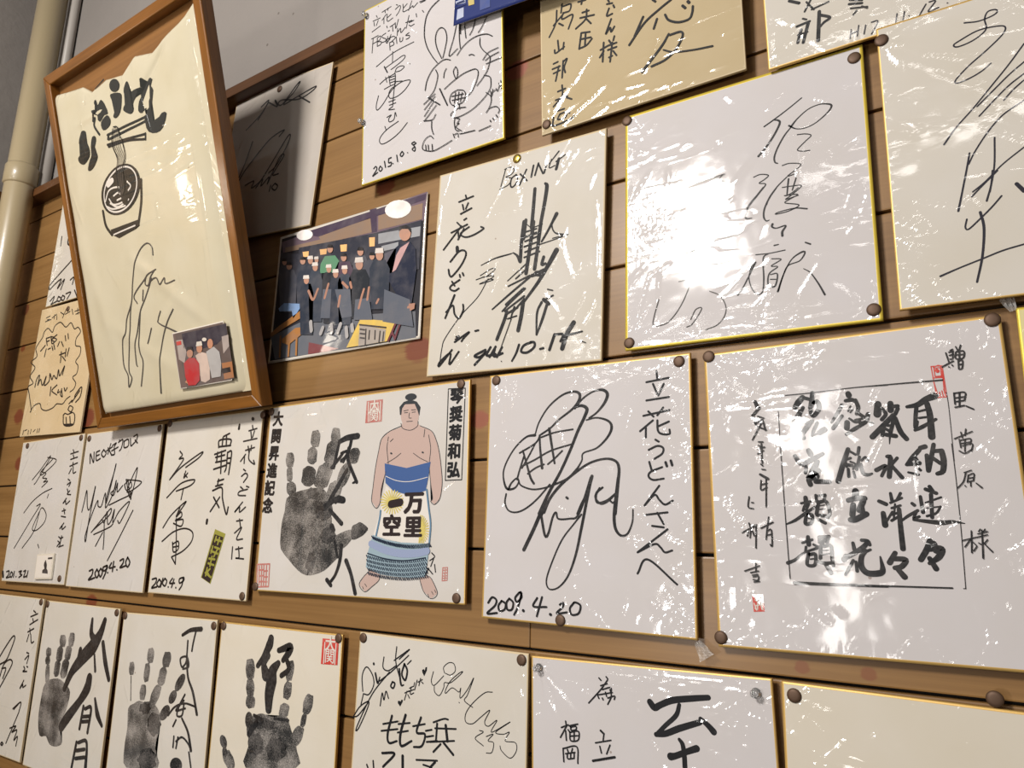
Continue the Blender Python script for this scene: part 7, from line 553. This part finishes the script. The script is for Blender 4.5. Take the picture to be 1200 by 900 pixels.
class Ink:
    """collects strokes, fills and printed characters of one part into one flat mesh lying on the paper"""

    def __init__(self): self.v = []; self.f = []; self.k = 0

    def level(self, base=0.22): self.k += 1; return base + (self.k % 60) * 0.004

    def stroke(self, pts, step=1.3):
        y = self.level(); P = catmull(pts, step); n = len(P); s = len(self.v)
        for i, p in enumerate(P):
            d = P[min(i + 1, n - 1)] - P[max(i - 1, 0)]; l = math.hypot(d[0], d[1]) or 1e-6
            nx, nz = -d[1] / l, d[0] / l; hw = max(p[2], 0.15) / 2
            self.v += [(p[0] + nx * hw, y, p[1] + nz * hw), (p[0] - nx * hw, y, p[1] - nz * hw)]
            if i: self.f.append((s + 2 * i - 2, s + 2 * i - 1, s + 2 * i + 1, s + 2 * i))
        for i in (0, n - 1):
            p = P[i]; q = P[min(i + 1, n - 1)] - P[max(i - 1, 0)]; a0 = math.atan2(q[1], q[0]) + (math.pi / 2 if i == 0 else -math.pi / 2)
            hw = max(p[2], 0.15) / 2; c = len(self.v); m = 6
            self.v.append((p[0], y, p[1]))
            for k in range(m + 1):
                a = a0 + math.pi * k / m; self.v.append((p[0] + hw * math.cos(a), y, p[1] + hw * math.sin(a)))
            for k in range(m): self.f.append((c, c + 1 + k, c + 2 + k))

    def fill(self, pts, base=0.22):
        y = self.level(base); bm = bmesh.new(); vs = [bm.verts.new((p[0], 0, p[1])) for p in pts]
        try: fc = bm.faces.new(vs)
        except ValueError: bm.free(); return
        bmesh.ops.triangulate(bm, faces=[fc], ngon_method='EAR_CLIP'); s = len(self.v); bm.verts.index_update()
        self.v += [(v.co.x, y, v.co.z) for v in bm.verts]
        self.f += [tuple(s + v.index for v in f.verts) for f in bm.faces]; bm.free()

    def text(self, body, cx, cz, size, rot=0.0, bold=0.0, sx=1.0, vertical=False, pitch=1.0):
        copies = [(0, 0)] if not bold else [(0, 0)] + [(bold * math.cos(k * math.pi / 3), bold * math.sin(k * math.pi / 3)) for k in range(6)]
        for i, ch in enumerate(body if vertical else [body]):
            cu = bpy.data.curves.new('glyph', 'FONT'); cu.body = ch; cu.size = 1.0; cu.align_x = 'CENTER'; cu.align_y = 'CENTER'
            cu.resolution_u = 3
            o = bpy.data.objects.new('glyph', cu); COL.objects.link(o)
            dg = bpy.context.evaluated_depsgraph_get(); me = o.evaluated_get(dg).to_mesh()
            y = self.level(); s = len(self.v); ca, sa = math.cos(rot), math.sin(rot)
            ox = 0.0; oz = -i * pitch * size if vertical else 0.0
            for ci, (du, dw) in enumerate(copies):
                s = len(self.v)
                for v in me.vertices:
                    u, w = (v.co.x + du) * size * sx + ox, (v.co.y + dw) * size + oz
                    self.v.append((cx + u * ca - w * sa, y + ci * 0.0006, cz + u * sa + w * ca))
                for p in me.polygons: self.f.append(tuple(s + k for k in p.vertices))
            o.evaluated_get(dg).to_mesh_clear(); bpy.data.objects.remove(o); bpy.data.curves.remove(cu)

    def build(self, name, mat, parent, fn=None, lift=0.0, zfn=None):
        if not self.v: return None
        me = bpy.data.meshes.new(name)
        co = np.array(self.v, float)
        if zfn is not None: co[:, 1] += zfn(co[:, 0], co[:, 2])
        co[:, 1] = -(co[:, 1] + lift)
        me.from_pydata((co / 1000).tolist(), [], self.f)
        bm = bmesh.new(); bm.from_mesh(me)
        for f in bm.faces:
            f.normal_update()
            if f.normal.y > 0: f.normal_flip()
        bm.to_mesh(me); bm.free()
        if fn is not None: set_film(me, fn)
        return link(name, me, parent, [mat])


def draw_parts(parent, parts, fn, seed, zfn=None, extra=0.0):
    for i, p in enumerate(parts):
        k = Ink()
        for s in p.get('fills', []): k.fill([(a / 10, b / 10) for a, b in s])
        for s in p.get('strokes', []):
            k.stroke([(s[j] / 10, s[j + 1] / 10, s[j + 2] / 10) for j in range(0, len(s), 3)])
        for t in p.get('texts', []): k.text(**t)
        o = k.build(p['name'], ink(*INKS[p['mat']]) if p['mat'] in INKS else ink('print_' + p['mat'], p['mat'], 0.3, '7a7474', 0.5, 70, coat=0.6), parent, fn, 0.02 + 0.26 * p.get('layer', i % 4) + extra, zfn)
        if o and p.get('label'): o['label'] = p['label']


INKS = {
    'black': ('black_ink', '17171a'), 'marker': ('black_marker', '1c1c1e', 0.08, 'b8b0aa'), 'dry': ('dry_brush_ink', '2b2b2c', 0.45, 'b9b1aa', 0.6, 120),
    'print': ('hand_print_ink', '2a2a2a', 0.7, 'c2bab2', 0.6, 800), 'printdark': ('dark_hand_print_ink', '1e1e1f', 0.35, 'b9b1aa', 0.6, 800),
    'printgrey': ('grey_hand_print_ink', '454341', 0.75, 'c2bab2', 0.6, 800),
    'red': ('red_seal_ink', 'c0392f', 0.3, 'd9b0a6', 0.6, 300), 'oldred': ('faded_red_seal_ink', 'b06a62', 0.4, 'd0b4aa', 0.6, 300),
    'skin': ('printed_skin', 'b9a096'), 'blue': ('printed_blue', '3f5a8c'), 'slate': ('printed_slate', '8d98b4'), 'apron': ('printed_apron_white', 'd6cfc6'),
    'yellow': ('printed_straw', 'c9b866'), 'hair': ('printed_hair', '33363a'), 'navy': ('printed_navy', '1a2638'), 'cordgrey': ('printed_cord_grey', '8fa3ad'), 'teal': ('printed_teal', '5d7c94'),
    'paperwhite': ('white_print', 'd8d0c8'), 'bluepen': ('dark_pen_ink', '23222c'), 'greyline': ('thin_grey_line', '6e6864'),
    'brownink': ('brown_black_ink', '2a2020'), 'sticker': ('yellow_green_sticker', '8f8b3c'), 'photowhite': ('photo_white', 'cfc8c4'),
    'softgrey': ('worn_pen_ink', '4a4744'), 'clothink': ('dyed_black', '20221f'),
    'white_line': ('white_cutout', 'cfc7bd'),
}

# ------------------------------------------------------------------ the setting
PITCH, Z00 = 102.0, -10.5          # plank height and one groove's height, mm
WALLY = 10.0                        # front of the planks behind the boards, mm
XC = -1836.0                        # the room's corner
KNOTS = [tuple(k) for k in DATA['knots']]
M_pine = wood('pine_plank', '72522c', '8d6a3e', 'X', 1.0, 0.5, KNOTS)
M_pine_left = wood('pine_plank_side', '72522c', '8d6a3e', 'Y', 1.0, 0.5)
M_gap = plain('plank_gap', '120c08', 0.9)
M_trim = wood('trim_wood', '472b14', '603c1e', 'X', 1.0, 0.5)
M_plaster = plaster('grey_plaster', '8a847f')
GAPS = dict(DATA['joints'])

bm = bmesh.new()
for k in range(-5, 8):
    z0, z1 = Z00 + k * PITCH, Z00 + (k + 1) * PITCH
    if k == 7: z1 = 760
    xs = [XC] + sorted(DATA['joints'].get(str(k), [])) + [700]
    for a, b in zip(xs, xs[1:]):
        add_box(bm, a / 1000 + 0.0003, b / 1000 - 0.0003, WALLY / 1000, (WALLY + 14) / 1000, ZC + (z0 + 1.5) / 1000, ZC + (z1 - 1.5) / 1000, 0.0016)
add_box(bm, XC / 1000, 0.7, (WALLY + 9) / 1000, (WALLY + 30) / 1000, ZC - 0.5205, ZC + 0.760, 0, 1)
tag(finish(bm, 'wall_back', [M_pine, M_gap]), kind='structure')

bm = bmesh.new()
for k in range(-5, 8):
    z0, z1 = Z00 + k * PITCH, min(Z00 + (k + 1) * PITCH, 760)
    add_box(bm, XC / 1000 - 0.014, XC / 1000, -1.0, WALLY / 1000, ZC + (z0 + 1.5) / 1000, ZC + (z1 - 1.5) / 1000, 0.0016)
add_box(bm, XC / 1000 - 0.03, XC / 1000 - 0.009, -1.0, WALLY / 1000, ZC - 0.5205, ZC + 0.760, 0, 1)
tag(finish(bm, 'wall_left', [M_pine_left, M_gap]), kind='structure')

bm = bmesh.new(); add_box(bm, XC / 1000 - 0.03, 0.7, (WALLY + 4) / 1000, (WALLY + 40) / 1000, ZC + 0.760, ZC + 1.75)
tag(finish(bm, 'wall_back_upper', [M_plaster]), kind='structure')
bm = bmesh.new(); add_box(bm, XC / 1000 - 0.04, XC / 1000 - 0.004, -1.0, (WALLY + 4) / 1000, ZC + 0.760, ZC + 1.75)
tag(finish(bm, 'wall_left_upper', [M_plaster]), kind='structure')
bm = bmesh.new(); add_box(bm, XC / 1000, 0.7, -0.020, (WALLY + 4) / 1000, ZC + 0.7415, ZC + 0.7605, 0.0015)
tag(finish(bm, 'trim_1', [M_trim]), kind='structure')
bm = bmesh.new(); add_box(bm, XC / 1000 - 0.004, XC / 1000 + 0.026, -1.0, -0.0205, ZC + 0.7415, ZC + 0.7605, 0.0015)
tag(finish(bm, 'trim_2', [M_trim]), kind='structure')

# ------------------------------------------------------------------ pipes in the corner
M_pipe = plain('cream_pipe', 'a39476', 0.35, coat=0.3)
M_cond = plain('grey_white_conduit', 'a39d96', 0.45)
bm = bmesh.new()
px, py = -1.752, -0.040
add_tube(bm, [(px, py, ZC - 0.52), (px, py, ZC + 1.7)], 0.030, 32)
pipe = tag(finish(bm, 'drain_pipe', [M_pipe], None, True), 'thick cream painted pipe running up the corner of the room', 'pipe')
bm = bmesh.new()
add_tube(bm, [(px, py, ZC + 0.762), (px, py, ZC + 0.766), (px, py, ZC + 0.806), (px, py, ZC + 0.812)], [0.0302, 0.0335, 0.0335, 0.0302], 32)
finish(bm, 'coupling', [M_pipe], pipe, True)
bm = bmesh.new(); add_tube(bm, [(-1.768 + 0.034, 0.002, ZC + 0.7615), (-1.768 + 0.034, 0.002, ZC + 1.7)], 0.0105, 20)
cond = tag(finish(bm, 'conduit', [M_cond], None, True), 'thin grey-white conduit on the plaster behind the thick cream pipe', 'conduit')

# ------------------------------------------------------------------ the boards
paper('bright_paper', 'c6c1c1', 0.03); paper('white_paper', 'c7c2bd', 0.05); paper('cream_paper', 'd0c8ba', 0.05)
paper('tan_paper', 'b9a888', 0.07); paper('warm_paper', 'cac4bb', 0.05); paper('grey_paper', 'b4aca4', 0.05); paper('straw_paper', 'cdb794', 0.1); paper('gold_paper', 'd6cb98', 0.1)
M_gold = plain('gold_edge', 'd0aa62', 0.42, 0.35); M_gold_b = plain('bright_gold_edge', 'd8bf4a', 0.4, 0.3); M_cream_edge = plain('cream_edge', 'c8b490', 0.6)
M_back = plain('board_core', 'b8a078', 0.8)
EDGE = {'gold': M_gold, 'bright': M_gold_b, 'cream': M_cream_edge}
M_film = bpy.data.materials.new('gathered_film'); nt, N, L, P = nodes_of(M_film)
P.inputs['Base Color'].default_value = (0.85, 0.83, 0.8, 1); P.inputs['Roughness'].default_value = 0.12; P.inputs['Alpha'].default_value = 0.35
GROUP = 'signed boards on the plank wall'
objs = {}
for bi, (key, b) in enumerate(DATA['boards'].items()):
    fn = film_fn(b, 11 + bi * 7)
    me = board_mesh('autograph_board', b['w'], b['h'], 3.0, b.get('rim', 1.6), b.get('step', 1.7 if b['c'][0] > -700 else 2.6), fn,
                    [MATS[b['paper']], EDGE[b.get('edge', 'gold')], M_back])
    mats = [MATS[b['paper']], EDGE[b.get('edge', 'gold')], EDGE[b.get('edge', 'gold')]]
    o = link('autograph_board', me, None, mats)
    o.matrix_world = board_matrix(b)
    tag(o, b['label'], 'signed board', GROUP)
    draw_parts(o, b['parts'], fn, bi)
    objs[key] = o
    for tb in b.get('tabs', []):        # gathered film at a corner
        x, z, L, ang, s = tb
        bmf = bmesh.new(); rows = []
        rr = random.Random(int(x * 13 + z))
        for i in range(9):
            t = i / 8; row = []
            for j in range(9):
                u = (j / 8 - 0.5) * (s * (0.35 + 0.65 * t)); v = t * L
                row.append(bmf.verts.new(((x + v * math.cos(ang) - u * math.sin(ang)) / 1000, -(0.6 + 1.6 * math.sin(j * 1.9 + i * 0.8) + rr.uniform(-0.6, 0.6)) / 1000 + 0.001,
                                          (z + v * math.sin(ang) + u * math.cos(ang)) / 1000)))
            rows.append(row)
        for A, B in zip(rows, rows[1:]):
            for j in range(8): bmf.faces.new((A[j], A[j + 1], B[j + 1], B[j]))
        finish(bmf, 'film_corner', [M_film], o, False)

# ------------------------------------------------------------------ thumbtacks (each one is a thing)
M_bronze = plain('bronze_tack', '5c4636', 0.55, 0.45); M_brass = plain('brass_tack', 'c2a552', 0.25, 0.9)
M_clear = bpy.data.materials.new('clear_plastic'); nt, N, L, P = nodes_of(M_clear)
P.inputs['Base Color'].default_value = (0.9, 0.9, 0.9, 1); P.inputs['Transmission Weight'].default_value = 0.9; P.inputs['Roughness'].default_value = 0.08


def tack_mesh(kind):
    bm = bmesh.new()
    if kind == 'clear':
        add_lathe(bm, [(0, 0.0125), (0.0042, 0.0120), (0.0050, 0.0105), (0.0048, 0.0095), (0.0030, 0.008), (0.0026, 0.005), (0.0032, 0.0035), (0.0055, 0.0028), (0.0058, 0.0016), (0.0054, 0.0005), (0, 0.0004)])
        m = M_clear
    else:
        add_lathe(bm, [(0, 0.0022), (0.003, 0.0021), (0.0046, 0.0018), (0.0055, 0.0012), (0.0059, 0.0006), (0.0058, 0.0004), (0.0054, 0.0003), (0, 0.0003)])
        m = M_bronze if kind == 'bronze' else M_brass
    bmesh.ops.recalc_face_normals(bm, faces=bm.faces[:])
    me = bpy.data.meshes.new('thumbtack'); bm.to_mesh(me); bm.free()
    me.polygons.foreach_set('use_smooth', [True] * len(me.polygons)); me.materials.append(m)
    return me


TACK = {k: tack_mesh(k) for k in ('bronze', 'gold', 'clear')}
for key, x, z, kind, label in DATA['tacks']:
    b = DATA['boards'][key]
    o = link('push_pin' if kind == 'clear' else 'thumbtack', TACK[kind])
    o.matrix_world = board_matrix(b) @ Matrix.Translation((x / 1000, -0.0001, z / 1000)) @ Matrix.Rotation(x * 1.7, 4, 'Y') @ Matrix.Scale(0.72 if kind == 'clear' else 1.0, 4)
    tag(o, label, 'thumbtack', 'tacks holding the signed boards')

# ------------------------------------------------------------------ the tilted wooden frame with a printed cloth
M_fr = {a: wood('frame_wood_' + a, '603c14', '8a5822', a, 2.2, 0.28, (), 0.6) for a in 'XZ'}
F = DATA['frame']; Wf, Hf, DEP = F['w'] / 1000, F['h'] / 1000, 0.020
root = empty('framed_cloth'); root.matrix_world = board_matrix(F) @ Matrix.Translation((0, 0, -Hf / 2))
tag(root, 'tilted wooden frame holding a white printed cloth with a noodle bowl drawing', 'picture frame')


def rail(pts_front, inner, axis):
    """mitred rail: outer edge a-b, inner edge c-d on the front; a small step on the inner side"""
    (a, b, c, d) = pts_front; bm = bmesh.new()
    fr = [bm.verts.new((p[0], 0.0, p[1])) for p in (a, b, d, c)]
    bk = [bm.verts.new((p[0], DEP, p[1])) for p in (a, b, d, c)]
    bm.faces.new(fr); bm.faces.new(bk[::-1])
    for i in range(4): bm.faces.new((fr[i], bk[i], bk[(i + 1) % 4], fr[(i + 1) % 4]))
    bmesh.ops.recalc_face_normals(bm, faces=bm.faces[:])
    es = [e for e in bm.edges if all(abs(v.co.y) < 1e-6 for v in e.verts)]
    bmesh.ops.bevel(bm, geom=es, offset=0.0022, segments=3, affect='EDGES', profile=0.5)
    return finish(bm, 'frame_rail', [M_fr[axis]], root)


t = 0.018; X = Wf / 2
rail(((-X, Hf), (X, Hf), (-X + t, Hf - t), (X - t, Hf - t)), 0, 'X')
rail(((-X, 0), (X, 0), (-X + t, t), (X - t, t)), 0, 'X')
rail(((-X, 0), (-X, Hf), (-X + t, t), (-X + t, Hf - t)), 0, 'Z')
rail(((X, 0), (X, Hf), (X - t, t), (X - t, Hf - t)), 0, 'Z')
bm = bmesh.new(); add_box(bm, -X + 0.006, X - 0.006, DEP - 0.004, DEP - 0.0005, 0.006, Hf - 0.006)
finish(bm, 'backing_board', [wood('frame_backing', '6e4a26', '8a6034', 'X')], root)
M_cloth = paper('frame_cloth', 'c4bba3', 0.06); CL = DATA['cloth']; wc, hc = CL['w'], CL['h']


def cloth_z(x, z):
    x = np.asarray(x, float); z = np.asarray(z, float)
    e = np.clip((x - (wc / 2 - 42)) / 42, 0, 1); e2 = np.clip((-x - (wc / 2 - 14)) / 14, 0, 1)
    e3 = np.clip((np.abs(z) - (hc / 2 - 14)) / 14, 0, 1)
    y = 5.0 - 14.0 * e ** 2 - 3 * e2 ** 2 - 3 * e3 ** 2
    y = y + 2.2 * (vnoise(x / 90, z / 120, 5) - 0.5) + 1.2 * (vnoise(x / 34, z / 60, 8) - 0.5)
    for (x0, z0, x1, z1, a, ww) in ((-60, -30, 150, -190, 1.4, 10), (-160, -120, 60, -250, 1.2, 12), (-20, -190, 60, -120, 1.0, 9), (-190, 60, -120, -220, 0.9, 14), (-150, 200, -40, 205, 1.3, 5), (30, 170, 130, 270, -2.0, 7), (-150, 180, -190, -60, .8, 16)):
        dx, dz = x1 - x0, z1 - z0; Ls = math.hypot(dx, dz); tt = ((x - x0) * dx + (z - z0) * dz) / Ls / Ls; dd = ((x - x0) * dz - (z - z0) * dx) / Ls
        y = y + a * np.exp(-(dd / ww) ** 2) * np.clip(np.minimum(tt, 1 - tt) * 4, 0, 1)
    return y


cfn = film_fn(dict(w=wc, h=hc, film=dict(n=50, dir=95, spread=12, edge=0.5, creases=[(wc / 2 - 40, -120, wc / 2 - 46, 120, 2.5, .5), (wc / 2 - 60, -180, wc / 2 - 52, -40, 2.0, .4)])), 91)
me = board_mesh('cloth', wc, hc, 1.0, 0, 3.0, cfn, [M_cloth, M_cloth], cloth_z)
# ragged upper hem: the cloth's own top edge hangs unevenly below the rail, the backing shows above it
hem = [(-1.0, 13), (-0.8, 20), (-0.55, 27), (-0.42, 44), (-0.2, 38), (0.05, 47), (0.22, 30), (0.45, 40), (0.6, 30), (0.8, 22), (1.0, 5)]
for v in me.vertices:
    z = v.co.z * 1000
    if z > hc / 2 - 110:
        u = v.co.x * 2000 / wc
        v.co.z -= np.interp(u, [q[0] for q in hem], [q[1] for q in hem]) / 1000 * ((z - (hc / 2 - 110)) / 110) ** 2
cloth = link('cloth', me, root, [M_cloth, M_cloth])
cloth.matrix_parent_inverse = Matrix(); cloth.matrix_local = Matrix.Translation((0, 0.0060, Hf / 2))
draw_parts(cloth, CL['parts'], cfn, 7, cloth_z, 0.5)
for z0, z1 in ((0.10, 0.118), (0.30, 0.318)):   # strips of clear tape lapped over the right rail
    pass
# string and nail that hold the frame
bm = bmesh.new()
yN = Hf * 0.86
add_tube(bm, [(-X + 0.012, DEP + 0.001, yN), (0, DEP + 0.05, yN + 0.012), (X - 0.012, DEP + 0.001, yN)], 0.0012, 8)
finish(bm, 'hanging_wire', [plain('wire', '6a6258', 0.4, 0.6)], root)
bpy.context.view_layer.update()

# snapshot lying on the cloth behind the film
b = DATA['snapshot']
o = link('snapshot', board_mesh('snapshot', b['w'], b['h'], 0.5, 1.6, 6, lambda x, z: np.zeros_like(np.asarray(x, float)), [ink('#6a5a56', '6a5a56'), ink('photo_border', 'd4ccc0'), ink('photo_border', 'd4ccc0')]), None,
         [MATS['#6a5a56'], MATS['photo_border'], MATS['photo_border']])
o.matrix_world = board_matrix(b)
tag(o, 'small square snapshot of three people on the cloth in the tilted frame', 'photograph')
draw_parts(o, b['parts'], lambda x, z: np.zeros_like(np.asarray(x, float)), 3)

# ------------------------------------------------------------------ laminated group photograph
b = DATA['photo']; pf = film_fn(dict(w=b['w'], h=b['h'], film=dict(n=4, low=0.5, mid=0.05, edge=0.1)), 5)
b['c'][1] = b['c'][1] + 6.0
pm = [ink('photo_dark', '2c2b31'), ink('photo_border', 'd4ccc0'), ink('photo_border', 'd4ccc0')]
o = link('group_photograph', board_mesh('group_photograph', b['w'], b['h'], 0.8, 4.0, 4, pf, pm), None, pm)
o.matrix_world = board_matrix(b)
tag(o, 'laminated photograph of restaurant staff in white caps, pinned right of the tilted frame', 'photograph')
draw_parts(o, b['parts'], pf, 3)

# ------------------------------------------------------------------ blue flyer hanging over the top edge
b = DATA['flyer']; ff = film_fn(dict(w=b['w'], h=b['h'], film=dict(n=10, low=0.5)), 6)
fm = [ink('flyer_navy', '1b2a66', coat=0.7), ink('flyer_navy', '1b2a66'), plain('flyer_back', 'a8a49c')]
o = link('flyer', board_mesh('flyer', b['w'], b['h'], 0.6, 0, 6, ff, [fm[0], fm[2]]), None, [fm[0], fm[2]])
o.matrix_world = board_matrix(b)
tag(o, 'navy blue flyer hanging over the top of the cartoon face board', 'flyer')
draw_parts(o, b['parts'], ff, 3)

# ------------------------------------------------------------------ little picture card in a case on the date board
b = DATA['card']; bm = bmesh.new()
w2, h2 = b['w'] / 2000, b['h'] / 2000
add_box(bm, -w2, w2, 0, 0.004, -h2, h2, 0.0012)
o = finish(bm, 'picture_card', [plain('card_case', 'd6cdbd', 0.25, coat=0.6)])
o.matrix_world = board_matrix(b)
tag(o, 'little white picture card in a clear case on the board dated 2012.3.21', 'card')
bm = bmesh.new(); add_box(bm, -w2 + 0.003, w2 - 0.003, -0.0003, 0.0004, -h2 + 0.003, h2 - 0.003)
finish(bm, 'card_face', [plain('card_white', 'd8cfc4', 0.4)], o)
draw_parts(o, b['parts'], None, 4)
